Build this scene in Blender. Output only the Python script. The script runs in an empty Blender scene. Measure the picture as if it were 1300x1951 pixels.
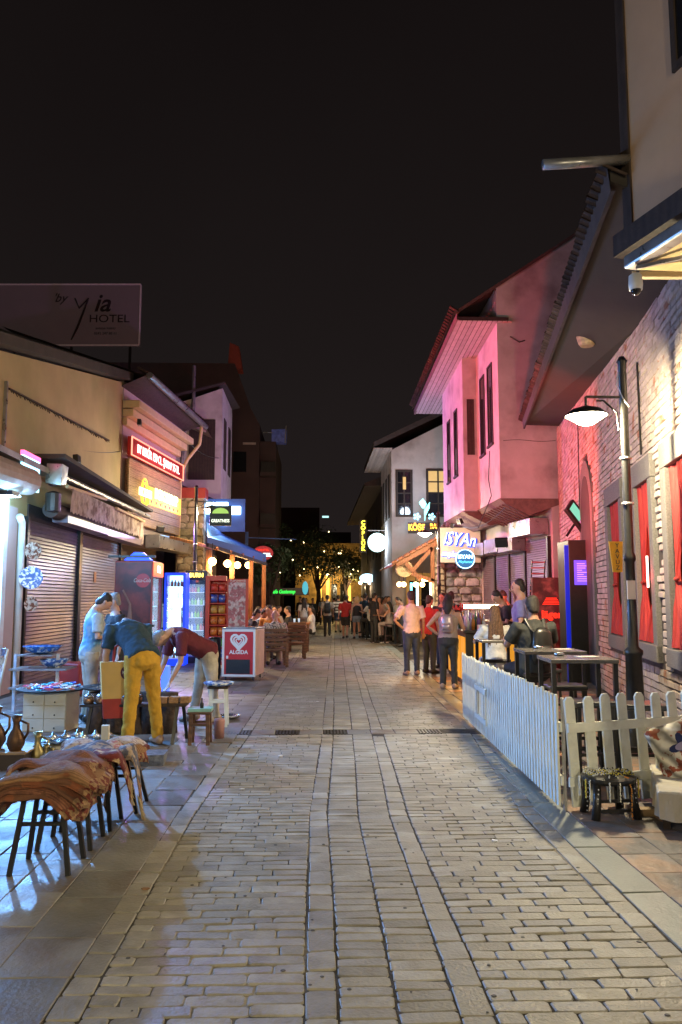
import bpy, math, random
from mathutils import Vector, Matrix
R = random.Random(7)
PI = math.pi
rad = math.radians
SC = bpy.context.scene
COL = SC.collection

# ------------------------------------------------------------ camera, sky, exposure
cam = bpy.data.cameras.new('camera'); CAM = bpy.data.objects.new('camera', cam); COL.objects.link(CAM)
cam.sensor_fit = 'VERTICAL'; cam.sensor_height = 36.0; cam.lens = 27.68
cam.clip_start = 0.05; cam.clip_end = 900
CAM.location = (0, 0, 1.6)
CAM.rotation_euler = (rad(90 + 6.33), 0, -rad(1.91))
SC.camera = CAM
W = bpy.data.worlds.new('World'); SC.world = W; W.use_nodes = True
bg = W.node_tree.nodes['Background']
bg.inputs['Strength'].default_value = 1.0
_n = W.node_tree; _tc = _n.nodes.new('ShaderNodeTexCoord'); _sp = _n.nodes.new('ShaderNodeSeparateXYZ'); _rp = _n.nodes.new('ShaderNodeValToRGB')
_nz = _n.nodes.new('ShaderNodeTexNoise'); _nz.inputs['Scale'].default_value = 2.2; _nz.inputs['Detail'].default_value = 4
_ad = _n.nodes.new('ShaderNodeMath'); _ad.operation = 'MULTIPLY_ADD'; _ad.inputs[1].default_value = .3
_n.links.new(_tc.outputs['Generated'], _sp.inputs[0]); _n.links.new(_tc.outputs['Generated'], _nz.inputs[0]); _n.links.new(_nz.outputs['Fac'], _ad.inputs[0]); _n.links.new(_sp.outputs['Z'], _ad.inputs[2]); _n.links.new(_ad.outputs[0], _rp.inputs[0]); _n.links.new(_rp.outputs[0], bg.inputs['Color'])
_rp.color_ramp.elements[0].position = .1; _rp.color_ramp.elements[0].color = (.0135, .0102, .01, 1)      # night sky, faint town glow low down
_rp.color_ramp.elements[1].position = .85; _rp.color_ramp.elements[1].color = (.0052, .0038, .0038, 1)
SC.view_settings.view_transform = 'Standard'; SC.view_settings.look = 'None'
SC.view_settings.gamma = 1; SC.view_settings.exposure = 0.28; SC.view_settings.use_curve_mapping = False
SC.render.engine = 'CYCLES'
cy = SC.cycles
cy.max_bounces = 6; cy.diffuse_bounces = 3; cy.glossy_bounces = 3; cy.transmission_bounces = 4; cy.transparent_max_bounces = 8
cy.sample_clamp_indirect = 3.0; cy.caustics_reflective = False; cy.caustics_refractive = False
cy.use_denoising = True

# ------------------------------------------------------------ materials
MATS = {}
def nd(nt, t, **kw):
    n = nt.nodes.new(t)
    for k, v in kw.items(): setattr(n, k, v)
    return n
def mat(name, col, rough=0.7, metal=0.0, var=0.15, scale=6.0, bump=0.0, bscale=None, col2=None, emit=None, es=0.0,
        per=0.0, patches=None, spec=0.5, rvar=0.0, wave=None, alpha=1.0, coat=0.0):
    """procedural surface: noise between tones, optional per-piece variation, patches of a second colour, relief"""
    if name in MATS: return MATS[name]
    m = bpy.data.materials.new(name); m.use_nodes = True; nt = m.node_tree; L = nt.links
    b = nt.nodes['Principled BSDF']
    b.inputs['Roughness'].default_value = rough; b.inputs['Metallic'].default_value = metal
    b.inputs['Specular IOR Level'].default_value = spec
    if coat: b.inputs['Coat Weight'].default_value = coat
    tc = nd(nt, 'ShaderNodeTexCoord'); obi = nd(nt, 'ShaderNodeObjectInfo')
    off = nd(nt, 'ShaderNodeVectorMath', operation='ADD'); L.new(tc.outputs['Object'], off.inputs[0])
    sc3 = nd(nt, 'ShaderNodeVectorMath', operation='SCALE'); sc3.inputs[0].default_value = (31, 17, 23)
    L.new(obi.outputs['Random'], sc3.inputs['Scale']); L.new(sc3.outputs[0], off.inputs[1])
    n = nd(nt, 'ShaderNodeTexNoise'); n.inputs['Scale'].default_value = scale; n.inputs['Detail'].default_value = 6; n.inputs['Roughness'].default_value = 0.62
    L.new(off.outputs[0], n.inputs['Vector'])
    mr = nd(nt, 'ShaderNodeMapRange'); mr.inputs[1].default_value = 0.3; mr.inputs[2].default_value = 0.7
    mr.inputs[3].default_value = 1 - var; mr.inputs[4].default_value = 1 + var; L.new(n.outputs['Fac'], mr.inputs[0])
    base = nd(nt, 'ShaderNodeRGB'); base.outputs[0].default_value = (*col, 1); cur = base.outputs[0]
    if col2 is not None:
        n2 = nd(nt, 'ShaderNodeTexNoise'); n2.inputs['Scale'].default_value = (patches or [scale * 0.5])[0]; n2.inputs['Detail'].default_value = 5
        L.new(off.outputs[0], n2.inputs['Vector'])
        lo, hi = (patches[1], patches[2]) if patches and len(patches) > 2 else (0.45, 0.6)
        r2 = nd(nt, 'ShaderNodeMapRange'); r2.inputs[1].default_value = lo; r2.inputs[2].default_value = hi; L.new(n2.outputs['Fac'], r2.inputs[0])
        mx = nd(nt, 'ShaderNodeMixRGB'); L.new(r2.outputs[0], mx.inputs[0]); L.new(cur, mx.inputs[1]); mx.inputs[2].default_value = (*col2, 1); cur = mx.outputs[0]
    if per:
        geo = nd(nt, 'ShaderNodeNewGeometry'); ad = nd(nt, 'ShaderNodeMath', operation='ADD'); L.new(geo.outputs['Random Per Island'], ad.inputs[0]); L.new(obi.outputs['Random'], ad.inputs[1])
        fr = nd(nt, 'ShaderNodeMath', operation='FRACT'); L.new(ad.outputs[0], fr.inputs[0])
        pr = nd(nt, 'ShaderNodeMapRange'); pr.inputs[3].default_value = 1 - per; pr.inputs[4].default_value = 1 + per; L.new(fr.outputs[0], pr.inputs[0])
        mm = nd(nt, 'ShaderNodeMath', operation='MULTIPLY'); L.new(pr.outputs[0], mm.inputs[0]); L.new(mr.outputs[0], mm.inputs[1]); mul = mm.outputs[0]
    else: mul = mr.outputs[0]
    if wave:
        w = nd(nt, 'ShaderNodeTexWave', wave_type='BANDS', bands_direction=wave[0]); w.inputs['Scale'].default_value = wave[1]; w.inputs['Distortion'].default_value = wave[2]; w.inputs['Detail'].default_value = 3
        L.new(off.outputs[0], w.inputs['Vector'])
        wr = nd(nt, 'ShaderNodeMapRange'); wr.inputs[3].default_value = 1 - wave[3]; wr.inputs[4].default_value = 1 + wave[3]; L.new(w.outputs['Fac'], wr.inputs[0])
        m3 = nd(nt, 'ShaderNodeMath', operation='MULTIPLY'); L.new(wr.outputs[0], m3.inputs[0]); L.new(mul, m3.inputs[1]); mul = m3.outputs[0]
    vm = nd(nt, 'ShaderNodeVectorMath', operation='SCALE'); L.new(cur, vm.inputs[0]); L.new(mul, vm.inputs['Scale'])
    L.new(vm.outputs[0], b.inputs['Base Color'])
    if rvar:
        rr = nd(nt, 'ShaderNodeMapRange'); rr.inputs[1].default_value = 0.3; rr.inputs[2].default_value = 0.7; rr.inputs[3].default_value = max(.03, rough - rvar); rr.inputs[4].default_value = min(1, rough + rvar)
        L.new(n.outputs['Fac'], rr.inputs[0]); L.new(rr.outputs[0], b.inputs['Roughness'])
    if bump:
        nb = nd(nt, 'ShaderNodeTexNoise'); nb.inputs['Scale'].default_value = bscale or scale * 4; nb.inputs['Detail'].default_value = 4; L.new(off.outputs[0], nb.inputs['Vector'])
        bp = nd(nt, 'ShaderNodeBump'); bp.inputs['Strength'].default_value = bump; bp.inputs['Distance'].default_value = 0.02; L.new(nb.outputs['Fac'], bp.inputs['Height']); L.new(bp.outputs[0], b.inputs['Normal'])
    if emit is not None:
        b.inputs['Emission Color'].default_value = (*emit, 1); b.inputs['Emission Strength'].default_value = es
    if alpha < 1: b.inputs['Alpha'].default_value = alpha
    MATS[name] = m; return m
def glow(name, col, s):
    if name in MATS: return MATS[name]
    m = bpy.data.materials.new(name); m.use_nodes = True; nt = m.node_tree
    b = nt.nodes['Principled BSDF']; b.inputs['Base Color'].default_value = (*[c * .5 for c in col], 1)
    b.inputs['Emission Color'].default_value = (*col, 1); b.inputs['Emission Strength'].default_value = s
    MATS[name] = m; return m
def glassmat():
    if 'clear_glass' in MATS: return MATS['clear_glass']
    m = bpy.data.materials.new('clear_glass'); m.use_nodes = True; nt = m.node_tree; b = nt.nodes['Principled BSDF']
    g = nd(nt, 'ShaderNodeBsdfGlossy'); g.inputs['Roughness'].default_value = 0.04; t = nd(nt, 'ShaderNodeBsdfTransparent'); mx = nd(nt, 'ShaderNodeMixShader'); mx.inputs[0].default_value = 0.09
    nt.links.new(t.outputs[0], mx.inputs[1]); nt.links.new(g.outputs[0], mx.inputs[2]); nt.links.new(mx.outputs[0], nt.nodes['Material Output'].inputs[0]); nt.nodes.remove(b)
    MATS['clear_glass'] = m; return m

# ------------------------------------------------------------ mesh helpers
class MB:
    def __init__(s): s.v = []; s.f = []; s.m = []; s.mi = 0
    def add(s, vs, fs):
        o = len(s.v); s.v += [tuple(p) for p in vs]; s.f += [tuple(i + o for i in f) for f in fs]; s.m += [s.mi] * len(fs); return s
    def box(s, x0, x1, y0, y1, z0, z1, j=0.0):
        vs = [(x, y, z) for z in (z0, z1) for x, y in ((x0, y0), (x1, y0), (x1, y1), (x0, y1))]
        if j: vs = [(a + R.uniform(-j, j), b + R.uniform(-j, j), c + R.uniform(-j, j)) for a, b, c in vs]
        return s.add(vs, [(3, 2, 1, 0), (4, 5, 6, 7), (0, 1, 5, 4), (1, 2, 6, 5), (2, 3, 7, 6), (3, 0, 4, 7)])
    def cbox(s, c, h, M=None):
        vs = [Vector((sx * h[0], sy * h[1], sz * h[2])) for sz in (-1, 1) for sx, sy in ((-1, -1), (1, -1), (1, 1), (-1, 1))]
        if M is not None: vs = [M @ p for p in vs]
        return s.add([p + Vector(c) for p in vs], [(3, 2, 1, 0), (4, 5, 6, 7), (0, 1, 5, 4), (1, 2, 6, 5), (2, 3, 7, 6), (3, 0, 4, 7)])
    def bar(s, a, b, w, h=None, up=(0, 0, 1)):
        """square bar from a to b, w wide and h thick"""
        h = h or w; a = Vector(a); b = Vector(b); d = (b - a).normalized(); u = Vector(up)
        if abs(d.dot(u)) > .95: u = Vector((0, 1, 0))
        x = d.cross(u).normalized(); y = x.cross(d).normalized()
        vs = [p + x * (sx * w / 2) + y * (sy * h / 2) for p in (a, b) for sx, sy in ((-1, -1), (1, -1), (1, 1), (-1, 1))]
        return s.add(vs, [(0, 1, 2, 3), (7, 6, 5, 4), (4, 5, 1, 0), (5, 6, 2, 1), (6, 7, 3, 2), (7, 4, 0, 3)])
    def loft(s, pts, rr, lat=None, n=10, cap=True):
        """rings of radii (rx, ry) or r along pts; lat = the direction of rx"""
        pts = [Vector(p) for p in pts]; k = len(pts); o = len(s.v); vs = []; last = None
        for i, p in enumerate(pts):
            d = (pts[min(i + 1, k - 1)] - pts[max(i - 1, 0)]).normalized()
            x = Vector(lat) if lat is not None else (last if last is not None else (Vector((1, 0, 0)) if abs(d.x) < .9 else Vector((0, 1, 0))))
            x = (x - d * x.dot(d)).normalized(); y = d.cross(x); last = x
            r = rr[i] if isinstance(rr, (list, tuple)) else rr
            rx, ry = r if isinstance(r, (list, tuple)) else (r, r)
            vs += [p + x * (math.cos(2 * PI * t / n) * rx) + y * (math.sin(2 * PI * t / n) * ry) for t in range(n)]
        fs = [(i * n + t, i * n + (t + 1) % n, (i + 1) * n + (t + 1) % n, (i + 1) * n + t) for i in range(k - 1) for t in range(n)]
        if cap: fs += [tuple(range(n))[::-1], tuple((k - 1) * n + t for t in range(n))]
        return s.add(vs, fs)
    def tube(s, a, b, r, r2=None, n=8): return s.loft([a, b], [r, r2 if r2 is not None else r], n=n)
    def lathe(s, prof, c=(0, 0, 0), n=16, cap=True):
        vs = [(c[0] + r * math.cos(2 * PI * t / n), c[1] + r * math.sin(2 * PI * t / n), c[2] + z) for r, z in prof for t in range(n)]
        k = len(prof); fs = [(i * n + t, i * n + (t + 1) % n, (i + 1) * n + (t + 1) % n, (i + 1) * n + t) for i in range(k - 1) for t in range(n)]
        if cap: fs += [tuple(range(n))[::-1], tuple((k - 1) * n + t for t in range(n))]
        return s.add(vs, fs)
    def ball(s, c, r, n=10, k=6):
        r = r if isinstance(r, (list, tuple)) else (r, r, r); vs = []
        for i in range(k + 1):
            a = -PI / 2 + PI * (i + .02) / (k + .04)
            vs += [(c[0] + r[0] * math.cos(a) * math.cos(2 * PI * t / n), c[1] + r[1] * math.cos(a) * math.sin(2 * PI * t / n), c[2] + r[2] * math.sin(a)) for t in range(n)]
        fs = [(i * n + t, i * n + (t + 1) % n, (i + 1) * n + (t + 1) % n, (i + 1) * n + t) for i in range(k) for t in range(n)] + [tuple(range(n))[::-1], tuple(k * n + t for t in range(n))]
        return s.add(vs, fs)
    def prism(s, poly, a, b, axis='y'):
        """2d polygon (u, w) extruded from a to b along an axis; y: (u,?,w); z: (u,w,?); x: (?,u,w)"""
        f = {'y': lambda u, w, t: (u, t, w), 'z': lambda u, w, t: (u, w, t), 'x': lambda u, w, t: (t, u, w)}[axis]
        n = len(poly); vs = [f(u, w, a) for u, w in poly] + [f(u, w, b) for u, w in poly]
        return s.add(vs, [tuple(range(n)), tuple(range(2 * n - 1, n - 1, -1))] + [(i, i + n, (i + 1) % n + n, (i + 1) % n) for i in range(n)])
    def mesh(s, name, m):
        me = bpy.data.meshes.new(name); me.from_pydata(s.v, [], s.f)
        for x in (m if isinstance(m, (list, tuple)) else [m]):
            me.materials.append(MATS[x] if isinstance(x, str) else x)
        if any(s.m): me.polygons.foreach_set('material_index', s.m)
        me.update(); return me
    def build(s, name, m, parent=None, smooth=False, bevel=0, kind=None, loc=None, rz=None, fixn=True):
        me = s.mesh(name, m)
        if fixn: fix(me)
        if smooth: me.polygons.foreach_set('use_smooth', [True] * len(me.polygons))
        o = bpy.data.objects.new(name, me); COL.objects.link(o); reg(o, parent)
        if loc is not None: o.location = loc
        if rz is not None: o.rotation_euler = (0, 0, rz)
        if bevel:
            bv = o.modifiers.new('bevel', 'BEVEL'); bv.width = bevel; bv.segments = 2; bv.limit_method = 'ANGLE'
        if smooth == 'auto':
            pass
        if kind: o['kind'] = kind
        return o
import bmesh
def fix(me):
    bm = bmesh.new(); bm.from_mesh(me); bmesh.ops.recalc_face_normals(bm, faces=bm.faces); bm.to_mesh(me); bm.free()
KIDS = {}
def reg(o, p):
    o.parent = p
    if p is not None: KIDS.setdefault(p.name, []).append(o)
    return o
def B(*a, **k): return MB().box(*a, **k)
def thing(name, label, cat, loc=(0, 0, 0), rz=0, group=None):
    o = bpy.data.objects.new(name, None); COL.objects.link(o); o.empty_display_size = .1
    o.location = loc; o.rotation_euler = (0, 0, rz); o['label'] = label; o['category'] = cat
    if group: o['group'] = group
    return o
def tag(o, label, cat, group=None):
    o['label'] = label; o['category'] = cat
    if group: o['group'] = group
    return o
def child(name, mesh, parent, loc=(0, 0, 0), rot=(0, 0, 0), sc=(1, 1, 1)):
    o = bpy.data.objects.new(name, mesh); COL.objects.link(o); reg(o, parent); o.location = loc; o.rotation_euler = rot; o.scale = sc; return o
def copy_tree(o, parent=None):
    c = o.copy(); COL.objects.link(c)
    if parent is not None: reg(c, parent)
    for ch in KIDS.get(o.name, []): copy_tree(ch, c)
    return c
def dup(o, loc, rz, label):
    c = copy_tree(o); c.location = loc; c.rotation_euler = (0, 0, rz); c['label'] = label; return c
def text(s, size, m, parent, loc, rot=(PI / 2, 0, 0), ext=0.004, shear=0.0, align='CENTER', sx=1.0, bevel=0.0, name='lettering', spacing=1.0, offset=0.0):
    c = bpy.data.curves.new(name, 'FONT'); c.body = s; c.size = size; c.extrude = ext; c.shear = shear; c.align_x = align; c.align_y = 'CENTER'
    c.bevel_depth = bevel; c.resolution_u = 3; c.space_character = spacing; c.offset = offset
    t = bpy.data.objects.new('tmp', c); COL.objects.link(t)
    me = bpy.data.meshes.new_from_object(t); bpy.data.objects.remove(t); bpy.data.curves.remove(c)
    me.materials.clear(); me.materials.append(MATS[m] if isinstance(m, str) else m)
    return child(name, me, parent, loc, rot, (sx, 1, 1))
def lamp_light(kind, parent, loc, col, power, size=0.1, name='light', rot=(0, 0, 0), angle=None, blend=0.5, sizey=None):
    l = bpy.data.lights.new(name, kind); l.color = col; l.energy = power
    if kind == 'AREA':
        l.size = size
        if sizey: l.shape = 'RECTANGLE'; l.size_y = sizey
    else: l.shadow_soft_size = size
    if kind == 'SPOT': l.spot_size = rad(angle or 120); l.spot_blend = blend
    o = bpy.data.objects.new(name, l); COL.objects.link(o); reg(o, parent); o.location = loc; o.rotation_euler = rot; return o
def aim(src, dst):
    return (Vector(dst) - Vector(src)).to_track_quat('-Z', 'Y').to_euler()

mat('stone_paver', (.255, .232, .185), .5, var=.25, scale=9, bump=.28, bscale=60, per=.2, rvar=.12, col2=(.33, .315, .28), patches=[3, .5, .72])
mat('joint_dirt', (.045, .038, .03), .95, var=.4, scale=14, bump=.6, bscale=90, col2=(.36, .31, .22), patches=[.8, .54, .68])
mat('grey_slab', (.2, .19, .175), .5, var=.22, scale=4, bump=.3, bscale=40, per=.26, rvar=.14, col2=(.15, .115, .085), patches=[1.6, .48, .62])
mat('slate_tile', (.15, .13, .115), .48, var=.3, scale=5, bump=.35, bscale=26, per=.3, rvar=.12, col2=(.3, .17, .1), patches=[2.2, .5, .62])
mat('green_slab', (.19, .205, .18), .45, var=.15, scale=3, bump=.2, bscale=50, per=.08)
mat('white_brick', (.42, .34, .29), .8, var=.16, scale=14, bump=.5, bscale=50, per=.22, col2=(.32, .14, .08), patches=[3.2, .6, .68])
mat('mortar_dark', (.05, .035, .03), .95, var=.3, scale=10, bump=.4)
mat('grey_surround', (.16, .145, .135), .8, var=.3, scale=60, bump=.5, bscale=160)
mat('curtain_red', (.34, .022, .016), .75, var=.15, scale=4)
mat('dark_wood', (.035, .022, .016), .7, var=.3, scale=6, bump=.3, wave=('X', 3, 4, .2))
mat('brown_wood', (.12, .055, .028), .6, var=.25, scale=6, bump=.3, wave=('Z', 4, 5, .25))
mat('orange_wood', (.3, .12, .045), .55, var=.25, scale=6, bump=.3, wave=('X', 4, 5, .2))
mat('plank_wood', (.3, .2, .11), .6, var=.2, scale=5, bump=.3, wave=('Z', 5, 6, .2), per=.15)
mat('white_plaster', (.5, .45, .43), .85, var=.12, scale=1.6, bump=.15, bscale=14, col2=(.3, .25, .23), patches=[1.3, .5, .75])
mat('yellow_plaster', (.46, .36, .19), .85, var=.1, scale=1.2, bump=.15, bscale=12, col2=(.34, .3, .13), patches=[.5, .45, .7])
mat('beige_plaster', (.46, .3, .19), .85, var=.08, scale=1.5, bump=.1, bscale=14)
mat('pink_plaster', (.46, .36, .34), .85, var=.08, scale=1.5, bump=.1, bscale=14)
mat('cream_moulding', (.62, .46, .24), .7, var=.1, scale=4)
mat('dark_plaster', (.06, .045, .042), .9, var=.2, scale=1.5)
mat('chewing_gum', (.07, .065, .06), .7); mat('dark_metal', (.03, .028, .026), .4, metal=.6, var=.2)
mat('black_paint', (.018, .017, .016), .35, var=.2, scale=20)
mat('grey_metal', (.33, .32, .32), .35, metal=.7, var=.25, scale=5, rvar=.12)
mat('shutter_metal', (.14, .118, .16), .42, metal=.25, var=.12, scale=2.5, col2=(.09, .075, .1), patches=[1.2, .5, .7], bump=.05)
mat('white_paint', (.7, .71, .62), .6, var=.12, scale=7, bump=.2, bscale=30, col2=(.55, .55, .48), patches=[5, .62, .75])
mat('white_plastic', (.75, .75, .74), .35, var=.04)
mat('roof_tile', (.07, .043, .036), .85, var=.3, scale=10, per=.3, bump=.3)
mat('roof_dark', (.05, .04, .037), .85, var=.3, scale=4)
mat('window_glass', (.012, .012, .014), .08, var=.1)
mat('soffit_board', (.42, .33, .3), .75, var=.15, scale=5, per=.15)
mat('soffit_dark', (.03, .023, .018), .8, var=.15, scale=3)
mat('rubble_stone', (.34, .29, .2), .9, var=.25, scale=12, per=.25, bump=.6, bscale=25)
mat('rubble_mortar', (.14, .115, .08), .95, var=.4, scale=9, bump=.6, bscale=30, col2=(.3, .26, .19), patches=[5, .5, .55])
mat('red_paint', (.45, .022, .018), .3, var=.08, scale=3)
mat('rust_red', (.33, .035, .03), .4, var=.2, scale=2)
mat('skin', (.5, .28, .19), .55, var=.06, scale=20)
mat('skin_tan', (.38, .2, .13), .55, var=.06, scale=20)
mat('hair_dark', (.018, .013, .01), .55, var=.3, scale=60, bump=.5, bscale=120)
mat('hair_brown', (.13, .065, .032), .6, var=.5, scale=50, bump=.5, bscale=90, wave=('X', 14, 3, .6))
mat('hair_grey', (.22, .2, .18), .6, var=.3, scale=60, bump=.5, bscale=90)
mat('hair_blonde', (.55, .36, .16), .5, var=.3, scale=50, bump=.5, bscale=90)
mat('shoe_dark', (.03, .025, .022), .5); mat('shoe_tan', (.35, .24, .17), .6)
def cloth(n, c, **k): return mat('cloth_' + n, c, .85, var=k.pop('var', .2), scale=k.pop('scale', 8), bump=.3, bscale=30, **k)
cloth('black', (.022, .022, .025)); cloth('navy', (.02, .05, .075)); cloth('mustard', (.5, .27, .02)); cloth('maroon', (.11, .012, .02)); cloth('khaki', (.42, .36, .27))
cloth('print', (.36, .4, .4), col2=(.12, .28, .42), patches=[4, .52, .62]); cloth('red', (.42, .03, .025)); cloth('pinkwhite', (.66, .5, .48)); cloth('denim', (.035, .05, .09))
cloth('greybeige', (.33, .27, .24)); cloth('white', (.66, .66, .64)); cloth('orange', (.48, .2, .05)); cloth('greyblue', (.2, .27, .34)); cloth('olive', (.3, .3, .2))
cloth('floral', (.55, .5, .44), scale=20, col2=(.1, .12, .1), patches=[26, .5, .54]); cloth('paleblue', (.45, .55, .62)); cloth('darkgrey', (.035, .037, .035)); cloth('lilac', (.2, .2, .42))

# ============================================================ GROUND
def drift(y): return 0 if y < 6 else (y - 6) * .036 if y < 9.6 else .13 + (y - 9.6) * .026
def widen(y): return 0 if y < 6 else min(.2, (y - 6) * .056)
gm = MB(); gm.add([(-120, -60, -.06), (120, -60, -.06), (120, 320, -.06), (-120, 320, -.06)], [(0, 1, 2, 3)])
mat('far_ground', (.06, .055, .05), .7, var=.3, scale=.5)
gm.build('ground', 'far_ground', kind='structure')
def bed(name, xl, xr, y0, y1, m, z):
    b = MB(); n = 40; b.add([p for i in range(n + 1) for p in ((xl(y0 + (y1 - y0) * i / n), y0 + (y1 - y0) * i / n, z), (xr(y0 + (y1 - y0) * i / n), y0 + (y1 - y0) * i / n, z))], [(2 * i, 2 * i + 1, 2 * i + 3, 2 * i + 2) for i in range(n)])
    return b.build(name, m, kind='structure')
KL = -1.03; KR = 1.69
street = bed('street', lambda y: KL + drift(y), lambda y: KR + drift(y) + widen(y), -3, 58, 'joint_dirt', -.007)
left_pavement = bed('pavement', lambda y: -5.6, lambda y: KL + drift(y), -3, 58, 'joint_dirt', -.0072)
right_pavement = bed('pavement', lambda y: KR + drift(y) + widen(y), lambda y: 6.6, -3, 58, 'joint_dirt', -.0071)
def stone(b, x0, x1, y0, y1, c=.006, h=.0, jit=.003, edge=.006, fine=True):
    """one worn stone: chamfered corners, rounded top edge, slight tilt"""
    j = lambda: R.uniform(-jit, jit); t1 = R.uniform(-.0025, .0025); t2 = R.uniform(-.0025, .0025); hz = h + R.uniform(-.002, .002)
    if fine:
        ring = [(x0 + c, y0), (x1 - c, y0), (x1, y0 + c), (x1, y1 - c), (x1 - c, y1), (x0 + c, y1), (x0, y1 - c), (x0, y0 + c)]
    else: ring = [(x0, y0), (x1, y0), (x1, y1), (x0, y1)]
    ring = [(x + j(), y + j()) for x, y in ring]; mx, my = (x0 + x1) / 2, (y0 + y1) / 2; n = len(ring)
    lx, ly = max(x1 - x0, .02), max(y1 - y0, .02)
    z = lambda x, y: hz + t1 * (x - mx) / lx * 2 + t2 * (y - my) / ly * 2
    vs = [(x, y, -.03) for x, y in ring] + [(x, y, z(x, y) - edge) for x, y in ring] + [(x + (edge if x < mx else -edge), y + (edge if y < my else -edge), z(x, y)) for x, y in ring]
    fs = [(k * n + i, k * n + (i + 1) % n, (k + 1) * n + (i + 1) % n, (k + 1) * n + i) for k in (0, 1) for i in range(n)] + [tuple(2 * n + i for i in range(n))]
    b.add(vs, fs)
# lanes of the carriageway: (offset left, offset right, kind)
LANES = [(-1.03, -.9, 'sq'), (-.895, -.035, 'brick'), (-.03, .1, 'sq'), (.105, .33, 'stack'), (.335, .565, 'stack'), (.57, .7, 'sq'), (.705, 1.555, 'brickR'), (1.56, 1.685, 'sq')]
slots = []
G2 = .0031
for a, c_, kind in LANES:
    y = 2.3 + R.uniform(0, .1)
    row = 0
    while y < 57:
        hgt = {'brick': .087, 'brickR': .09, 'stack': .088, 'sq': .19}[kind] * R.uniform(.93, 1.07)
        if kind == 'sq': hgt = R.uniform(.15, .26)
        s = drift(y); e = widen(y)
        if 9.64 < y + hgt and y < 9.98: y = 9.985; continue
        xa = a + s + (e if kind == 'sq' and a > 1.5 else 0); xb = c_ + s + (e if a > .7 else 0)
        wob = .012 * math.sin(y * 1.7 + a * 3)
        if kind in ('brick', 'brickR'):
            xs = [xa]; L = R.uniform(.19, .25); first = (.12 if row % 2 else .24) * R.uniform(.85, 1.1); x = xa + first
            while x < xb - .1: xs.append(x); x += R.uniform(.2, .265)
            xs.append(xb)
        else: xs = [xa, xb]
        for i in range(len(xs) - 1):
            sk = math.sin((xs[i] + xs[i + 1]) * 2.1) * .01
            slots.append((xs[i] + G2 + wob * .3, xs[i + 1] - G2 + wob * .3, y + G2 + sk, y + hgt - G2 + sk))
        y += hgt; row += 1
slots = [q for q in slots if q[3] > 2.6]
slots.sort(key=lambda q: q[2])
for q in slots[:300]:
    b = MB(); cx, cy_ = (q[0] + q[1]) / 2, (q[2] + q[3]) / 2
    stone(b, q[0] - cx, q[1] - cx, q[2] - cy_, q[3] - cy_, c=.01, jit=.0038, edge=.004)
    b.build('paver', 'stone_paver', street, loc=(cx, cy_, 0), fixn=False)
rest = MB()
for q in slots[300:]: stone(rest, *q, c=.008, edge=.003, fine=q[2] < 16, jit=.003 if q[2] < 16 else .002)
rest.build('paver_field', 'stone_paver', street, kind='stuff', fixn=False)
gum = MB()
for k in range(160):
    y = 3 + 9 * R.random() ** 1.3; x = R.uniform(-.95, 1.6); r = R.uniform(.005, .013); gum.lathe([(r, 0), (r * .7, .0025)], (x, y, .0005), n=7)
gum.build('gum_spots', 'chewing_gum', street, kind='stuff')
# drain channel across the street
for i in range(9):
    x0 = -1.05 + i * .29
    if i % 4 == 0 or i == 2:
        g = MB()
        for k in range(7): g.box(x0 + .01 + k * .04, x0 + .03 + k * .04, 9.66, 9.96, -.012, .001)
        g.build('drain_grate', 'dark_metal', street)
    else:
        b = MB(); stone(b, x0 + .005, x0 + .285, 9.655, 9.97, c=.01); b.build('drain_slab', 'grey_slab', street, fixn=False)
# left pavement: edge slabs, then running-bond tiles
def tiles(parent, mname, name, edge, other, y0, y1, rows, sign, limit, seedlen=(.3, .55)):
    """columns of tiles parallel to the street, from its edge outwards"""
    out = []; acc = 0
    for wdt, ln in rows:
        y = y0 - R.uniform(0, .4)
        while y < y1:
            h = ln * R.uniform(.8, 1.25); s = edge(y)
            xa, xb = s + sign * acc, s + sign * (acc + wdt)
            if sign > 0 and min(xa, xb) > other(y): y += h; continue
            lo, hi = sorted((xa, xb)); out.append((lo + .003, hi - .003, y + .003, y + h - .003)); y += h
        acc += wdt
    out.sort(key=lambda q: math.hypot(q[0] * .8, q[2]))
    vis = [q for q in out if q[3] > 2.9 and abs((q[0] + q[1]) / 2) < .46 * q[3] + .6]
    for q in vis[:limit]:
        b = MB(); cx, cy_ = (q[0] + q[1]) / 2, (q[2] + q[3]) / 2
        stone(b, q[0] - cx, q[1] - cx, q[2] - cy_, q[3] - cy_, c=.004, jit=.0015, edge=.003); b.build(name, mname, parent, loc=(cx, cy_, 0), fixn=False)
    ids = set(map(id, vis[:limit])); b = MB()
    for q in out:
        if id(q) not in ids: stone(b, *q, c=.004, jit=.0015, edge=.003, fine=False)
    b.build(name + '_field', mname, parent, kind='stuff', fixn=False)
tiles(left_pavement, 'grey_slab', 'slab', lambda y: KL + drift(y), None, 2.4, 40, [(.34, .5)] + [(.3, .46)] * 13, -1, 260)
tiles(right_pavement, 'green_slab', 'edge_slab', lambda y: KR + drift(y) + widen(y), lambda y: 9, 2.4, 40, [(.235, .95)], 1, 60)
tiles(right_pavement, 'slate_tile', 'slate_tile', lambda y: KR + .235 + drift(y) + widen(y), lambda y: min(6.3, 3.3 + (y - 5) * .2), 2.4, 21, [(.3, .33), (.3, .42)] * 7, 1, 200)

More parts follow.
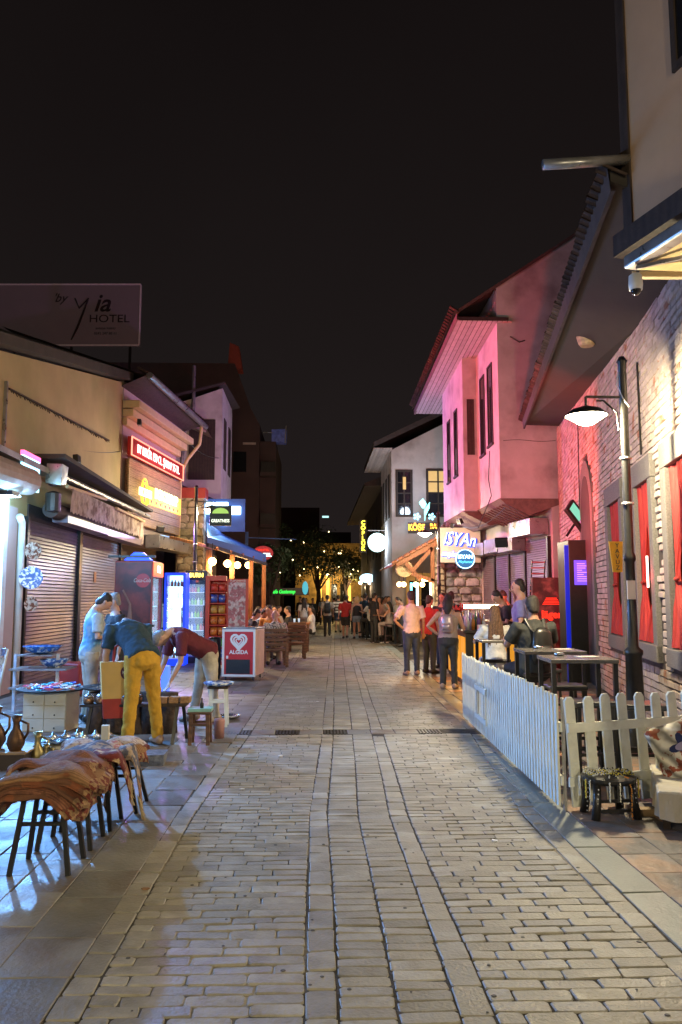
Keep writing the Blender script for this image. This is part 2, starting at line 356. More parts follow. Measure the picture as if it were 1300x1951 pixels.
# ============================================================ facade frames
def frame(name, label, cat, p, q, group=None):
    o = thing(name, label, cat, (p[0], p[1], 0), math.atan2(q[1] - p[1], q[0] - p[0]), group); return o
def wall_quad(b, pts, t, sg):
    """upright wall with outline pts (s, z) and thickness t, going away from the street"""
    b.prism(pts, 0, sg * t, 'y'); return b
def corrug(b, s0, s1, z0, z1, y, pitch, amp):
    n = max(2, int((z1 - z0) / pitch)); vs = []
    for i in range(n):
        za = z0 + (z1 - z0) * i / n; zb = z0 + (z1 - z0) * (i + 1) / n; zm = za * .75 + zb * .25
        vs += [(s0, y, za), (s1, y, za), (s0, y + amp, zm), (s1, y + amp, zm)]
    vs += [(s0, y, z1), (s1, y, z1)]
    b.add(vs, [(2 * i, 2 * i + 1, 2 * i + 3, 2 * i + 2) for i in range(2 * n)]); return b
def bricks_rest(b, s, z, w, h, d, y=0):
    b.box(s, s + w, y - .05, y + d, z, z + h)

# ---------------- whitewashed brick building on the right
P, Q = (3.3, 5.0), (6.3, 20.0)
BR = frame('brick_building', 'long whitewashed brick tavern with grey window surrounds, red curtains and a deep tiled eave', 'building', P, Q)
LEN = math.dist(P, Q)
topz = lambda s: 4.8 + .078 * s
wall = MB()
xs_ = [-4, 2.85, 3.93, 4.84, 5.7, 6.87, 7.88, LEN]
for i in range(7):
    a, c_ = xs_[i], xs_[i + 1]
    if i % 2 == 0: wall.prism([(a, 0), (c_, 0), (c_, topz(c_)), (a, topz(a))], -.35, -.02, 'y')
    else:
        wall.box(a, c_, -.35, -.02, 0, 1.04); wall.prism([(a, 3.12), (c_, 3.12), (c_, topz(c_)), (a, topz(a))], -.35, -.02, 'y')
wall = wall.build('wall', 'mortar_dark', BR)
WIN = [(2.85, 3.93), (4.84, 5.7), (6.87, 7.88)]; ARCH = (9.75, 11.1)
def blocked(s0, s1, z0, z1):
    for a, c_ in WIN:
        if s1 > a - .2 and s0 < c_ + .22 and z1 > .84 and z0 < 3.4: return True
    if s1 > 9.55 and s0 < 11.3 and z0 < 3.3: return True
    if s1 > 9.55 and s0 < 11.3:
        m = abs((s0 + s1) / 2 - 10.43)
        if z0 < 3.3 + math.sqrt(max(0, 1 - (m / .9) ** 2)) * 1.1: return True
    return False
bl = []
z = .02; r_ = 0
while z < topz(LEN):
    h = .078; s = -3.5 + (.13 if r_ % 2 else 0)
    while s < LEN - .05:
        w = R.uniform(.21, .27); s1 = min(s + w, LEN)
        if z + h < topz(s) + .16 and not blocked(s, s1, z, z + h): bl.append((s, s1, z, z + h))
        s = s1 + .012
    z += .094; r_ += 1
def near(q): 
    yy = 5 + (q[0]) * .98; xx = 3.3 + q[0] * .2
    if yy < 6.9: return 99
    return math.hypot(xx, yy) + abs(q[2] - 2.2) * .35
bl.sort(key=near)
brick_meshes = []
for k in range(6):
    b = MB(); j = lambda: R.uniform(-.004, .004)
    b.add([(-.12 + j(), -.04, -.039 + j()), (.12 + j(), -.04, -.039 + j()), (.12 + j(), -.04, .039 + j()), (-.12 + j(), -.04, .039 + j()),
           (-.12, .0, -.036 + j()), (.12, .0, -.036 + j()), (.12, .0, .036 + j()), (-.12, .0, .036 + j()),
           (-.112 + j(), .012, -.03 + j()), (.112 + j(), .012, -.03 + j()), (.112 + j(), .012, .03 + j()), (-.112 + j(), .012, .03 + j())],
          [(0, 1, 5, 4), (1, 2, 6, 5), (2, 3, 7, 6), (3, 0, 4, 7), (4, 5, 9, 8), (5, 6, 10, 9), (6, 7, 11, 10), (7, 4, 8, 11), (8, 9, 10, 11)])
    brick_meshes.append(b.mesh('brick', 'white_brick'))
for q in bl[:300]:
    child('brick', R.choice(brick_meshes), wall, ((q[0] + q[1]) / 2, R.uniform(-.003, .006), (q[2] + q[3]) / 2), (0, 0, 0), ((q[1] - q[0]) / .24, 1, 1))
b = MB()
for q in bl[300:]:
    y = R.uniform(-.003, .009); e = .004
    b.box(q[0], q[1], -.04, y, q[2] + R.uniform(-e, e), q[3] + R.uniform(-e, e))
b.build('brickwork', 'white_brick', wall, kind='stuff')
for a, c_ in WIN:
    w = MB()
    w.box(a - .2, a, -.12, .045, .84, 3.12); w.box(c_, c_ + .22, -.12, .045, .84, 3.12); w.box(a - .2, c_ + .22, -.12, .05, 3.122, 3.42); w.box(a - .2, c_ + .22, -.12, .06, .83, 1.04)
    w = w.build('window_surround', 'grey_surround', BR, bevel=.01)
    MB().box(a, c_, -.2, -.17, 1.04, 3.12).build('pane', 'window_glass', BR)
    for half in (0, 1):
        b = MB(); n = 26; rows = 14; vs = []
        x0, x1 = (a, (a + c_) / 2 - .02) if half == 0 else ((a + c_) / 2 + .02, c_)
        for i in range(rows + 1):
            t = i / rows; zz = 3.12 - t * 2.06
            pin = 1 - .8 * math.exp(-((t - .62) / .22) ** 2)      # gathered by a tie-back
            for k in range(n + 1):
                f = k / n; full = (x1 - x0)
                xx = (x0 + f * full * pin) if half == 0 else (x1 - (1 - f) * full * pin)
                vs.append((xx, -.055 +   .04 * math.sin(f * 2 * PI * 5.5) * (1 if pin > .5 else .6) + .02 * math.sin(f * 9 + t * 6) + (.05 * t ** 6), zz))
        b.add(vs, [(i * (n + 1) + k, i * (n + 1) + k + 1, (i + 1) * (n + 1) + k + 1, (i + 1) * (n + 1) + k) for i in range(rows) for k in range(n)])
        cu = b.build('curtain', 'curtain_red', BR, smooth=True, fixn=False)
        xt = x0 + .16 * (x1 - x0) if half == 0 else x1 - .16 * (x1 - x0)
        MB().loft([(xt - .09, -.03, 1.84), (xt, -.01, 1.82), (xt + .09, -.03, 1.84)], .018, n=6).build('tie_back', 'curtain_red', cu)
rt = MB().tube((4.98, .05, 1.75), (4.98, .05, 2.15), .014, n=8).build('neon_tube', glow('tube_rose', (1, .35, .3), 6), BR); lamp_light('POINT', rt, (4.98, .12, 1.9), (1, .1, .08), 9, .05)
# arched niche
ar = [(9.6, 0)] + [(10.43 - .85 * math.cos(t * PI / 12), 3.25 + 1.08 * math.sin(t * PI / 12)) for t in range(13)] + [(11.26, 0)]
MB().prism(ar, -.1, .03, 'y').build('arch_surround', 'grey_surround', BR)
ai = [(9.82, .02)] + [(10.43 - .61 * math.cos(t * PI / 12), 3.2 + .82 * math.sin(t * PI / 12)) for t in range(13)] + [(11.04, .02)]
MB().prism(ai, .03, .036, 'y').build('arch_panel', 'dark_plaster', BR)
# eave: soffit boards, fascia, a row of roof tiles along the edge
eo = .88
ez = lambda s: 5.5 + .037 * s
E0, E1 = 1.9, LEN - .5
b = MB(); b.add([(E0, -.3, topz(E0) + .02), (E1, -.3, topz(E1) + .02), (E1, eo, ez(E1)), (E0, eo, ez(E0)), (E0, -.3, topz(E0) + .16), (E1, -.3, topz(E1) + .16), (E1, eo, ez(E1) + .14), (E0, eo, ez(E0) + .14)],
                [(0, 1, 2, 3), (4, 5, 6, 7), (0, 1, 5, 4), (2, 3, 7, 6), (1, 2, 6, 5), (0, 3, 7, 4)])
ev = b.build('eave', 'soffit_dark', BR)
MB().add([(E0, eo + .002, ez(E0) - .1), (E1, eo + .002, ez(E1) - .1), (E1, eo + .03, ez(E1) + .17), (E0, eo + .03, ez(E0) + .17), (E0, eo - .04, ez(E0) - .1), (E1, eo - .04, ez(E1) - .1)], [(0, 1, 2, 3), (0, 1, 5, 4)]).build('fascia', 'roof_dark', ev)
MB().add([(E0, eo + .05, ez(E0) + .2), (E1, eo + .05, ez(E1) + .2), (E1, -2.2, ez(E1) + 1.8), (E0, -2.2, ez(E0) + 1.8)], [(0, 1, 2, 3)]).build('roof', 'roof_tile', BR)
tm = MB()
seg = 6
tm.add([(.075 * math.cos(PI * t / seg) , yy, .06 * math.sin(PI * t / seg)) for yy in (.0, .3) for t in range(seg + 1)] + [(.058 * math.cos(PI * t / seg), yy, .043 * math.sin(PI * t / seg)) for yy in (.0, .3) for t in range(seg + 1)],
       [(t, t + 1, seg + 2 + t, seg + 1 + t) for t in range(seg)] + [(t, t + 1, 2 * seg + 3 + t, 2 * seg + 2 + t) for t in range(seg)] + [(2 * seg + 2 + t, 2 * seg + 3 + t, 3 * seg + 4 + t, 3 * seg + 3 + t) for t in range(seg)])
tme = tm.mesh('roof_tile', 'roof_tile')
s = E0
while s < E1:
    child('roof_tile', tme, ev, (s, eo + .12 + R.uniform(-.02, .02), ez(s) + .15), (-.5, R.uniform(-.05, .05), PI + R.uniform(-.06, .06)), (1, 1, 1)); s += .165
MB().lathe([(.1, 0), (.13, .05), (.16, .16), (.155, .2), (.12, .2)], n=14).build('wicker_shade', 'plank_wood', BR, loc=(6.6, .45, 5.45))
MB().box(5.2, 5.24, .011, .03, 3.5, 4.75).build('wall_pipe', 'dark_metal', BR)

# ---------------- near upper storey on the right (corner at 2.98, 7)
NB = frame('overhanging_house', 'beige upper storey overhanging the brick tavern at the picture edge', 'building', (2.98, 7.0), (2.98 + .267 * 4, 3.0))
MB().prism([(0, 5.03), (4.2, 5.03), (4.2, 13), (0, 13)], .0, 3.2, 'y').build('wall', 'beige_plaster', NB)
MB().box(-.09, .03, -.02, 3.2, 5.03, 13).build('corner_board', 'dark_wood', NB)
b = MB(); b.box(-.1, 4.2, -.14, .3, 4.82, 5.028); b.build('sill_beam', 'dark_wood', NB)
fw = MB().box(.66, .72, -.03, .0, 6.2, 9.4); fw.box(1.5, 1.56, -.03, 0, 6.2, 9.4); fw.box(.72, 1.5, -.031, 0, 6.2, 6.27); fw = fw.build('window', 'dark_wood', NB)
MB().box(.72, 1.5, -.012, .0, 6.27, 9.4).build('pane', 'window_glass', fw)
MB().tube((.0, -.0, 5.77), (-.21, -.8, 5.7), .05, n=14).build('spout', 'grey_metal', NB, smooth=True)
# awning under the storey, with its own lamp
AW = thing('awning', 'half-open yellow lit awning cassette on the nearest right house', 'awning', (2.95, 6.7, 4.5), math.atan2(-4, 1.07))
MB().box(0, 2.6, -.22, -.08, .02, .14).build('front_bar', 'grey_metal', AW, bevel=.02)
mat('awning_cloth', (.75, .55, .25), .8)
MB().add([(.02, -.12, .02), (2.6, -.12, .02), (2.6, .9, .12), (.02, .9, .12), (.02, -.12, .03), (2.6, -.12, .03), (2.6, .9, .13), (.02, .9, .13)], [(0, 1, 2, 3), (4, 5, 6, 7)]).build('cloth', 'awning_cloth', AW)
MB().bar((.05, -.1, -.04), (.3, .75, -.04), .06, .05).build('arm', 'cream_moulding', AW)
MB().bar((.1, -.16, .0), (.5, .1, -.02), .03).build('arm', 'grey_metal', AW)
f = MB().box(.9, 1.3, .3, .4, -.08, -.03).build('lamp', glow('awning_glow', (1, .82, .45), 9), AW)
lamp_light('AREA', f, (1.1, .35, -.09), (1, .86, .58), 9, .35, rot=(rad(30), 0, 0))
cc = thing('security_camera', 'small white dome security camera hanging under the awning end', 'camera', (2.79, 6.52, 4.33))
MB().lathe([(.03, .1), (.055, .08), (.06, 0), (.055, -.05)], n=16).build('housing', 'white_plastic', cc, smooth=True)
MB().ball((0, 0, -.05), .048).build('lens_dome', 'window_glass', cc, smooth=True)
MB().bar((0, 0, .09), (.02, .08, .14), .03).build('bracket', 'cream_moulding', cc)

# ---------------- pink lit timber house
PH = thing('bay_house', 'tall pale house with two stepped bays and slit windows washed in red light', 'house', (0, 0, 0))
GY = 20.3; X1, X2 = 4.86, 4.44; YB1, YB2 = 23.1, 26.8; ZB = 4.2
b = MB().prism([(X1, ZB), (9.5, ZB), (9.5, 13.1), (7.9, 12.06), (X1, 9.98)], GY, YB1, 'y')
b.build('wall', 'white_plaster', PH)
MB().box(X2, 8.5, YB1 + .002, YB2, ZB - .02, 8.9).build('wall', 'white_plaster', PH)
MB().box(6.5, 9, GY + .2, YB2, 0, ZB - .1).build('ground_floor_wall', 'white_plaster', PH)
mat('bay_timber', (.16, .1, .08), .8, var=.3, scale=8, bump=.3)
under = MB().prism([(X1 - .05, ZB + .02), (6.5, ZB + .02), (6.5, ZB - .1), (X1 + .75, ZB - .42), (X1 + .1, ZB - .1)], GY - .06, YB1, 'y').build('bay_underside', 'bay_timber', PH)
MB().prism([(X2 - .05, ZB), (6.5, ZB), (6.5, ZB - .1), (X2 + .75, ZB - .42), (X2 + .1, ZB - .1)], YB1 + .002, YB2 + .05, 'y').build('bay_underside', 'bay_timber', PH)
for k in range(9):
    MB().bar((X1 + .05, GY + .1 + k * .33, ZB - .13), (X1 + .75, GY + .1 + k * .33, ZB - .45), .05, .04).build('joist', 'bay_timber', under)
def slit(x, y0, y1, z0, z1):
    w = MB(); w.box(x - .03, x, y0, y0 + .05, z0, z1); w.box(x - .03, x, y1 - .05, y1, z0, z1); w.box(x - .031, x, y0 + .05, y1 - .05, z1 - .05, z1); w.box(x - .06, x, y0 - .04, y1 + .04, z0 - .06, z0)
    w = w.build('window', 'dark_wood', PH); MB().box(x - .012, x + .0, y0 + .05, y1 - .05, z0, z1 - .05).build('pane', 'window_glass', w)
slit(X1, 20.95, 21.55, 5.85, 8.1); slit(X1, 21.95, 22.55, 5.75, 8.05); slit(X2, 24.0, 24.55, 5.45, 7.55); slit(X2, 25.3, 25.85, 5.45, 7.5)
w = MB().box(X2 + .12, X2 + .34, YB1 - .02, YB1 + .01, 5.9, 7.6).build('window', 'dark_wood', PH)
b = MB(); x = X1 + .1
while x < 6.3: b.bar((x, GY - .003, 5.77 + .02 * math.sin(x * 5)), (x + .14, GY - .003, 5.77 + .02 * math.sin((x + .14) * 5)), .012, .018, up=(0, 1, 0)); x += .14
b.build('plaster_crack', 'dark_plaster', PH)
MB().loft([(X1 + .35, GY - .004, 8.6), (X1 + .6, GY - .004, 8.45), (X1 + .75, GY - .004, 8.5)], .02, n=5).build('plaster_crack', 'dark_plaster', PH)
# eave with boarded soffit
EX = 3.78
sf = MB().add([(EX, GY - .1, 9.0), (X1 + .3, GY - .1, 9.0), (X1 + .3, 29.2, 8.62), (EX, 29.2, 8.62), (EX, GY - .1, 9.1), (X1 + .3, GY - .1, 9.1), (X1 + .3, 29.2, 8.72), (EX, 29.2, 8.72)], [(0, 1, 2, 3), (4, 5, 6, 7), (0, 1, 5, 4), (2, 3, 7, 6), (0, 3, 7, 4)]).build('soffit', 'mortar_dark', PH)
k = 0; x = EX
while x < X1 + .28:
    MB().add([(x + .006, GY - .11, 8.985), (x + .125, GY - .11, 8.985), (x + .125, 29.2, 8.605), (x + .006, 29.2, 8.605), (x + .006, GY - .11, 9.0), (x + .125, GY - .11, 9.0)], [(0, 1, 2, 3), (0, 1, 5, 4)]).build('soffit_board', 'soffit_board', sf); x += .135
MB().add([(EX - .02, GY - .15, 9.0), (EX - .02, 29.3, 8.6), (EX - .02, 29.3, 8.78), (EX - .02, GY - .15, 9.2), (EX + .04, GY - .15, 9.0), (EX + .04, 29.3, 8.6)], [(0, 1, 2, 3), (0, 1, 5, 4)]).build('gutter_board', 'bay_timber', sf)
rf = MB().add([(EX - .1, GY - .12, 9.22), (8.0, GY - .12, 12.15), (8.0, 29.3, 12.0), (EX - .1, 29.3, 8.8), (EX - .1, GY - .12, 9.12), (8.0, GY - .12, 12.05), (9.6, GY - .1, 13.05), (9.6, 29.3, 13), (9.6, GY - .12, 13.15)], [(0, 1, 2, 3), (0, 1, 5, 4), (1, 5, 6, 8), (1, 2, 7, 8)]).build('roof', 'roof_tile', PH)
for k in range(46):
    child('roof_tile', tme, rf, (EX + .04, GY - .1 + k * .2, 9.2 - k * .0087), (0, -.0, 0), (1, 1, 1)).rotation_euler = (rad(-90 + 123), 0, PI / 2)
MB().loft([(X1 - .02, 21.4, 5.7), (X1 - .04, 21.5, 4.9), (X1 - .06, 21.1, 4.4), (X1 - .25, 22, 3.6)], .012, n=5).build('cable', 'black_paint', PH)

# ---------------- pale house beyond
WH = thing('gabled_house', 'pale lavender gabled house with dark casement windows beyond the pink lit house', 'house')
MB().prism([(3.05, 0), (7.5, 0), (7.5, 9.8), (5.2, 8.65), (3.05, 7.55)], 31, 36, 'y').build('wall', 'white_plaster', WH)
MB().add([(2.3, 30.4, 7.75), (7.6, 30.4, 10.35), (7.6, 36.5, 10.2), (2.3, 36.5, 7.75), (2.3, 30.4, 7.55), (7.6, 30.4, 10.1), (2.3, 36.5, 7.55), (3.06, 31, 7.5), (3.06, 36, 7.5)], [(0, 1, 2, 3), (0, 1, 5, 4), (0, 3, 6, 4)]).build('roof', 'roof_dark', WH)
for k in range(6): MB().box(2.3 + k * .125, 2.3 + k * .125 + .115, 30.45, 36.4, 7.5, 7.53).build('soffit_board', 'soffit_board', WH)
mat('lit_pane', (.3, .2, .08), .4, emit=(1, .62, .22), es=.55)
def casement(x0, x1, z0, z1, lit, y=31, parent=WH):
    w = MB(); t = .09
    w.box(x0 - t, x0, y - .06, y, z0 - t, z1 + t); w.box(x1, x1 + t, y - .06, y, z0 - t, z1 + t); w.box(x0, x1, y - .06, y, z1, z1 + t); w.box(x0, x1, y - .06, y, z0 - t, z0)
    w.box((x0 + x1) / 2 - .03, (x0 + x1) / 2 + .03, y - .055, y, z0, z1)
    for q in (.25, .5, .75): w.box(x0, x1, y - .05, y - .002, z0 + (z1 - z0) * q - .025, z0 + (z1 - z0) * q + .025)
    w = w.build('window', 'dark_wood', parent)
    mz = z0 + (z1 - z0) * .5
    MB().box(x0, x1, y - .02, y + .01, mz, z1).build('pane', 'lit_pane' if lit else 'window_glass', w); MB().box(x0, x1, y - .02, y + .01, z0, mz).build('pane', 'window_glass', w)
casement(3.3, 3.8, 4.95, 6.65, False); casement(4.52, 5.3, 4.95, 6.7, True)
MB().box(3.5, 3.62, 30.94, 30.97, 5.95, 6.45).build('lit_curtain', 'lit_pane', WH)
for y in (31.8, 33, 34.2, 35.3): MB().box(3.02, 3.05, y, y + .55, 4.9, 6.7).build('window', 'dark_wood', WH)
# dark house further on
DH = thing('dark_eave_house', 'dark timber house with broad eaves past the pale gabled house', 'house')
MB().box(3.3, 9, 38, 56, 0, 7.3).build('wall', 'dark_plaster', DH)
MB().add([(2.35, 37, 7.1), (8, 37, 9.3), (8, 57, 9.3), (2.35, 57, 7.1), (3.3, 37, 7.0), (3.3, 57, 7.0), (2.35, 37, 6.95), (2.35, 57, 6.95)], [(0, 1, 2, 3), (6, 4, 5, 7), (0, 3, 7, 6), (0, 1, 4, 6)]).build('roof', 'roof_tile', DH)
for k in range(5):
    w = MB().box(3.27, 3.3, 39.5 + k * 2.4, 40.4 + k * 2.4, 3.8, 6).build('window', 'dark_wood', DH)

# ============================================================ RIGHT SIDE, ground floor
def shutter_mesh(s0, s1, z0, z1, y, sg, parent, m='shutter_metal'):
    return corrug(MB(), s0, s1, z0, z1, y, .062, sg * .014).build('shutter_curtain', m, parent, fixn=False)
SP, SQ = (6.15, 20.35), (5.55, 26.2)
SR = frame('shutter_row', 'row of closed roller shutters with metal boxes under the pink lit bays', 'shop front', SP, SQ)
SL = math.dist(SP, SQ)
MB().box(-.1, SL, -.3, -.03, 0, 4.05).build('wall', 'white_plaster', SR)
edges = [.05, 1.7, 3.0, 4.3, 5.6]
for k in range(4):
    a, c_ = edges[k] + .08, edges[k + 1] - .05
    z1 = 3.25 if k == 0 else 2.95
    shutter_mesh(a, c_, .02, z1, .02, 1, SR)
    MB().box(edges[k] - .03, edges[k] + .06, -.02, .07, 0, z1).build('guide_rail', 'dark_metal', SR)
    zz = z1 + (.02 if k % 2 else .06)
    MB().box(a - .05, c_ + .0, .0, .42 + .1 * (k == 0), zz, zz + .42, j=.01).build('shutter_box', 'grey_metal', SR, bevel=.01)
# lit bar sign box above the rough stone wall
IS = thing('sign_board', 'large cream sign box with blue lit white brush letters over the stone wall', 'sign', (4.74, 25.5, 3.36))
mat('sign_cream', (.5, .47, .4), .5, var=.08, scale=2)
MB().box(-.68, .68, 0, .25, -.59, .59).build('box', 'sign_cream', IS, bevel=.02)
glow('neon_white', (.75, .86, 1), 2.6); glow('neon_blue', (.01, .06, 1), 1.3); glow('neon_cyan', (.1, .6, .9), 2.2)
fb = MB().box(-.69, .69, -.012, .0, -.6, -.57); fb.box(-.69, .69, -.012, 0, .57, .6); fb.box(-.7, -.67, -.013, 0, -.57, .57); fb.box(.67, .7, -.013, 0, -.57, .57); fb.build('frame', 'dark_metal', IS)
text('iSYAn', .6, 'neon_blue', IS, (-.0, -.02, .15), (PI / 2, rad(5), 0), .004, .25, offset=.022, sx=.72, name='letter_halo')
text('iSYAn', .6, 'neon_white', IS, (-.03, -.035, .17), (PI / 2, rad(5), 0), .006, .25, offset=-.004, sx=.72)
text('meyhane', .26, 'neon_blue', IS, (-.28, -.02, -.3), (PI / 2, rad(4), 0), .008, .35, offset=.02, sx=.7, name='letter_halo')
text('meyhane', .26, 'neon_white', IS, (-.28, -.035, -.3), (PI / 2, rad(4), 0), .01, .35, offset=.003, sx=.7)
lamp_light('AREA', IS, (0, -.3, .6), (.75, .82, 1), 1.6, .9, rot=(rad(-50), 0, 0), sizey=.15)
RS = thing('round_sign', 'round blue lit sign with white ring hanging on an iron arm before the stone wall', 'sign', (4.6, 24.0, 2.83))
mat('sign_blue', (.01, .07, .16), .4, emit=(.01, .16, .36), es=.9)
MB().lathe([(.3, -.04), (.31, -.03), (.31, .03), (.3, .04)], n=36).build('disc', 'sign_blue', RS).rotation_euler = (PI / 2, 0, 0)
MB().loft([(.285 * math.cos(t * PI / 18), -.05, .285 * math.sin(t * PI / 18)) for t in range(37)], .012, n=5).build('ring', glow('neon_ice', (.55, .85, 1), 3), RS)
text('ISYAN', .17, 'neon_ice', RS, (0, -.06, .06), ext=.006, offset=.004)
text('Meyhanesi', .12, 'neon_cyan', RS, (0, -.06, -.09), ext=.005, shear=.3, sx=.85)
MB().bar((.3, 0, .1), (.9, .1, .1), .03).build('arm', 'black_paint', RS)
# stone walls facing the camera
def stonewall(parent, x0, x1, y, z0, z1, size, m='rubble_stone', limit=130, name='stone'):
    MB().box(x0, x1, y + .02, y + .5, z0, z1).build('wall', 'rubble_mortar', parent)
    z = z0; k = 0
    while z < z1 - .05:
        h = size * R.uniform(.7, 1.15); x = x0 + R.uniform(0, .1)
        while x < x1 - .08 and k < limit:
            w = size * R.uniform(.8, 2.0); w = min(w, x1 - x)
            b = MB(); n = 7; ring = [(math.cos(2 * PI * (t + .3) / n) , math.sin(2 * PI * (t + .3) / n)) for t in range(n)]
            q = [(max(-1, min(1, cx * 1.35)) * w * .46 + R.uniform(-.015, .015), max(-1, min(1, cz * 1.35)) * h * .44 + R.uniform(-.015, .015)) for cx, cz in ring]
            d = R.uniform(.02, .07)
            b.add([(u, .03, v) for u, v in q] + [(u, -d * .5, v) for u, v in q] + [(u * .72, -d, v * .72) for u, v in q],
                  [(k2 * n + i, k2 * n + (i + 1) % n, (k2 + 1) * n + (i + 1) % n, (k2 + 1) * n + i) for k2 in (0, 1) for i in range(n)] + [tuple(2 * n + i for i in range(n))])
            b.build(name, m, parent, loc=(x + w / 2, y, z + h / 2)); x += w; k += 1
        z += h
ST = thing('stone_wall', 'rough old stone wall under the cream bar sign', 'wall')
mat('rough_lilac_stone', (.32, .28, .3), .9, var=.3, scale=6, per=.2, bump=.8, bscale=16, col2=(.08, .07, .07), patches=[1.6, .52, .6])
stonewall(ST, 4.3, 5.6, 26.2, 0, 4.1, .3, 'rough_lilac_stone', 90)
ST2 = thing('stone_pier', 'pale stone pier beside the wooden porch roof', 'wall')
stonewall(ST2, 3.95, 4.3, 26.0, 0, 3.4, .2, 'rubble_stone', 60)
# timber porch
PG = thing('timber_porch', 'small tiled wooden porch roof with braced post and yellow lit shop front', 'porch')
b = MB().add([(2.55, 26.0, 2.75), (4.3, 26.0, 3.75), (4.3, 31, 3.75), (2.55, 31, 2.75), (2.55, 26.0, 2.68), (4.3, 26.0, 3.6), (4.3, 31, 3.6), (2.55, 31, 2.68)], [(0, 1, 2, 3), (4, 5, 6, 7), (0, 1, 5, 4), (0, 3, 7, 4)]).build('roof', 'orange_wood', PG)
for k in range(9): MB().tube((2.55 + k * .2, 25.95, 2.78 + k * .114), (2.72 + k * .2, 25.95, 2.87 + k * .114), .05, .06, n=6).build('roof_tile', 'orange_wood', b)
for a, c_ in [((2.7, 26.02, 2.72), (4.25, 26.02, 3.55)), ((3.2, 26.02, 2.5), (3.9, 26.02, 3.3)), ((3.9, 26.02, 3.3), (3.9, 26.02, 2.2)), ((3.2, 26.02, 2.45), (3.95, 26.02, 2.2)), ((3.0, 26.05, 2.8), (3.5, 26.05, 2.25))]:
    MB().bar(a, c_, .12, .12).build('beam', 'orange_wood', PG)
for x, c_ in ((3.2, (.1, .75, .9)), (3.4, (.6, .95, 1)), (3.85, (1, .95, .6))):
    MB().box(x, x + .06, 26.3, 26.4, .4, 2.15).build('light_strip', glow('strip_%d' % int(x * 100), c_, 4), PG)
MB().box(3.5, 4.5, 30, 30.2, 0, 2.6).build('shop_wall', mat('glowing_wall', (.4, .25, .08), .7, emit=(1, .5, .1), es=.12), PG)  # the wall itself glows faintly, in place of shop light falling on it
bk = MB().box(3.55, 4.05, 26.06, 26.12, 2.2, 2.3).build('lamp_bar', glow('warm_bulb', (1, .62, .22), 14), PG)
lamp_light('POINT', bk, (3.6, 26.0, 2.1), (1, .68, .3), 30, .1)
PD = thing('round_sign', 'round cream sign board hanging under the wooden porch roof', 'sign', (2.98, 26.2, 2.62))
MB().lathe([(.27, -.03), (.29, 0), (.27, .03)], n=28).build('disc', mat('parchment_glow', (.55, .42, .22), .6, var=.2, scale=6, emit=(1, .7, .3), es=.1), PD).rotation_euler = (PI / 2, 0, 0)  # warm light on the board is put in as a faint emission
text('ÇINARLI', .1, 'brown_wood', PD, (0, -.04, .06)); text('CAFE', .1, 'brown_wood', PD, (0, -.04, -.08))
for k, x in enumerate((2.95, 3.12, 3.55, 3.8)):
    l = thing('globe_lamp', ['first', 'second', 'third', 'fourth'][k] + ' frosted globe lamp in the line along the yellow porch front', 'lamp', (x, 27.5 + k * .1, 2.12), 0, 'globe lamps under the porch')
    MB().ball((0, 0, 0), .09).build('globe', 'warm_bulb', l, smooth=True); MB().tube((0, 0, .09), (0, 0, .45), .012).build('stem', 'black_paint', l)
for k in range(2): MB().box(3.6 + k * .45, 3.95 + k * .45, 29.96, 29.99, .9, 2.3).build('shop_window', 'window_glass', PG); MB().box(3.57 + k * .45, 3.98 + k * .45, 29.93, 29.955, 1.55, 1.6).build('glazing_bar', 'dark_wood', PG)
# dark kiosk with blue screen next to the brick wall
KB = thing('black_booth', 'tall black entrance booth with glowing blue screen against the brick wall', 'booth', (4.88, 15.3, 0))
MB().box(.1, .72, 0, .7, 0, 2.76).build('panel', 'black_paint', KB, bevel=.01)
glow('blue_glow', (.02, .03, 1), .9)
MB().box(.02, .1, -.002, .03, 0, 2.66).build('lit_edge', glow('blue_dim', (.0, .012, .5), .7), KB)
MB().box(.2, .68, -.02, -.003, 1.88, 2.36).build('screen', glow('screen_violet', (.13, .07, .85), 1.1), KB)
for k in range(9): MB().box(.25, .25 + R.uniform(.1, .22), -.024, -.0205, 1.95 + k * .042, 1.965 + k * .042).build('menu_line', glow('screen_pink', (.55, .3, .9), 1), KB)
lamp_light('SPOT', KB, (.3, -1.2, 2.3), (.05, .08, 1), 40, .05, rot=(rad(12), 0, 0), angle=50)
TV = thing('television', 'flat television tilted on a bracket high on the brick wall', 'television', (5.45, 16.0, 3.25), rad(-10))
TV.rotation_euler = (rad(-22), rad(48), rad(18))
MB().box(-.38, .38, -.05, .04, -.2, .2).build('case', 'black_paint', TV, bevel=.015)
MB().box(-.33, .0, -.056, -.0505, -.12, .12).build('screen', glow('tv_green', (.2, .7, .5), .8), TV)
MB().box(.01, .3, -.056, -.0505, -.12, .12).build('screen', glow('tv_pink', (.75, .3, .6), .7), TV)
MB().bar((0, .04, 0), (.25, .5, 0), .05).build('bracket', 'dark_metal', TV)
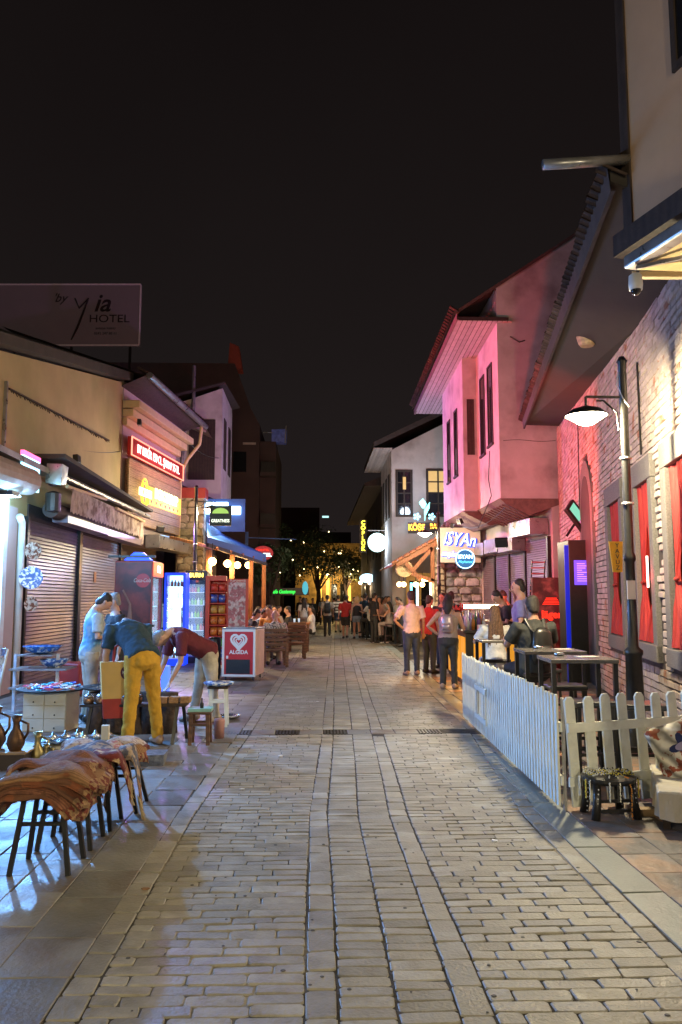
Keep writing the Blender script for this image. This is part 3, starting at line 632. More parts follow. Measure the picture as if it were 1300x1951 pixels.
# menu artwork and red neon by the shutters
MP = thing('poster_stand', 'tall dark poster stand with faded red print and neon letters', 'sign', (5.0, 18.0, 0))
MB().box(0, .9, 0, .12, 0, 2.1).build('board', mat('poster_print', (.05, .02, .018), .6, var=.6, scale=5, col2=(.14, .06, .05), patches=[4, .5, .6]), MP)
text('Jäger', .24, glow('neon_red', (1, .03, .012), 1.5), MP, (.42, -.02, 1.25), offset=.006)
for k in range(5): MB().box(.3 - .02 * k, .55 + .02 * k, -.02, -.004, 1.62 - k * .035, 1.635 - k * .035).build('neon_bar', 'neon_red', MP)
LD = thing('folded_rack', 'red folding rack leaning on the shutter behind the backpack man', 'rack', (5.35, 18.9, 1.7))
for a in (-.16, .16): MB().bar((a, 0, 0), (a + .12, .2, .85), .03).build('rail', 'dark_metal', LD)
for k in range(6): MB().bar((-.16 + k * .02, .03 * k, .1 + k * .14), (.16 + k * .02, .03 * k, .1 + k * .14), .03).build('slat', 'rust_red', LD)

# lamps ------------------------------------------------------------
glow('street_bulb', (1, .86, .6), 28)
def street_lamp(x, y, side, label, power, shade=.32, h=4.2, angle=165, col=(1, .85, .54), stem=.42):
    l = thing('street_lamp', label, 'street lamp', (x, y, 0), 0, 'street lamps along the lane')
    MB().lathe([(.15, 0), (.15, .06), (.1, .14), (.085, 1.0), (.1, 1.02), (.1, 1.06), (.055, 1.1), (.05, 2.0), (.065, 2.02), (.065, 2.06), (.048, 2.1), (.045, h), (.06, h + .02), (.03, h + .08)], n=16).build('pole', 'black_paint', l, smooth=True)
    for z in (2.62, 3.12): MB().lathe([(.06, 0), (.07, .01), (.06, .03)], n=12).build('pole_band', 'grey_metal', l, loc=(0, 0, z))
    hx = side * stem
    a = MB().bar((0, 0, h - .38), (hx, 0, h - .38), .025); a.loft([(side * .06, 0, h - .75), (side * .08, 0, h - .55), (side * .22, 0, h - .42), (side * .3, 0, h - .42)], .012, n=6)
    a.tube((hx, 0, h - .38), (hx, 0, h - .5), .015); a.build('arm', 'black_paint', l)
    MB().lathe([(.03, .1), (.08, .08), (shade * .5, .055), (shade * .72, -.005), (shade * .74, -.02), (shade * .7, -.012), (.04, .05)], (hx, 0, h - .58), n=24, cap=False).build('lamp_shade', 'dark_metal', l, smooth=True)
    MB().lathe([(shade * .7, -.01), (shade * .6, -.03), (shade * .42, -.07), (shade * .25, -.105), (.03, -.12)], (hx, 0, h - .58), n=24).build('diffuser', 'street_bulb', l, smooth=True)
    lamp_light('POINT', l, (hx, 0, h - .76), col, power, .09)
    return l
S1 = street_lamp(3.4, 8.4, -1, 'black street lamp with lit bowl shade before the brick wall, nearest one in view', 580)
MB().loft([(-.055, -.02, 4.1), (-.075, -.03, 3.95), (-.03, -.06, 3.8), (.04, -.05, 3.7)], .006, n=5).build('cable', 'white_plastic', S1)
street_lamp(3.78, 23.9, -1, 'lit street lamp in front of the porch roof and orange neon', 260)
street_lamp(-3.32, 22.0, 1, 'lit street lamp over the red snack rack on the left', 380, stem=.44, h=4.7)
street_lamp(3.9, 36, -1, 'far lit street lamp above the standing drinkers', 320)
street_lamp(1.4, 62, -1, 'smallest and farthest lit street lamp before the lit leaves', 300)
street_lamp(3.3, -5.0, -1, 'street lamp standing behind the viewer on the right pavement', 1350)
street_lamp(-3.6, -3.0, 1, 'street lamp standing behind the viewer on the left pavement', 800)
YT = thing('tag_sign', 'small yellow tag sign with vertical letters strapped to the nearest lamp post', 'sign', (3.24, 8.36, 2.05))
MB().prism([(-.075, .17), (.075, .17), (.06, -.16), (-.04, -.16)], 0, .02, 'y').build('plate', mat('yellow_sign', (.75, .4, .02), .5), YT)
for k, c_ in enumerate('YAVUZ'): text(c_, .065, 'black_paint', YT, (.01, -.006, .125 - k * .06), ext=.002)
MB().box(3.33, 3.42, 8.32, 8.335, 1.6, 1.8).build('sticker', 'white_plastic', None)
tag(bpy.data.objects['sticker'], 'torn white sticker on the nearest black lamp post', 'sticker')

# signs on the right, farther ---------------------------------------
CO = thing('neon_sign', 'vertical yellow neon letters at the far right house', 'sign', (2.22, 36, 4.5))
MB().box(-.16, .16, .02, .1, -.75, .75).build('board', 'black_paint', CO)
for k, c_ in enumerate('ÇÖPLÜK'): text(c_, .26, glow('neon_yellow', (1, .8, .05), 3.5), CO, (0, -.0, .6 - k * .24), ext=.01, offset=.008)
RD = thing('round_sign', 'round white glowing disc sign with cyan rim past the neon flower', 'sign', (2.7, 34, 4.05))
MB().lathe([(.4, -.06), (.42, 0), (.4, .06)], n=32).build('disc', glow('disc_white', (.62, .9, .88), 1.0), RD).rotation_euler = (PI / 2, 0, 0)
text('Alim', .26, 'black_paint', RD, (0, -.07, .06), shear=.3, offset=.006); text('Pub', .22, 'black_paint', RD, (0, -.07, -.17), shear=.3, offset=.006)
MB().bar((-.4, 0, .52), (.75, 0, .52), .03).build('arm', 'grey_metal', RD); lamp_light('POINT', RD, (0, -.4, 0), (.7, .85, 1), 120, .3)
MB().box(.62, .68, .0, .05, -.8, .5).build('light_tube', glow('neon_teal', (.1, .6, .6), 1.4), RD)
KO = thing('neon_sign', 'orange neon lettering topped by a cyan neon flower', 'sign', (4.15, 29.6, 4.3))
MB().box(-.62, .62, .02, .07, -.22, .2).build('board', 'black_paint', KO); lamp_light('POINT', KO, (-.3, -.9, 1.0), (.62, .78, 1), 130, .2)
glow('neon_orange', (1, .42, .04), 3)
text('KÖŞE', .32, 'neon_orange', KO, (-.3, -.0, .0), ext=.01, offset=.012, sx=.75); text('BAR', .27, 'neon_orange', KO, (.4, 0, .05), ext=.01, offset=.01, sx=.75)
glow('neon_mint', (.25, .9, .8), 1.6)
for pts in [[(-.08, .75), (-.2, .95), (-.05, 1.12), (.1, .9), (0, .72)], [(.02, .72), (.22, .98), (.2, .75), (.05, .45)], [(0, .3), (0, .7), (.06, .5), (.02, .25)]]:
    MB().prism(pts, -.02, .02, 'y').build('flower_petal', 'neon_mint', KO)
for sx in (-1, 1):
    for k in range(5):
        a = k * 2 * PI / 5; MB().prism([(sx * .28, .42), (sx * .28 + .12 * math.cos(a - .4), .42 + .12 * math.sin(a - .4)), (sx * .28 + .15 * math.cos(a), .42 + .15 * math.sin(a)), (sx * .28 + .12 * math.cos(a + .4), .42 + .12 * math.sin(a + .4))], -.02, .01, 'y').build('flower_petal', glow('neon_sky', (.3, .75, 1), 2), KO)
OV = thing('oval_sign', 'small oval white and blue lit sign near the far end', 'sign', (3.0, 45, 2.8))
MB().lathe([(.42, -.04), (.44, 0), (.42, .04)], n=24).build('disc', glow('oval_white', (.55, .85, 1), 2), OV).rotation_euler = (PI / 2, 0, 0)
OV.scale = (1, 1, .6)
PAR = thing('parasol', 'white parasol with blue shade beside the round white disc sign', 'parasol', (4.0, 32, 2.5))
MB().lathe([(1.1, .45), (.6, .72), (.05, .95)], n=8).build('canopy', 'white_paint', PAR); MB().tube((0, 0, -2.5), (0, 0, 1), .03).build('pole', 'grey_metal', PAR)

# ============================================================ LEFT SIDE
LA = frame('shuttered_shop', 'ochre plaster shop with purple lit roller shutters and a sagging awning rail', 'building', (-5.3, 10.0), (-5.3, 21.4))
# local s = Y - 10, street is at -y
MB().prism([(-6, 0), (11.4, 0), (11.4, 7.55), (3, 5.75), (-6, 3.9)], .0, 5, 'y').build('wall', 'yellow_plaster', LA)
MB().add([(-6, -.25, 4.05), (11.5, -.25, 7.85), (11.5, 5, 9.6), (-6, 5, 6.6), (-6, -.25, 3.9), (11.5, -.25, 7.62), (11.5, .1, 7.62), (-6, .1, 3.9)], [(0, 1, 2, 3), (0, 1, 5, 4), (4, 5, 6, 7)]).build('roof', 'roof_dark', LA)
MB().box(4.6, 11.4, -.03, -.002, 0, 3.35).build('shop_frame', 'mortar_dark', LA)
for a, c_ in ((4.45, 7.55), (7.75, 11.25)):
    o = corrug(MB(), a, c_, .05, 3.05, -.05, .068, -.016).build('shutter_curtain', 'shutter_metal', LA, fixn=False)
for a in (4.36, 7.55, 11.25): MB().box(a, a + .1 if a != 7.55 else a + .2, -.12, -.035, 0, 3.1).build('guide_rail', 'dark_metal', LA)
MB().box(7.68, 7.7, -.122, -.1, 3.04, 3.06).build('bolt', 'white_plastic', LA)
MB().box(8.9, 9.1, -.075, -.068, 2.0, 2.25).build('sticker', 'orange_wood', LA)
MB().tube((4.62, -.42, 3.25), (11.3, -.42, 3.25), .15, n=14).build('shutter_roll', 'dark_plaster', LA)
for a, c_ in ((5.1, 8.0), (8.02, 11.5)):
    MB().box(a, c_, -.6, -.3, 3.05, 3.2, j=.01).build('rail', 'shutter_metal', LA)
    b = MB(); n = 26; vs = []
    mat('torn_valance', (.4, .33, .26), .9, var=.35, scale=5, bump=.4, col2=(.2, .14, .1), patches=[4, .5, .6])
    for k in range(n + 1):
        x = a + (c_ - a) * k / n; dz = .05 * abs(math.sin(k * 1.57)) + R.uniform(0, .03)
        vs += [(x, -.66, 3.72), (x, -.64 + R.uniform(-.02, .02), 3.5), (x, -.63, 3.22 + dz)]
    b.add(vs, [(k * 3 + i, k * 3 + i + 1, k * 3 + 4 + i, k * 3 + 3 + i) for k in range(n) for i in (0, 1)]); b.build('valance', 'torn_valance', LA, fixn=False)
MB().tube((4.4, -.5, 3.92), (11.6, -.75, 3.85), .06, n=10).build('awning_tube', 'grey_metal', LA)
MB().tube((4.9, -.62, 3.72), (7.3, -.72, 3.78), .035, n=8).build('arm', 'cream_moulding', LA)
MB().tube((8.3, -.7, 3.7), (11.2, -.72, 3.68), .035, n=8).build('arm', 'cream_moulding', LA)
MB().box(4.2, 4.55, -.75, -.45, 3.68, 4.02, j=.04).build('awning_motor', 'grey_metal', LA)
MB().prism([(4.0, 4.1), (11.7, 3.98), (11.7, 4.04), (4.0, 4.18)], -.85, 0, 'y').build('canopy', 'roof_dark', LA)
MB().lathe([(.13, -.16), (.14, -.1), (.14, .16), (.05, .2)], n=12).build('junction_box', 'black_paint', LA, loc=(4.35, -.55, 3.35))
MB().loft([(4.14, -.09, 0), (4.14, -.09, 2.75), (4.08, -.11, 2.95), (3.92, -.12, 3.05)], .065, n=12).build('downpipe', 'white_plastic', LA, smooth=True)
for k in range(2): MB().box(4.75, 11.3, -.28 + k * .0, -.05, .0, .06).build('step', 'grey_slab', LA) if k == 0 else None
MB().bar((3.3, -.03, 3.2), (3.3, -.03, 5.3), .05).build('wall_rod', 'grey_metal', LA)
b = MB(); b.bar((3.4, -.04, 5.2), (9.9, -.06, 5.62), .03)
for k in range(60):
    t = k / 60; b.bar((3.4 + 6.5 * t, -.05, 5.2 + .42 * t), (3.4 + 6.5 * t + R.uniform(-.05, .05), -.09, 5.2 + .42 * t - R.uniform(.04, .1)), .012)
b.build('lamp_string', 'dark_plaster', LA)
# cornice building with signs
LB = frame('cornice_shop', 'mauve plaster shop with stepped cream cornice, gutter and wooden sign wall', 'building', (-5.28, 21.4), (-4.66, 26.2))
LL = math.dist((-5.28, 21.4), (-4.66, 26.2))
MB().prism([(0, 3.2), (LL, 3.2), (LL, 7.6), (0, 7.6)], 0, 4, 'y').build('wall', 'pink_plaster', LB)
MB().box(0, LL, .6, 4, 0, 3.2).build('recess_wall', 'dark_plaster', LB)
for k in range(3): MB().box(-.05, LL + .1 + k * .15, -.14 - .17 * k, 0, 6.35 + .24 * k, 6.56 + .24 * k).build('cornice', 'cream_moulding', LB, bevel=.02)
g = MB().tube((-.1, -.75, 7.7), (LL + .9, -.75, 7.55), .1, n=10).build('gutter', 'grey_metal', LB)
MB().add([(-.2, -.7, 7.68), (LL + .9, -.7, 7.6), (LL + .9, 3.5, 9.2), (-.2, 3.5, 9.2), (-.2, 0, 7.4), (LL + .9, 0, 7.4)], [(0, 1, 2, 3), (0, 1, 5, 4)]).build('roof', 'roof_tile', LB)
for k in range(22): child('roof_tile', tme, g, (-.1 + k * .27, -.68, 7.75), (rad(28), 0, 0), (1.4, 1, 1.3))
MB().loft([(LL + .5, -.72, 7.5), (LL + .7, -.6, 6.9), (LL + .3, -.3, 6.3), (LL + .05, -.15, 5.8), (LL + .05, -.12, 3.3)], .06, n=8).build('downpipe', 'cream_moulding', LB, smooth=True)
wb = MB().box(.05, LL - .05, -.16, -.1, 3.68, 5.45).build('sign_wall', 'brown_wood', LB)
for k in range(7): MB().box(.05, LL - .05, -.2, -.162, 3.7 + k * .252, 3.94 + k * .252).build('plank', 'plank_wood', wb)
RSN = thing('neon_sign', 'long red framed neon price sign with white letters above the wooden sign wall', 'sign', (-5.28, 21.4, 0), LB.rotation_euler.z)
MB().box(-.12, LL - .15, -.3, -.2, 5.5, 6.02).build('panel', mat('red_panel', (.12, .004, .004), .5, emit=(1, .01, .01), es=.1), RSN)
fr = MB(); 
for a in ((-.12, LL - .15, 5.5, 5.525), (-.12, LL - .15, 5.995, 6.02), (-.12, -.08, 5.526, 5.994), (LL - .19, LL - .15, 5.526, 5.994)): fr.box(a[0], a[1], -.33, -.301, a[2], a[3])
fr.build('frame', glow('neon_rose', (1, .25, .16), 2.2), RSN)
text('BY BEKİR 150 CL. ŞARAP 75 TL.', .34, mat('neon_red_dim', (.3, .01, .01), .5, emit=(1, .02, .015), es=1.0), RSN, (LL / 2 - .14, -.305, 5.75), ext=.004, sx=.83, offset=.012, name='letter_halo')
text('BY BEKİR 150 CL. ŞARAP 75 TL.', .34, glow('neon_hot', (1, .8, .72), 2.2), RSN, (LL / 2 - .14, -.32, 5.75), ext=.005, sx=.83, offset=.002)
lamp_light('AREA', RSN, (LL / 2, -.6, 5.75), (1, .05, .04), 14, 4, rot=(PI / 2 , 0, 0), sizey=.3)
YS = thing('neon_sign', 'bright yellow lit block letters with oval emblem on wooden planks', 'sign', (-5.28, 21.4, 0), LB.rotation_euler.z)
glow('neon_gold', (1, .62, .05), 1.6); glow('neon_goldhot', (1, .92, .5), 3)
for r in (.42, .3): MB().loft([(1.05 + r * .62 * math.cos(t * PI / 12), -.3, 4.6 + r * math.sin(t * PI / 12)) for t in range(25)], .022, n=5).build('emblem_ring', 'neon_gold', YS)
MB().box(.55, 1.55, -.34, -.31, 4.5, 4.72).build('emblem_band', 'neon_goldhot', YS); text('BOX-İS', .2, 'brown_wood', YS, (1.05, -.345, 4.61), sx=.9, ext=.003)
MB().box(1.6, LL - .12, -.24, -.205, 4.36, 4.88).build('light_panel', 'neon_gold', YS)
text('BOX SARAP', .42, 'neon_goldhot', YS, (3.15, -.27, 4.72), ext=.015, offset=.014, sx=1.0); 
for k in range(7): MB().box(1.75 + k * .43, 1.87 + k * .43, -.245, -.2405, 4.42, 4.5).build('print_mark', 'brown_wood', YS)
lamp_light('AREA', YS, (LL / 2 + .4, -.7, 4.6), (1, .72, .2), 34, 3.5, rot=(PI / 2, 0, PI), sizey=.4)
MB().box(1.9, LL + .7, -.5, -.05, 3.1, 3.5).build('shutter_box', 'grey_metal', LB, bevel=.02)
# blue lit little roof lamp over the cola cabinet
CP = thing('stone_pillar', 'rough pale rubble pillar beside the yellow neon shop', 'pillar', (0, 0, 0))
stonewall(CP, -4.66, -3.75, 26.6, 0, 5.0, .24, 'rubble_stone', 110)
MB().box(-4.7, -3.7, 26.5, 27.2, 5.0, 5.35).build('cap', 'rust_red', CP)
# lavender bay house
LV = thing('bay_house', 'lavender bay house with paired slit windows behind the stone pillar', 'house')
MB().prism([(-7.5, 5.0), (-3.6, 5.0), (-3.6, 9.75), (-5.4, 9.1), (-7.5, 8.6)], 30, 33.6, 'y').build('wall', 'white_plaster', LV)
MB().box(-7.5, -4.2, 30.3, 33.5, 0, 5).build('ground_floor_wall', 'dark_plaster', LV)
MB().box(-4.85, -3.85, 29.95, 30, 6.15, 8.5).build('window', 'dark_wood', LV); 
for a in (30.6, 32.2): MB().box(-3.6, -3.57, a, a + .75, 6.7, 8.7).build('window', 'dark_wood', LV)
MB().add([(-7.5, 29.8, 8.9), (-3.5, 29.8, 9.95), (-3.3, 34, 9.95), (-7.5, 34, 8.9), (-7.5, 29.8, 8.8), (-3.5, 29.8, 9.85)], [(0, 1, 2, 3), (0, 1, 5, 4)]).build('roof', 'roof_dark', LV)
MB().add([(-6.5, 28.2, 8.9), (-3.95, 28.2, 7.75), (-3.95, 30, 7.75), (-6.5, 30, 8.9), (-6.5, 28.2, 8.75), (-3.95, 28.2, 7.6)], [(0, 1, 2, 3), (0, 1, 5, 4)]).build('porch_roof', 'soffit_board', LV)
MB().add([(-5.2, 28.5, 5.9), (-3.7, 28.5, 5.2), (-3.6, 30, 5.3), (-5.2, 30, 6.0), (-5.2, 28.5, 5.75), (-3.7, 28.5, 5.1)], [(0, 1, 2, 3), (0, 1, 5, 4)]).build('porch_roof', 'roof_tile', LV)
MB().tube((-4.7, 29.9, 8.3), (-4.7, 29.9, 10.6), .07).build('flue_pipe', 'grey_metal', LV)
MB().tube((-4.78, 27.4, 3.4), (-4.6, 27.4, 8.2), .07).build('downpipe', 'grey_metal', LV)
# tall dark building behind
TB = thing('tower_block', 'tall unlit brown block behind the lavender bay house', 'building')
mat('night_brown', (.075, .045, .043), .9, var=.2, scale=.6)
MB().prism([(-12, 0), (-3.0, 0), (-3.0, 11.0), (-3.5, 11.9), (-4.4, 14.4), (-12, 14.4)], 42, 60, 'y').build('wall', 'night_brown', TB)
for z in (9.9, 3.9): MB().box(-3.9, -3.2, 41.96, 42, z, z + .12).build('vent_slot', 'soffit_board', TB)
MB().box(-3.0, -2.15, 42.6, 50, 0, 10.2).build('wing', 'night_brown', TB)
for z in (5.4, 8.2): MB().box(-2.95, -2.1, 41.8, 43, z, z + .18).build('balcony', 'night_brown', TB); MB().box(-2.9, -2.12, 41.84, 41.88, z + .18, z + .75).build('balcony_rail', 'dark_metal', TB)
for x, z in ((-4.4, 5.6), (-4.4, 8.4), (-5.8, 8.4)): MB().box(x, x + .7, 41.93, 41.99, z, z + 1.1).build('window', 'window_glass', TB)
MB().prism([(-4.9, 14.4), (-4.1, 14.4), (-4.3, 15.7), (-4.8, 15.9)], 43, 44, 'y').build('chimney', mat('red_flue_glow', (.3, .06, .04), .7, emit=(1, .1, .05), es=.008), TB)  # the flue glows faintly red by itself, without any lamp
SA = thing('satellite_box', 'blue tinted rooftop box sticking out beside the dark block', 'antenna', (-1.95, 42.7, 10.62))
MB().box(-.4, .3, 0, .6, -.4, .3, j=.08).build('panel', mat('blue_tint_glow', (.1, .13, .3), .5, var=.8, scale=6, emit=(.2, .25, 1), es=.03), SA); MB().bar((.3, 0, -.5), (.35, 0, .5), .06).build('post', 'grey_metal', SA); MB().bar((-.9, 0, .1), (-.4, 0, .1), .05).build('arm', 'grey_metal', SA)  # blue light on the panel is put in as a faint emission
# roof-top hotel billboard
BB = thing('billboard', 'faded hotel billboard given a faint glow standing on the roofs at upper left', 'billboard', (-10.8, 34, 14.1), rad(-2))
MB().box(-3.6, 3.05, 0, .2, -1.4, 1.4).build('panel', mat('billboard_print_glow', (.14, .105, .105), .8, var=.08, scale=.8, emit=(.5, .33, .36), es=.02), BB)  # the print emits a little by itself; no lamp lights the board
b = MB(); b.box(-3.6, 3.05, -.03, 0, 1.36, 1.42); b.box(-3.6, 3.05, -.03, 0, -1.42, -1.36); b.box(3.02, 3.08, -.031, 0, -1.36, 1.36); b.build('frame', mat('billboard_rim_glow', (.5, .4, .4), .6, emit=(.5, .35, .36), es=.05), BB)  # the rim glows too, drawing a light edge round the board
mat('billboard_ink', (.02, .012, .012), .8)
text("'by", .55, 'billboard_ink', BB, (-.55, -.02, .75), shear=.4); text('ia', 1.15, 'billboard_ink', BB, (1.35, -.02, .5), shear=.3, offset=.015)
MB().loft([(.15, -.02, .75), (.35, -.02, .3), (.75, -.02, .75), (.3, -.02, -.6), (.05, -.02, -1.15)], [.03, .05, .04, .06, .03], n=5).build('lettering', 'billboard_ink', BB)
text('HOTEL', .5, 'billboard_ink', BB, (1.7, -.02, -.2), sx=1.15); text('antalya kaleiçi', .16, 'billboard_ink', BB, (1.55, -.02, -.62)); text('0242 247 80 11', .16, 'billboard_ink', BB, (1.55, -.02, -.86))
for x in (-2.5, 0, 2.6): MB().bar((x, .2, -3.5), (x, .2, -1.3), .1).build('post', 'dark_metal', BB)
UR = thing('upper_roofs', 'dark stepped roofs rising behind the ochre shop', 'building')
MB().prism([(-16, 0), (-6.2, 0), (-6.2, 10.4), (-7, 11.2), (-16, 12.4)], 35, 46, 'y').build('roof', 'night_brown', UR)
MB().prism([(-12, 0), (-5.6, 0), (-5.6, 8.6), (-12, 9.6)], 26.4, 29.5, 'y').build('wall', 'night_brown', UR)

# lit souvenir shop at the left edge
LS = thing('souvenir_shop', 'blue-white lit souvenir shop front with glass cases at the left edge', 'shop front', (-5.3, 8.0, 0))
mat('blue_lit_frame', (.62, .66, .7), .4)
MB().box(.0, .1, 5.15, 5.5, 0, 3.3).build('door_frame', 'blue_lit_frame', LS, bevel=.01); MB().box(.0, .06, 5.52, 6.0, 0, 3.2).build('stone_jamb', 'pink_plaster', LS); MB().box(.1, .13, 5.2, 5.24, .9, 2.9).build('light_tube', glow('added_tube_ice', (.3, .7, 1), 5), LS); MB().box(.0, .1, -2, -1.8, 0, 3.3).build('door_frame', 'blue_lit_frame', LS)  # the glowing tube is added to make the frame look lit blue
MB().box(-.02, .06, -2, 5.1, .0, .5).build('plinth', 'blue_lit_frame', LS)
mat('white_print_mix', (.55, .57, .6), .5, var=.6, scale=22, col2=(.1, .1, .14), patches=[18, .5, .55])
MB().box(-.02, .05, -2, 5.1, .502, 3.2).build('display_cabinet', 'white_print_mix', LS)
rr = MB().tube((.35, 5.6, 3.62), (.45, -2, 3.4), .24, n=16).build('rolled_awning', 'soffit_board', LS)
MB().box(-.0, .5, -1.9, 6.5, 3.85, 3.95).build('canopy', 'grey_metal', LS)
MB().box(.44, .48, 5.0, 5.8, 3.45, 3.98).build('lit_sign', glow('edge_sign', (.35, .8, 1), 3), LS); MB().box(.43, .49, 5.0, 5.8, 3.982, 4.06).build('lit_sign_edge', glow('edge_sign_pink', (1, .1, .3), 3), LS)
PL = thing('pendant_lamp', 'blue-white glowing pendant dish lamp at the souvenir shop edge', 'lamp', (-4.98, 12.9, 3.3))
MB().lathe([(.18, -.03), (.16, -.0), (.05, .05), (.02, .1)], n=20).build('lamp_shade', glow('pendant_glow', (.35, .75, 1), 5), PL, smooth=True); MB().tube((0, 0, .1), (0, 0, .5), .01).build('cord', 'black_paint', PL)
lamp_light('POINT', PL, (.1, 0, -.1), (.3, .65, 1), 160, .08)
FL = thing('flood_lamp', 'small white-blue flood lamp fixed beside the pendant lamp at the left edge', 'lamp', (-4.75, 12.3, 3.2))
MB().box(-.1, .1, -.14, .14, 0, .07).build('housing', 'dark_metal', FL); MB().box(-.09, .09, -.13, .13, -.012, -.002).build('diffuser', glow('flood_white', (.5, .75, 1), 10), FL)
lamp_light('SPOT', FL, (.02, 0, -.06), (.17, .44, 1), 1700, .06, rot=aim((-4.73, 12.3, 3.14), (-2.6, 5.0, 0)), angle=100, blend=.5)

lamp_light('AREA', LS, (.35, 1.6, 2.9), (.16, .42, 1), 300, .4, rot=(0, rad(-62), 0), sizey=5)
# restaurant with blue awning and bulbs -----------------------------------
RE = thing('blue_awning_restaurant', 'open-air restaurant with blue lit sloped awning and orange timber posts', 'restaurant')
mat('blue_canvas', (.03, .1, .3), .6, var=.1); mat('blue_sheet', (.02, .07, .25), .6, var=.15, scale=3)
MB().add([(-2.9, 21.3, 3.28), (-1.75, 28.5, 3.2), (-3.3, 29, 3.95), (-3.3, 24, 3.95), (-2.9, 21.3, 3.1), (-1.75, 28.5, 2.9)], [(0, 1, 2, 3), (0, 1, 5, 4)]).build('awning', 'blue_canvas', RE)
MB().bar((-2.9, 21.3, 3.06), (-1.75, 28.5, 2.86), .08, .1).build('beam', 'dark_wood', RE)
for y, x in ((21.6, -2.88), (24, -2.5), (26.4, -2.12), (28.4, -1.82)): MB().bar((x, y, 0), (x, y, 2.95), .14).build('post', 'orange_wood', RE)
for k in range(5): MB().bar((-2.7 + .22 * k, 22 + 1.5 * k, 3.0), (-4.2 + .15 * k, 23 + 1.4 * k, 3.4), .08).build('rafter', 'orange_wood', RE)
MB().box(-4.3, -4.1, 27.3, 33, 0, 3.4).build('back_wall', mat('restaurant_wall', (.3, .18, .08), .8, var=.3, scale=2), RE)
MB().box(-4.0, -2.45, 27.5, 27.6, 3.95, 5.1).build('sign_wall', 'blue_sheet', RE)
bs = thing('light_panel_sign', 'group of bright white light panels on blue sheet above the blue awning', 'sign', (-3.3, 27.4, 4.55))
glow('panel_white', (.55, .85, 1), 5)
for a in ((-.62, -.2, .0, .42), (-.17, .28, -.08, .42), (.38, .72, -.02, .28), (-.02, .22, -.4, -.1)): MB().box(a[0], a[1], -.04, .02, a[2], a[3]).build('light_panel', 'panel_white', bs, bevel=.03)
lamp_light('AREA', bs, (0, -.3, .1), (.2, .5, 1), 40, 1.2, rot=(rad(60), 0, PI), sizey=.5)
GS = thing('hanging_sign', 'green and white GREATNESS board hanging below the left street lamp', 'sign', (-2.52, 21.0, 3.82))
MB().box(-.29, .29, 0, .08, -.27, .27).build('board', mat('sign_dark_green', (.02, .04, .015), .4), GS, bevel=.02)
MB().prism([(-.22, .06)] + [(.22 * math.cos(PI - t * PI / 8), .06 + .15 * math.sin(t * PI / 8)) for t in range(9)], -.012, -.001, 'y').build('emblem', glow('leaf_green', (.35, .6, .12), .9), GS)
text('GREATNESS', .115, glow('soft_white', (.9, 1, .8), 1.4), GS, (0, -.012, -.14), sx=.8, offset=.002)
HS = thing('oval_sign', 'small red and cyan lit oval hotel sign beyond the blue awning', 'sign', (-2.2, 33.5, 3.55))
MB().lathe([(.42, -.05), (.44, 0), (.42, .05)], n=24).build('disc', glow('dark_red_glow', (.4, .02, .03), .6), HS).rotation_euler = (PI / 2, 0, 0); HS.scale = (1, 1, .7)
text('HOTEL', .28, glow('neon_cyan2', (.5, .95, 1), 3), HS, (0, -.07, -.12), sx=.85, offset=.006); text('DANTEL', .18, 'neon_red', HS, (0, -.07, .18), sx=.8)
MB().box(-.75, -.55, 0, .1, -.3, .3).build('side_box', glow('red_box', (1, .03, .03), 2), HS)
MB().bar((-.7, .1, -.6), (-.7, .1, 1.3), .12).build('post', 'blue_canvas', HS); MB().bar((-.7, .1, .95), (1.4, .1, .85), .06).build('arm', 'blue_canvas', HS)
glow('edison', (1, .55, .18), 22)
for k, (u, y, z) in enumerate(((-2.78, 21.5, 2.62), (-2.6, 23.6, 2.66), (-2.5, 25.6, 2.7), (-2.27, 27, 2.76))):
    l = thing('bulb_lamp', ('nearest', 'second', 'third', 'farthest')[k] + ' round glowing bulb in the row under the blue awning', 'lamp', (u, y, z), 0, 'bulbs under the blue awning')
    MB().ball((0, 0, 0), .11).build('bulb', 'edison', l, smooth=True); MB().tube((0, 0, .1), (0, 0, .5), .012).build('cord', 'black_paint', l)
    lamp_light('POINT', l, (0, 0, -.15), (1, .56, .22), 70, .08)
GN = thing('neon_sign', 'green neon word sign ending in a cyan figure past the diners', 'sign', (-1.9, 42, 2.1))
text('Cafe Gaziantep', .27, glow('neon_green', (.04, .8, .08), 1.2), GN, (.2, 0, -.1), shear=.3, offset=.01, sx=.8); MB().ball((1.4, 0, .1), (.16, .06, .36)).build('figure', glow('neon_aqua', (.08, .45, .55), .9), GN)
MB().box(-1.1, 1.6, .05, .1, -.28, .1).build('board', 'black_paint', GN)
# coloured flood lamps of the bars (they make the red, violet and blue washes; the rose one is added)
def flood(name, label, loc, dst, col, power, angle=90, size=.12):
    f = thing('flood_lamp', label, 'lamp', loc)
    MB().box(-.11, .11, -.08, .08, -.05, .05).build('housing', 'black_paint', f, bevel=.01).rotation_euler = aim(loc, dst)
    lamp_light('SPOT', f, tuple((Vector(dst) - Vector(loc)).normalized() * .12), col, power, size, rot=aim(loc, dst), angle=angle, blend=.6); return f
flood('a', 'red flood lamp on the cornice shop gutter aimed at the bays', (-4.6, 20.4, 6.2), (4.9, 21.4, 6.0), (1, .06, .1), 4000, 80)
flood('b', 'violet flood lamp on the lavender house aimed across the lane', (-3.3, 29.0, 5.0), (4.6, 25.5, 6.0), (.55, .28, 1), 2600, 80)
flood('c', 'red flood lamp low beside the booth aimed at the gable', (3.3, 13.8, 2.6), (6.0, 20.3, 6.5), (1, .09, .08), 800, 140)
flood('d', 'violet flood lamp over the shutter row aimed at the left shops', (4.2, 22.6, 3.85), (-4.8, 19.5, 1.0), (.6, .28, 1), 420, 80)
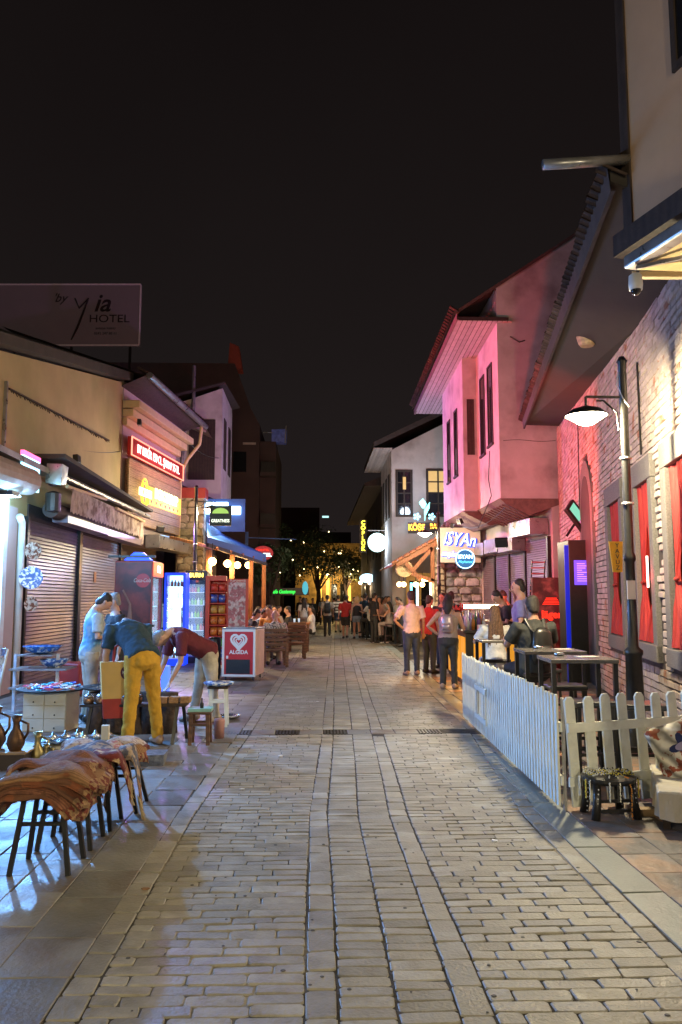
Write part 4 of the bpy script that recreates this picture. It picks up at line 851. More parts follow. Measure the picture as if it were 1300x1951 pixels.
flood('e', 'violet flood lamp over the shutter row aimed at the upper left houses', (4.3, 24.5, 3.9), (-4.3, 27.0, 7.4), (.62, .32, 1), 1500, 75)
flood('f', 'violet flood lamp under the cornice washing the lane', (-4.4, 22.5, 3.6), (.6, 15.5, 0), (.5, .28, 1), 620, 95)
flood('g', 'added rose flood lamp on the ochre shop canopy tinting the brick wall', (-4.7, 15.5, 4.35), (5.4, 15.5, 5.2), (1, .24, .32), 1500, 84)  # lamp added to turn the brick wall pinkish

def cable(label, a, c_, sag, r=.012):
    a = Vector(a); c_ = Vector(c_); o = MB().loft([a.lerp(c_, t / 10) - Vector((0, 0, sag * 4 * (t / 10) * (1 - t / 10))) for t in range(11)], r, n=5).build('cable', 'black_paint', None); tag(o, label, 'cable')
cable('sagging cable along the ochre wall to the cornice shop', (-5.33, 12.5, 4.6), (-5.3, 21.3, 5.6), .25)
cable('thin cable from the cornice shop to the lavender house', (-4.7, 26, 7.4), (-3.7, 30, 7.0), .3)
cable('black cable hanging between the shutter row and the stone wall sign', (5.0, 20.4, 4.0), (4.8, 25.4, 3.95), .22)
cable('cable running from the brick tavern arch to the television', (5.15, 15.0, 5.1), (5.5, 16.1, 3.4), .1)

# ============================================================ PEOPLE
def skin_over(o, vox, it=4, fac=.6, wr=0):
    m = o.modifiers.new('remesh', 'REMESH'); m.mode = 'VOXEL'; m.voxel_size = vox; m.use_smooth_shade = True
    s = o.modifiers.new('smooth', 'SMOOTH'); s.factor = fac; s.iterations = it
    if wr:
        if 'folds' not in bpy.data.textures:
            t = bpy.data.textures.new('folds', 'CLOUDS'); t.noise_scale = .075; t.noise_depth = 3
        d = o.modifiers.new('folds', 'DISPLACE'); d.texture = bpy.data.textures['folds']; d.strength = wr * 1.9; d.mid_level = .5
    return o
POSES = {
 'stand': dict(),
 'walk': dict(kneeL=(-.09, .14, .5), ankL=(-.09, .16, .09), kneeR=(.09, .05, .5), ankR=(.09, -.22, .14), wrL=(-.25, -.12, .9), wrR=(.25, .16, .92)),
 'phone': dict(elL=(-.27, .06, 1.14), wrL=(-.12, .30, 1.16), elR=(.27, .06, 1.14), wrR=(.1, .3, 1.18), head=(0, .1, 1.6)),
 'sit': dict(drop=.45, kneeL=(-.13, .42, .5), ankL=(-.14, .4, .08), kneeR=(.13, .42, .5), ankR=(.14, .4, .08), elL=(-.26, .08, .72), wrL=(-.16, .32, .74), elR=(.26, .08, .72), wrR=(.16, .32, .74)),
 'barsit': dict(drop=.17, kneeL=(-.14, .38, .74), ankL=(-.14, .34, .32), kneeR=(.14, .38, .74), ankR=(.14, .34, .32), elL=(-.3, .1, 1.02), wrL=(-.18, .36, 1.06), elR=(.3, .1, 1.02), wrR=(.18, .36, 1.06)),
}
def person(label, loc, face, pose='stand', H=1.75, top='cloth_black', bottom='cloth_darkgrey', hair='hair_dark', hairstyle='short', skin='skin', sleeve='short', legs='long', build=1.0,
           lean=0.0, shoes='shoe_dark', vox=.016, wr=.012, group=None, female=False, detail=True, skirt=False, **over):
    """face: degrees, 0 looks away from the camera (+Y), 90 to the left (-X), 180 at the camera"""
    t = thing('person', label, 'person', loc, rad(face), group)
    k = H / 1.75; P = dict(drop=0); P.update(POSES[pose]); P.update(over)
    dz = -P['drop']; L = math.radians(lean)
    def up(p):            # upper body: drop with the hips, bend forward about the hips
        x, y, z = p; z -= .93; y2 = y * math.cos(L) + z * math.sin(L); z2 = -y * math.sin(L) + z * math.cos(L); return Vector((x, y2, z2 + .93 + dz)) * k
    def raw(p): return Vector(p) * k
    sh = (.17 if female else .19) * (1 + (build - 1) * .5); bw = build
    g = lambda n, d: raw(P[n]) if n in P else d
    hip = up((0, 0, .93)); waist = up((0, .01, 1.1)); chest = up((0, .015, 1.3)); shl = up((0, 0, 1.42)); nk = up((0, .0, 1.5))
    head = up(P.get('head', (0, .035, 1.635)))
    SL, SR_ = up((-sh, 0, 1.4)), up((sh, 0, 1.4))
    EL = g('elL', up((-sh - .06, -.01, 1.12))); ER = g('elR', up((sh + .06, -.01, 1.12)))
    WL = g('wrL', up((-sh - .07, .05, .88))); WR = g('wrR', up((sh + .07, .05, .88)))
    HL, HR = Vector((-.09, 0, .9 + dz)) * k, Vector((.09, 0, .9 + dz)) * k
    KL_, KR_ = g('kneeL', Vector((-.1, .02, .5)) * k), g('kneeR', Vector((.1, .02, .5)) * k)
    AL, AR = g('ankL', Vector((-.11, 0, .09)) * k), g('ankR', Vector((.11, 0, .09)) * k)
    X = Vector((1, 0, 0))
    b = MB()
    tor = [(hip - Vector((0, 0, .06 * k)), (.15, .11)), (hip, (.165 * bw, .12 * bw)), (waist, (.135 * bw, .1 * bw)), (chest, (.165 * bw, .12 * bw)), (shl, (.14, .09)), (nk, (.06, .06)), ((nk + head) / 2, (.055, .055))]
    b.loft([p for p, r in tor], [(r[0] * k, r[1] * k) for p, r in tor], X, 14)
    fwd = up((0, 1, .93)) - up((0, 0, .93)); fwd.normalize(); hu = (head - nk).normalized(); side = X
    f2 = (fwd - hu * fwd.dot(hu)).normalized()
    hd = P.get('gaze'); 
    if hd: f2 = (Vector(hd)).normalized()
    hs = [(-.115, .0, (.03, .035)), (-.1, .02, (.045, .05)), (-.06, .018, (.06, .075)), (0, .005, (.074, .094)), (.05, 0, (.074, .095)), (.09, -.005, (.055, .07)), (.115, -.005, (.02, .03))]
    lat = f2.cross(hu).normalized()
    b.loft([head + hu * (a * k) + f2 * (c * k) for a, c, r in hs], [(r[0] * k, r[1] * k) for a, c, r in hs], lat, 14)
    b.loft([head + hu * .03 * k + f2 * .085 * k, head + f2 * .112 * k - hu * .01 * k, head + f2 * .095 * k - hu * .028 * k], [.012 * k, .016 * k, .01 * k], n=8)
    for s in (-1, 1): b.ball(tuple(head + lat * (s * .078 * k) - f2 * .005 * k), (.012 * k, .02 * k, .03 * k), 8, 4)
    for S_, E_, W_, H_, K_, A_, s in ((SL, EL, WL, HL, KL_, AL, -1), (SR_, ER, WR, HR, KR_, AR, 1)):
        b.loft([S_ + Vector((-s * .05, 0, -.02)), S_, (S_ + E_) / 2, E_, (E_ * .6 + W_ * .4), W_], [.05 * k, .056 * k * bw, .045 * k * bw, .037 * k, .036 * k, .025 * k], n=9)
        d = (W_ - E_).normalized(); pm = W_ + d * .05 * k; px = d.cross(Vector((0, 0, 1)) if abs(d.z) < .8 else Vector((0, 1, 0))).normalized()
        b.loft([W_, pm, pm + d * .045 * k], [(.027 * k, .018 * k), (.042 * k, .016 * k), (.038 * k, .013 * k)], px, 8)
        cu = P.get('curl', .35); nn = px.cross(d)
        for q in range(4):
            o_ = pm + d * .035 * k + px * ((q - 1.5) * .021 * k); ln = (.07, .08, .076, .06)[q] * k
            b.loft([o_, o_ + (d + nn * cu * .5).normalized() * ln * .5, o_ + (d + nn * cu * .5).normalized() * ln * .5 + (d + nn * cu * 1.6).normalized() * ln * .5], [.0095 * k, .009 * k, .0075 * k], n=6)
        b.loft([W_ + d * .03 * k + px * (s * .025 * k), W_ + d * .06 * k + px * (s * .055 * k), W_ + d * .095 * k + px * (s * .06 * k)], [.013 * k, .011 * k, .009 * k], n=6)
        b.loft([H_ + Vector((0, 0, .04)), (H_ + K_) / 2, K_, K_ * .65 + A_ * .35, A_], [.088 * k * bw, .07 * k * bw, .052 * k, .05 * k, .036 * k], n=10)
        b.loft([A_ + Vector((0, -.04, -.03)) * k, A_ + Vector((0, .07, -.045)) * k, A_ + Vector((s * .015, .15, -.06)) * k], [(.026 * k, .028 * k), (.03 * k, .02 * k), (.024 * k, .01 * k)], X, 8)
    skin_over(b.build('body', skin, t, fixn=False), vox * .72 if detail else vox, 3, .5)
    # shirt
    aw = 1 + (bw - 1) * .35
    c = MB(); e = 1.14
    n_hem = up((0, .0, .86)) if not P.get('tuck') else hip
    tr = [(n_hem, (.178 * bw, .135 * bw)), (hip, (.18 * bw, .138 * bw)), (waist, (.158 * bw, .122 * bw)), (chest, (.186 * bw, .14 * bw)), (up((0, -.005, 1.4)), (.165 * bw, .108 * bw)), (up((0, -.008, 1.455)), (.1, .075)), (up((0, -.002, 1.487)), (.072, .068))]
    if sleeve in ('tank', 'crop', 'strap'):
        tr = tr[1:5]; tr[-1] = (up((0, 0, 1.4)), (.115 * bw, .1))
        if sleeve == 'crop': tr = [(waist, (.14, .11))] + tr[2:]
    c.loft([p for p, r in tr], [(r[0] * k, r[1] * k) for p, r in tr], X, 18)
    if sleeve not in ('tank', 'crop', 'strap'):
        for S_, E_, W_, s in ((SL, EL, WL, -1), (SR_, ER, WR, 1)):
            E2 = S_ + (E_ - S_) * .78
            if sleeve == 'short': c.loft([S_ + Vector((-s * .06, 0, -.02)) * k, S_, (S_ + E2) / 2, E2], [.07 * k,  .08 * k * aw, .073 * k * aw, .07 * k * aw], n=12)
            else: c.loft([S_ + Vector((-s * .06, 0, -.02)) * k, S_, E_, W_ - (W_ - E_) * .08], [.065 * k, .074 * k * bw, .055 * k * bw, .04 * k], n=12)
    elif sleeve != 'crop':
        for s in (-1, 1): c.loft([up((s * .09, .07, 1.36)), up((s * .1, .0, 1.45)), up((s * .09, -.07, 1.36))], .016 * k, n=6)
    skin_over(c.build('shirt', top, t, fixn=False), vox, 3, .6, wr)
    # trousers, shorts or skirt
    c = MB()
    c.loft([hip + (waist - hip) * .35, hip, hip + Vector((0, -.01, -.09)) * k, hip + Vector((0, 0, -.14)) * k], [(.16 * k * bw, .122 * k * bw), (.174 * k * bw, .134 * k * bw), (.17 * k * bw, .13 * k * bw), (.11 * k, .1 * k)], X, 16)
    for H_, K_, A_ in ((HL, KL_, AL), (HR, KR_, AR)):
        if legs == 'long': c.loft([H_ + Vector((0, 0, .02)), (H_ + K_) / 2, K_, (K_ + A_) / 2, A_ + Vector((0, 0, -.02))], [.105 * k * bw, .09 * k * bw, .072 * k, .064 * k, .062 * k], n=12)
        else:
            f = .5 if legs == 'brief' else .85
            c.loft([H_ + Vector((0, 0, .02)), (H_ * (1 - f / 2) + K_ * f / 2), H_ * (1 - f) + K_ * f], [.108 * k * bw, .1 * k * bw, .09 * k * bw], n=12)
    skin_over(c.build('shorts' if legs != 'long' else 'trousers', bottom, t, fixn=False), vox, 3, .6, wr * .8)
    for A_, s in ((AL, -1), (AR, 1)):
        sm = MB().loft([A_ + Vector((0, -.085, -.05)) * k, A_ + Vector((0, -.06, -.035)) * k, A_ + Vector((0, .03, -.03)) * k, A_ + Vector((s * .01, .12, -.052)) * k, A_ + Vector((s * .015, .185, -.068)) * k], [(.028, .024), (.046, .052), (.05, .054), (.053, .036), (.034, .02)], X, 12)
        sm.build('shoe', shoes, t, smooth=True)
    # hair
    if hairstyle != 'bald':
        c = MB(); hb = -f2
        c.loft([head + hu * z * k + hb * y * k for z, y in ((-.085, .062), (-.05, .05), (.0, .036), (.035, .026), (.07, .016), (.1, .008), (.128, .0))], [(a * k, c2 * k) for a, c2 in ((.04, .028), (.066, .05), (.079, .067), (.082, .082), (.082, .092), (.066, .078), (.025, .03))], lat, 14)
        if hairstyle in ('long', 'bun', 'bob'):
            ln = {'long': .36, 'bob': .16, 'bun': .05}[hairstyle]
            c.loft([head + hu * .05 * k + hb * .045 * k, head - hu * .06 * k + hb * .07 * k, nk + hb * (.075 * k) + Vector((0, 0, .02)), nk + hb * (.1 * k) - Vector((0, 0, ln * .6)) , nk + hb * (.105 * k) - Vector((0, 0, ln))], [(.08 * k, .07 * k), (.085 * k, .06 * k), (.095 * k, .045 * k), (.08 * k, .025 * k), (.03 * k, .012 * k)] if hairstyle == 'long' else [(.085 * k, .06 * k), (.11 * k, .07 * k), (.1 * k, .06 * k), (.06 * k, .03 * k), (.03 * k, .02 * k)][:5], lat, 12)
            if hairstyle == 'long':
                for q in range(9):
                    w_ = lat * ((q - 4) * .022 * k); s0 = nk + hb * (.085 * k) + w_; c.loft([s0, s0 - Vector((0, 0, ln * .7)) + w_ * .25 + hb * .02 * k, s0 - Vector((0, 0, ln * (1.05 + .1 * math.sin(q * 2.3)))) + w_ * .4], [.022 * k, .018 * k, .006 * k], n=6)
            if hairstyle == 'bun': c.ball(tuple(head + hu * .09 * k + hb * .08 * k), .045 * k)
        skin_over(c.build('hair', hair, t, fixn=False), vox * .7, 2, .5, .008)
    if detail:
        for s in (-1, 1):
            MB().ball(tuple(head + hu * .012 * k + f2 * .087 * k + lat * (s * .031 * k)), (.012 * k, .008 * k, .007 * k), 8, 4).build('eye', 'hair_dark', t)
            a = head + hu * .034 * k + f2 * .088 * k + lat * (s * .018 * k); MB().loft([a, a + lat * (s * .03 * k) + hu * .002], .005 * k, n=5).build('eyebrow', hair if hair != 'hair_blonde' else 'hair_brown', t)
        a = head - hu * .055 * k + f2 * .088 * k; MB().loft([a - lat * .022 * k, a + f2 * .004, a + lat * .022 * k], .006 * k, n=5).build('mouth', mat('lip', (.3, .11, .09), .5), t)
    t['joints'] = 0; del t['joints']
    return t, dict(head=head, nk=nk, chest=chest, hip=hip, WL=WL, WR=WR, up=up, k=k, f2=f2, shl=shl, HL=HL, EL=EL, ER=ER, KL=KL_, KR=KR_)
def backpack(t, J, label, m='black_paint', size=1.0, small=False):
    up = J['up']; k = J['k']; o = thing('backpack', label, 'backpack', t.location, t.rotation_euler.z)
    c = up((0, -.2, 1.2)); w, h, d = (.12, .16, .045) if small else (.145 * size, .22 * size, .07 * size)
    b = MB(); b.loft([c + Vector((0, 0, -h)), c + Vector((0, 0, -h * .7)), c, c + Vector((0, 0, h * .7)), c + Vector((0, .01, h))], [(w * .8, d * .8), (w, d), (w * .98, d), (w * .85, d * .8), (w * .4, d * .4)], (1, 0, 0), 14)
    b.build('bag', m, o, smooth=True)
    b = MB().loft([c + Vector((0, -d * .8, -h * .7)), c + Vector((0, -d * 1.15, -h * .3)), c + Vector((0, -d, 0))], [(w * .6, .02), (w * .7, .03), (w * .6, .01)], (1, 0, 0), 10); b.build('pocket', m, o, smooth=True)
    for s in (-1, 1):
        MB().loft([c + Vector((s * w * .5, .02, h * .7)), up((s * .085, -.13, 1.38)), up((s * .11, -.03, 1.5)), up((s * .11, .11, 1.42)), up((s * .12, .15, 1.3))], [(.022, .006)] * 5 if not small else [.006] * 5, (1, 0, 0), 6).build('strap', m, o)
    return o

# left market group ---------------------------------------------------------
t, J = person('young man in pale blue patterned tee looking down at his phone beside the purple shutters', (-2.98, 10.7, 0), -62, 'phone', 1.72, 'cloth_print', 'cloth_khaki', head=(0, .1, 1.60), elR=(.27, .03, 1.12), wrR=(.12, .32, 1.14), elL=(-.24, .08, 1.12), wrL=(-.08, .33, 1.12), vox=.013, gaze=(0, .75, -.65), lean=6)
ph = MB().box(-.04, .04, -.07, .07, -.005, .005).build('phone', 'black_paint', None); ph.location = Vector((-2.98, 10.7, 0)) + Matrix.Rotation(rad(-62), 3, 'Z') @ Vector((.02, .43, 1.17)); ph.rotation_euler = (rad(30), 0, rad(-68))
tag(ph, 'dark phone held by the man in the pale blue tee', 'phone')
person('older man in black printed tee standing behind the phone reader', (-2.85, 11.5, 0), 125, 'stand', 1.68, 'cloth_black', 'cloth_darkgrey', hair='hair_grey', gaze=(.3, .8, -.4), vox=.014, elR=(.25, .1, 1.1), wrR=(.1, .3, 1.15))
t, J = person('man in navy tee and mustard trousers bending over the copper pots', (-1.9, 8.9, 0), 35, 'stand', 1.86, 'cloth_navy', 'cloth_mustard', lean=56, vox=.013, wr=.02, shoes='shoe_tan', kneeL=(-.12, -.03, .5), ankL=(-.16, -.04, .09), kneeR=(.15, .03, .5), ankR=(.2, .02, .09),
              elL=(-.24, .4, .92), wrL=(-.2, .5, .7), elR=(.24, .46, .86), wrR=(.16, .62, .66), head=(0, .16, 1.57))
# shopping bag hung from his left hand
BG = thing('shopping_bag', 'yellow and red paper shopping bag held by the bending man in mustard trousers', 'bag', (-2.2, 9.15, .28), rad(20))
BG.scale = (1.0, 1, 1)
mat('bag_yellow', (.7, .42, .12), .6, var=.06); mat('bag_red', (.4, .03, .02), .6)
MB().prism([(-.19, .2), (.19, .2), (.22, .62), (-.22, .62)], -.07, .07, 'y').build('sheet', 'bag_yellow', BG); MB().prism([(-.17, .0), (.17, .0), (.192, .215), (-.192, .215)], -.072, .072, 'y').build('base', 'bag_red', BG)
for y in (-.05, .05): MB().loft([(-.08, y, .6), (-.07, y, .78), (0, y, .82), (.07, y, .78), (.08, y, .6)], .011, n=6).build('handle', 'bag_red', BG)
MB().lathe([(.085, -.001), (.085, .004)], n=20).build('emblem', mat('emblem_plum', (.09, .01, .05), .5), BG, loc=(.08, -.075, .5)).rotation_euler = (PI / 2, 0, 0); text('Koska', .055, 'white_plastic', BG, (.08, -.082, .5), ext=.001)
person('grey-haired man in maroon polo and cream trousers bending to the boxes', (-1.42, 10.6, 0), 118, 'stand', 1.74, 'cloth_maroon', 'cloth_khaki', lean=62, hair='hair_grey', vox=.013, build=1.1, kneeL=(-.1, -.05, .5), ankL=(-.14, -.08, .09), kneeR=(.13, .05, .5), ankR=(.2, .1, .09),
       elL=(-.24, .44, .82), wrL=(-.22, .56, .58), elR=(.22, .5, .8), wrR=(.2, .6, .56), head=(0, .14, 1.58), shoes='shoe_tan')
# walkers in the lane
t, J = person('man with dark backpack and yellow bag walking away down the lane', (.55, 34.2, 0), 0, 'walk', 1.78, 'cloth_khaki', 'cloth_darkgrey', vox=.02, detail=False)
backpack(t, J, 'dark backpack worn by the man walking down the middle of the lane', 'cloth_darkgrey')
person('man in red tee and dark shorts walking beside the blonde woman', (1.25, 32.4, 0), -8, 'walk', 1.75, 'cloth_red', 'cloth_darkgrey', legs='short', vox=.02, detail=False)
person('blonde woman in black camisole and denim shorts walking away', (1.72, 32.2, 0), 4, 'walk', 1.72, 'cloth_black', 'cloth_greyblue', hair='hair_blonde', hairstyle='bun', sleeve='strap', legs='brief', vox=.018, detail=False, female=True)
mat('cloth_stripe', (.5, .5, .5), .8, wave=('Z', 2.2, 0, .9))
person('walker in black and white striped tee farther down the lane', (1.15, 38.5, 0), 0, 'stand', 1.8, 'cloth_stripe', 'cloth_denim', vox=.022, detail=False, legs='short')
person('girl in loose white top and beige shorts walking past the tables', (-.45, 33.5, 0), 10, 'walk', 1.66, 'cloth_white', 'cloth_greybeige', hairstyle='long', legs='brief', vox=.02, detail=False, female=True)
# standing at the bar
t, J = person('man in pale pink shirt and dark jeans standing hand on hip by the bar', (2.07, 16.9, 0), 8, 'stand', 1.77, 'cloth_pinkwhite', 'cloth_denim', skin='skin_tan', vox=.016, sleeve='short', build=1.06, elL=(-.38, -.06, 1.14), wrL=(-.2, -.02, .98), shoes='shoe_tan', wr=.016)
person('man in bright red tee standing next to the pink shirt man', (2.5, 17.3, 0), -50, 'stand', 1.68, 'cloth_red', 'cloth_darkgrey', vox=.016, build=1.12, skin='skin_tan')
person('dark haired man in black tee facing the lane behind the red tee man', (3.02, 18.6, 0), 150, 'stand', 1.74, 'cloth_black', 'cloth_denim', vox=.02, skin='skin_tan')
person('man in black cap and dark tee behind the red tee group', (3.35, 19.3, 0), 30, 'stand', 1.78, 'cloth_black', 'cloth_black', vox=.02, detail=False)
t, J = person('curly dark-haired woman in grey tank top leaning at the orange lit bar', (2.42, 14.35, 0), -18, 'stand', 1.68, 'cloth_greybeige', 'cloth_darkgrey', hairstyle='bob', sleeve='tank', vox=.014, female=True, shoes='shoe_tan', elL=(-.38, -.05, 1.16), wrL=(-.2, .06, 1.0), elR=(.28, .12, 1.1), wrR=(.24, .36, 1.12), lean=6, build=1.08)
backpack(t, J, 'silver drawstring bag on the back of the curly haired woman', mat('silver_cloth', (.45, .36, .36), .35, metal=.4, var=.3, scale=8), small=True)
person('barman in black tee behind the bottle counter looking down', (3.95, 16.3, 0), 140, 'phone', 1.8, 'cloth_black', 'cloth_black', vox=.016, skin='skin_tan')
person('young barman in dark tee with short hair serving at the counter', (3.55, 14.9, 0), 105, 'phone', 1.79, 'cloth_black', 'cloth_black', vox=.014)
t, J = person('broad man in black tee seated at the bar tables with his back to the camera', (2.64, 9.5, 0), 12, 'barsit', 1.8, 'cloth_darkgrey', 'cloth_black', build=1.18, vox=.013, wr=.008, skin='skin_tan')
backpack(t, J, 'black leather backpack worn by the broad seated man', 'black_paint', .95)
t, J = person('woman with long brown hair in white top seated by the fence', (2.65, 11.6, 0), -5, 'barsit', 1.66, 'cloth_white', 'cloth_white', hair='hair_brown', hairstyle='long', vox=.013, female=True)
person('man tinted by blue light holding a phone to his ear by the shutters', (3.42, 13.0, 0), 70, 'stand', 1.92, 'cloth_lilac', 'cloth_black', vox=.015, elR=(.36, .1, 1.28), wrR=(.12, .12, 1.55))
# diners on the left
person('bald man in floral shirt seated in the wooden armchair with his back turned', (-.95, 19.3, 0), 8, 'sit', 1.8, 'cloth_floral', 'cloth_khaki', hairstyle='bald', vox=.016, detail=False, build=1.12)
person('diner in orange tee leaning at the table before the bald man', (-1.15, 21.4, 0), 160, 'sit', 1.95, 'cloth_orange', 'cloth_darkgrey', vox=.02, lean=12, detail=False)
person('diner in black tee bent over the table next to the red rack', (-1.8, 20.6, 0), -70, 'sit', 1.9, 'cloth_black', 'cloth_darkgrey', vox=.02, lean=22, detail=False)
person('diner in blue checked shirt looking down at the long table', (-1.65, 21.8, 0), -100, 'sit', 1.9, 'cloth_greyblue', 'cloth_black', vox=.02, lean=20, detail=False)
# drinkers on the right, far
far = [('man in white shirt perched on a stool at the far bar terrace', (2.25, 31.6), 40, 'barsit', 'cloth_white', 'cloth_darkgrey', 'short', 'short'),
       ('woman in white crop top standing with raised arm at the terrace', (2.6, 30.6), -60, 'stand', 'cloth_white', 'cloth_black', 'crop', 'bob'),
       ('man in black tee drinking, nearest of the terrace crowd', (3.0, 27.2), 95, 'phone', 'cloth_black', 'cloth_black', 'short', 'short'),
       ('person in beige dress seated at the terrace table', (2.75, 29.0), 60, 'barsit', 'cloth_greybeige', 'cloth_greybeige', 'tank', 'long'),
       ('man in dark tee with pale face at the back of the terrace', (2.5, 33.2), 170, 'stand', 'cloth_darkgrey', 'cloth_black', 'short', 'short'),
       ('tall man in black tee between the terrace drinkers', (2.9, 32.2), 190, 'stand', 'cloth_black', 'cloth_black', 'short', 'short'),
       ('person in light tee standing beyond the striped walker', (2.2, 41), 20, 'stand', 'cloth_khaki', 'cloth_darkgrey', 'short', 'short'),
       ('person in dark jacket standing left of the lane beyond the green sign', (-.1, 43.5), 200, 'stand', 'cloth_darkgrey', 'cloth_black', 'long', 'short'),
       ('person in black standing near the parked cart at the lane edge', (-.8, 45), 160, 'stand', 'cloth_black', 'cloth_black', 'long', 'long'),
       ('man in dark tee with bare arms walking toward the camera far off', (1.9, 46), 180, 'walk', 'cloth_maroon', 'cloth_darkgrey', 'short', 'short'),
       ('couple member in pale top at the far right terrace', (3.9, 41), 150, 'stand', 'cloth_paleblue', 'cloth_denim', 'short', 'long'),
       ('distant figure in orange lit shirt under the far lamp', (4.4, 46), 120, 'stand', 'cloth_orange', 'cloth_black', 'short', 'short')]
for lb, (x, y), fc, po, tp, bt, sl, hs in far:
    person(lb, (x, y, 0), fc, po, R.uniform(1.64, 1.84), tp, bt, hairstyle=hs, sleeve=sl, vox=.026, detail=False, wr=0, female=hs != 'short', skin=R.choice(['skin', 'skin_tan']))

more = [('woman with long hair in black dress at the right edge of the far lane', (2.4, 35.5), 30, 'cloth_black', 'long'), ('man in grey tee beside the white disc sign', (2.75, 34.6), -30, 'cloth_greybeige', 'short'),
        ('person in rust top under the second terrace lamp', (2.35, 38.6), 80, 'cloth_maroon', 'long'), ('man in navy shirt before the oval sign', (2.1, 39.9), 160, 'cloth_navy', 'short'),
        ('small figure in white shirt right of the striped walker', (2.5, 47.5), 10, 'cloth_white', 'short'), ('small figure in dark top at the yellow facade', (1.3, 52), 0, 'cloth_black', 'short'),
        ('small figure in blue top left of the yellow facade', (.5, 50.5), 180, 'cloth_greyblue', 'long'), ('small figure in beige jacket under the big tree', (-.5, 49), 150, 'cloth_khaki', 'short'),
        ('man in white tee standing by the porch post', (3.15, 29.9), 120, 'cloth_white', 'short'), ('woman in dark dress leaning on the terrace rail', (3.1, 33.6), 100, 'cloth_darkgrey', 'bob')]
for lb, (x, y), fc, tp, hs in more:
    person(lb, (x, y, 0), fc, 'stand', R.uniform(1.62, 1.84), tp, 'cloth_darkgrey', hairstyle=hs, vox=.028, detail=False, wr=0, female=hs != 'short')

for lb, (x, y), fc, tp, hs in [('diner in pale top at the second table under the awning', (-1.75, 24.4), -90, 'cloth_paleblue', 'long'), ('diner in black seated across the second table', (-.8, 24.7), 90, 'cloth_black', 'short'),
        ('diner in dark red at the far table with shining glasses', (-1.3, 28.1), -90, 'cloth_maroon', 'short'), ('diner in white at the far table beside the lane', (-.1, 28.2), 90, 'cloth_white', 'bob'), ('diner in grey tee behind the second table', (-1.3, 25.8), 180, 'cloth_greybeige', 'short')]:
    person(lb, (x, y, 0), fc, 'sit', 1.85, tp, 'cloth_darkgrey', hairstyle=hs, vox=.022, detail=False, wr=0)

for lb, (x, y), fc, tp, hs in [('drinker in black shirt at the nearer terrace table with folded arms', (2.2, 29.4), -60, 'cloth_black', 'short'), ('drinker in pale pink top behind the nearer terrace table', (2.45, 30.0), 170, 'cloth_pinkwhite', 'long'),
        ('tall drinker in white tee at the back of the nearer terrace', (2.9, 31.2), 200, 'cloth_white', 'short'), ('drinker in navy tee at the farther terrace table', (2.1, 33.0), -40, 'cloth_navy', 'short'), ('woman in grey dress by the farther terrace table', (2.75, 36.2), 90, 'cloth_greybeige', 'long'),
        ('man in olive shirt strolling past the terraces', (1.85, 36.8), 175, 'cloth_olive', 'short')]:
    person(lb, (x, y, 0), fc, 'stand', R.uniform(1.66, 1.85), tp, 'cloth_darkgrey', hairstyle=hs, vox=.024, detail=False, wr=0, female=hs == 'long')

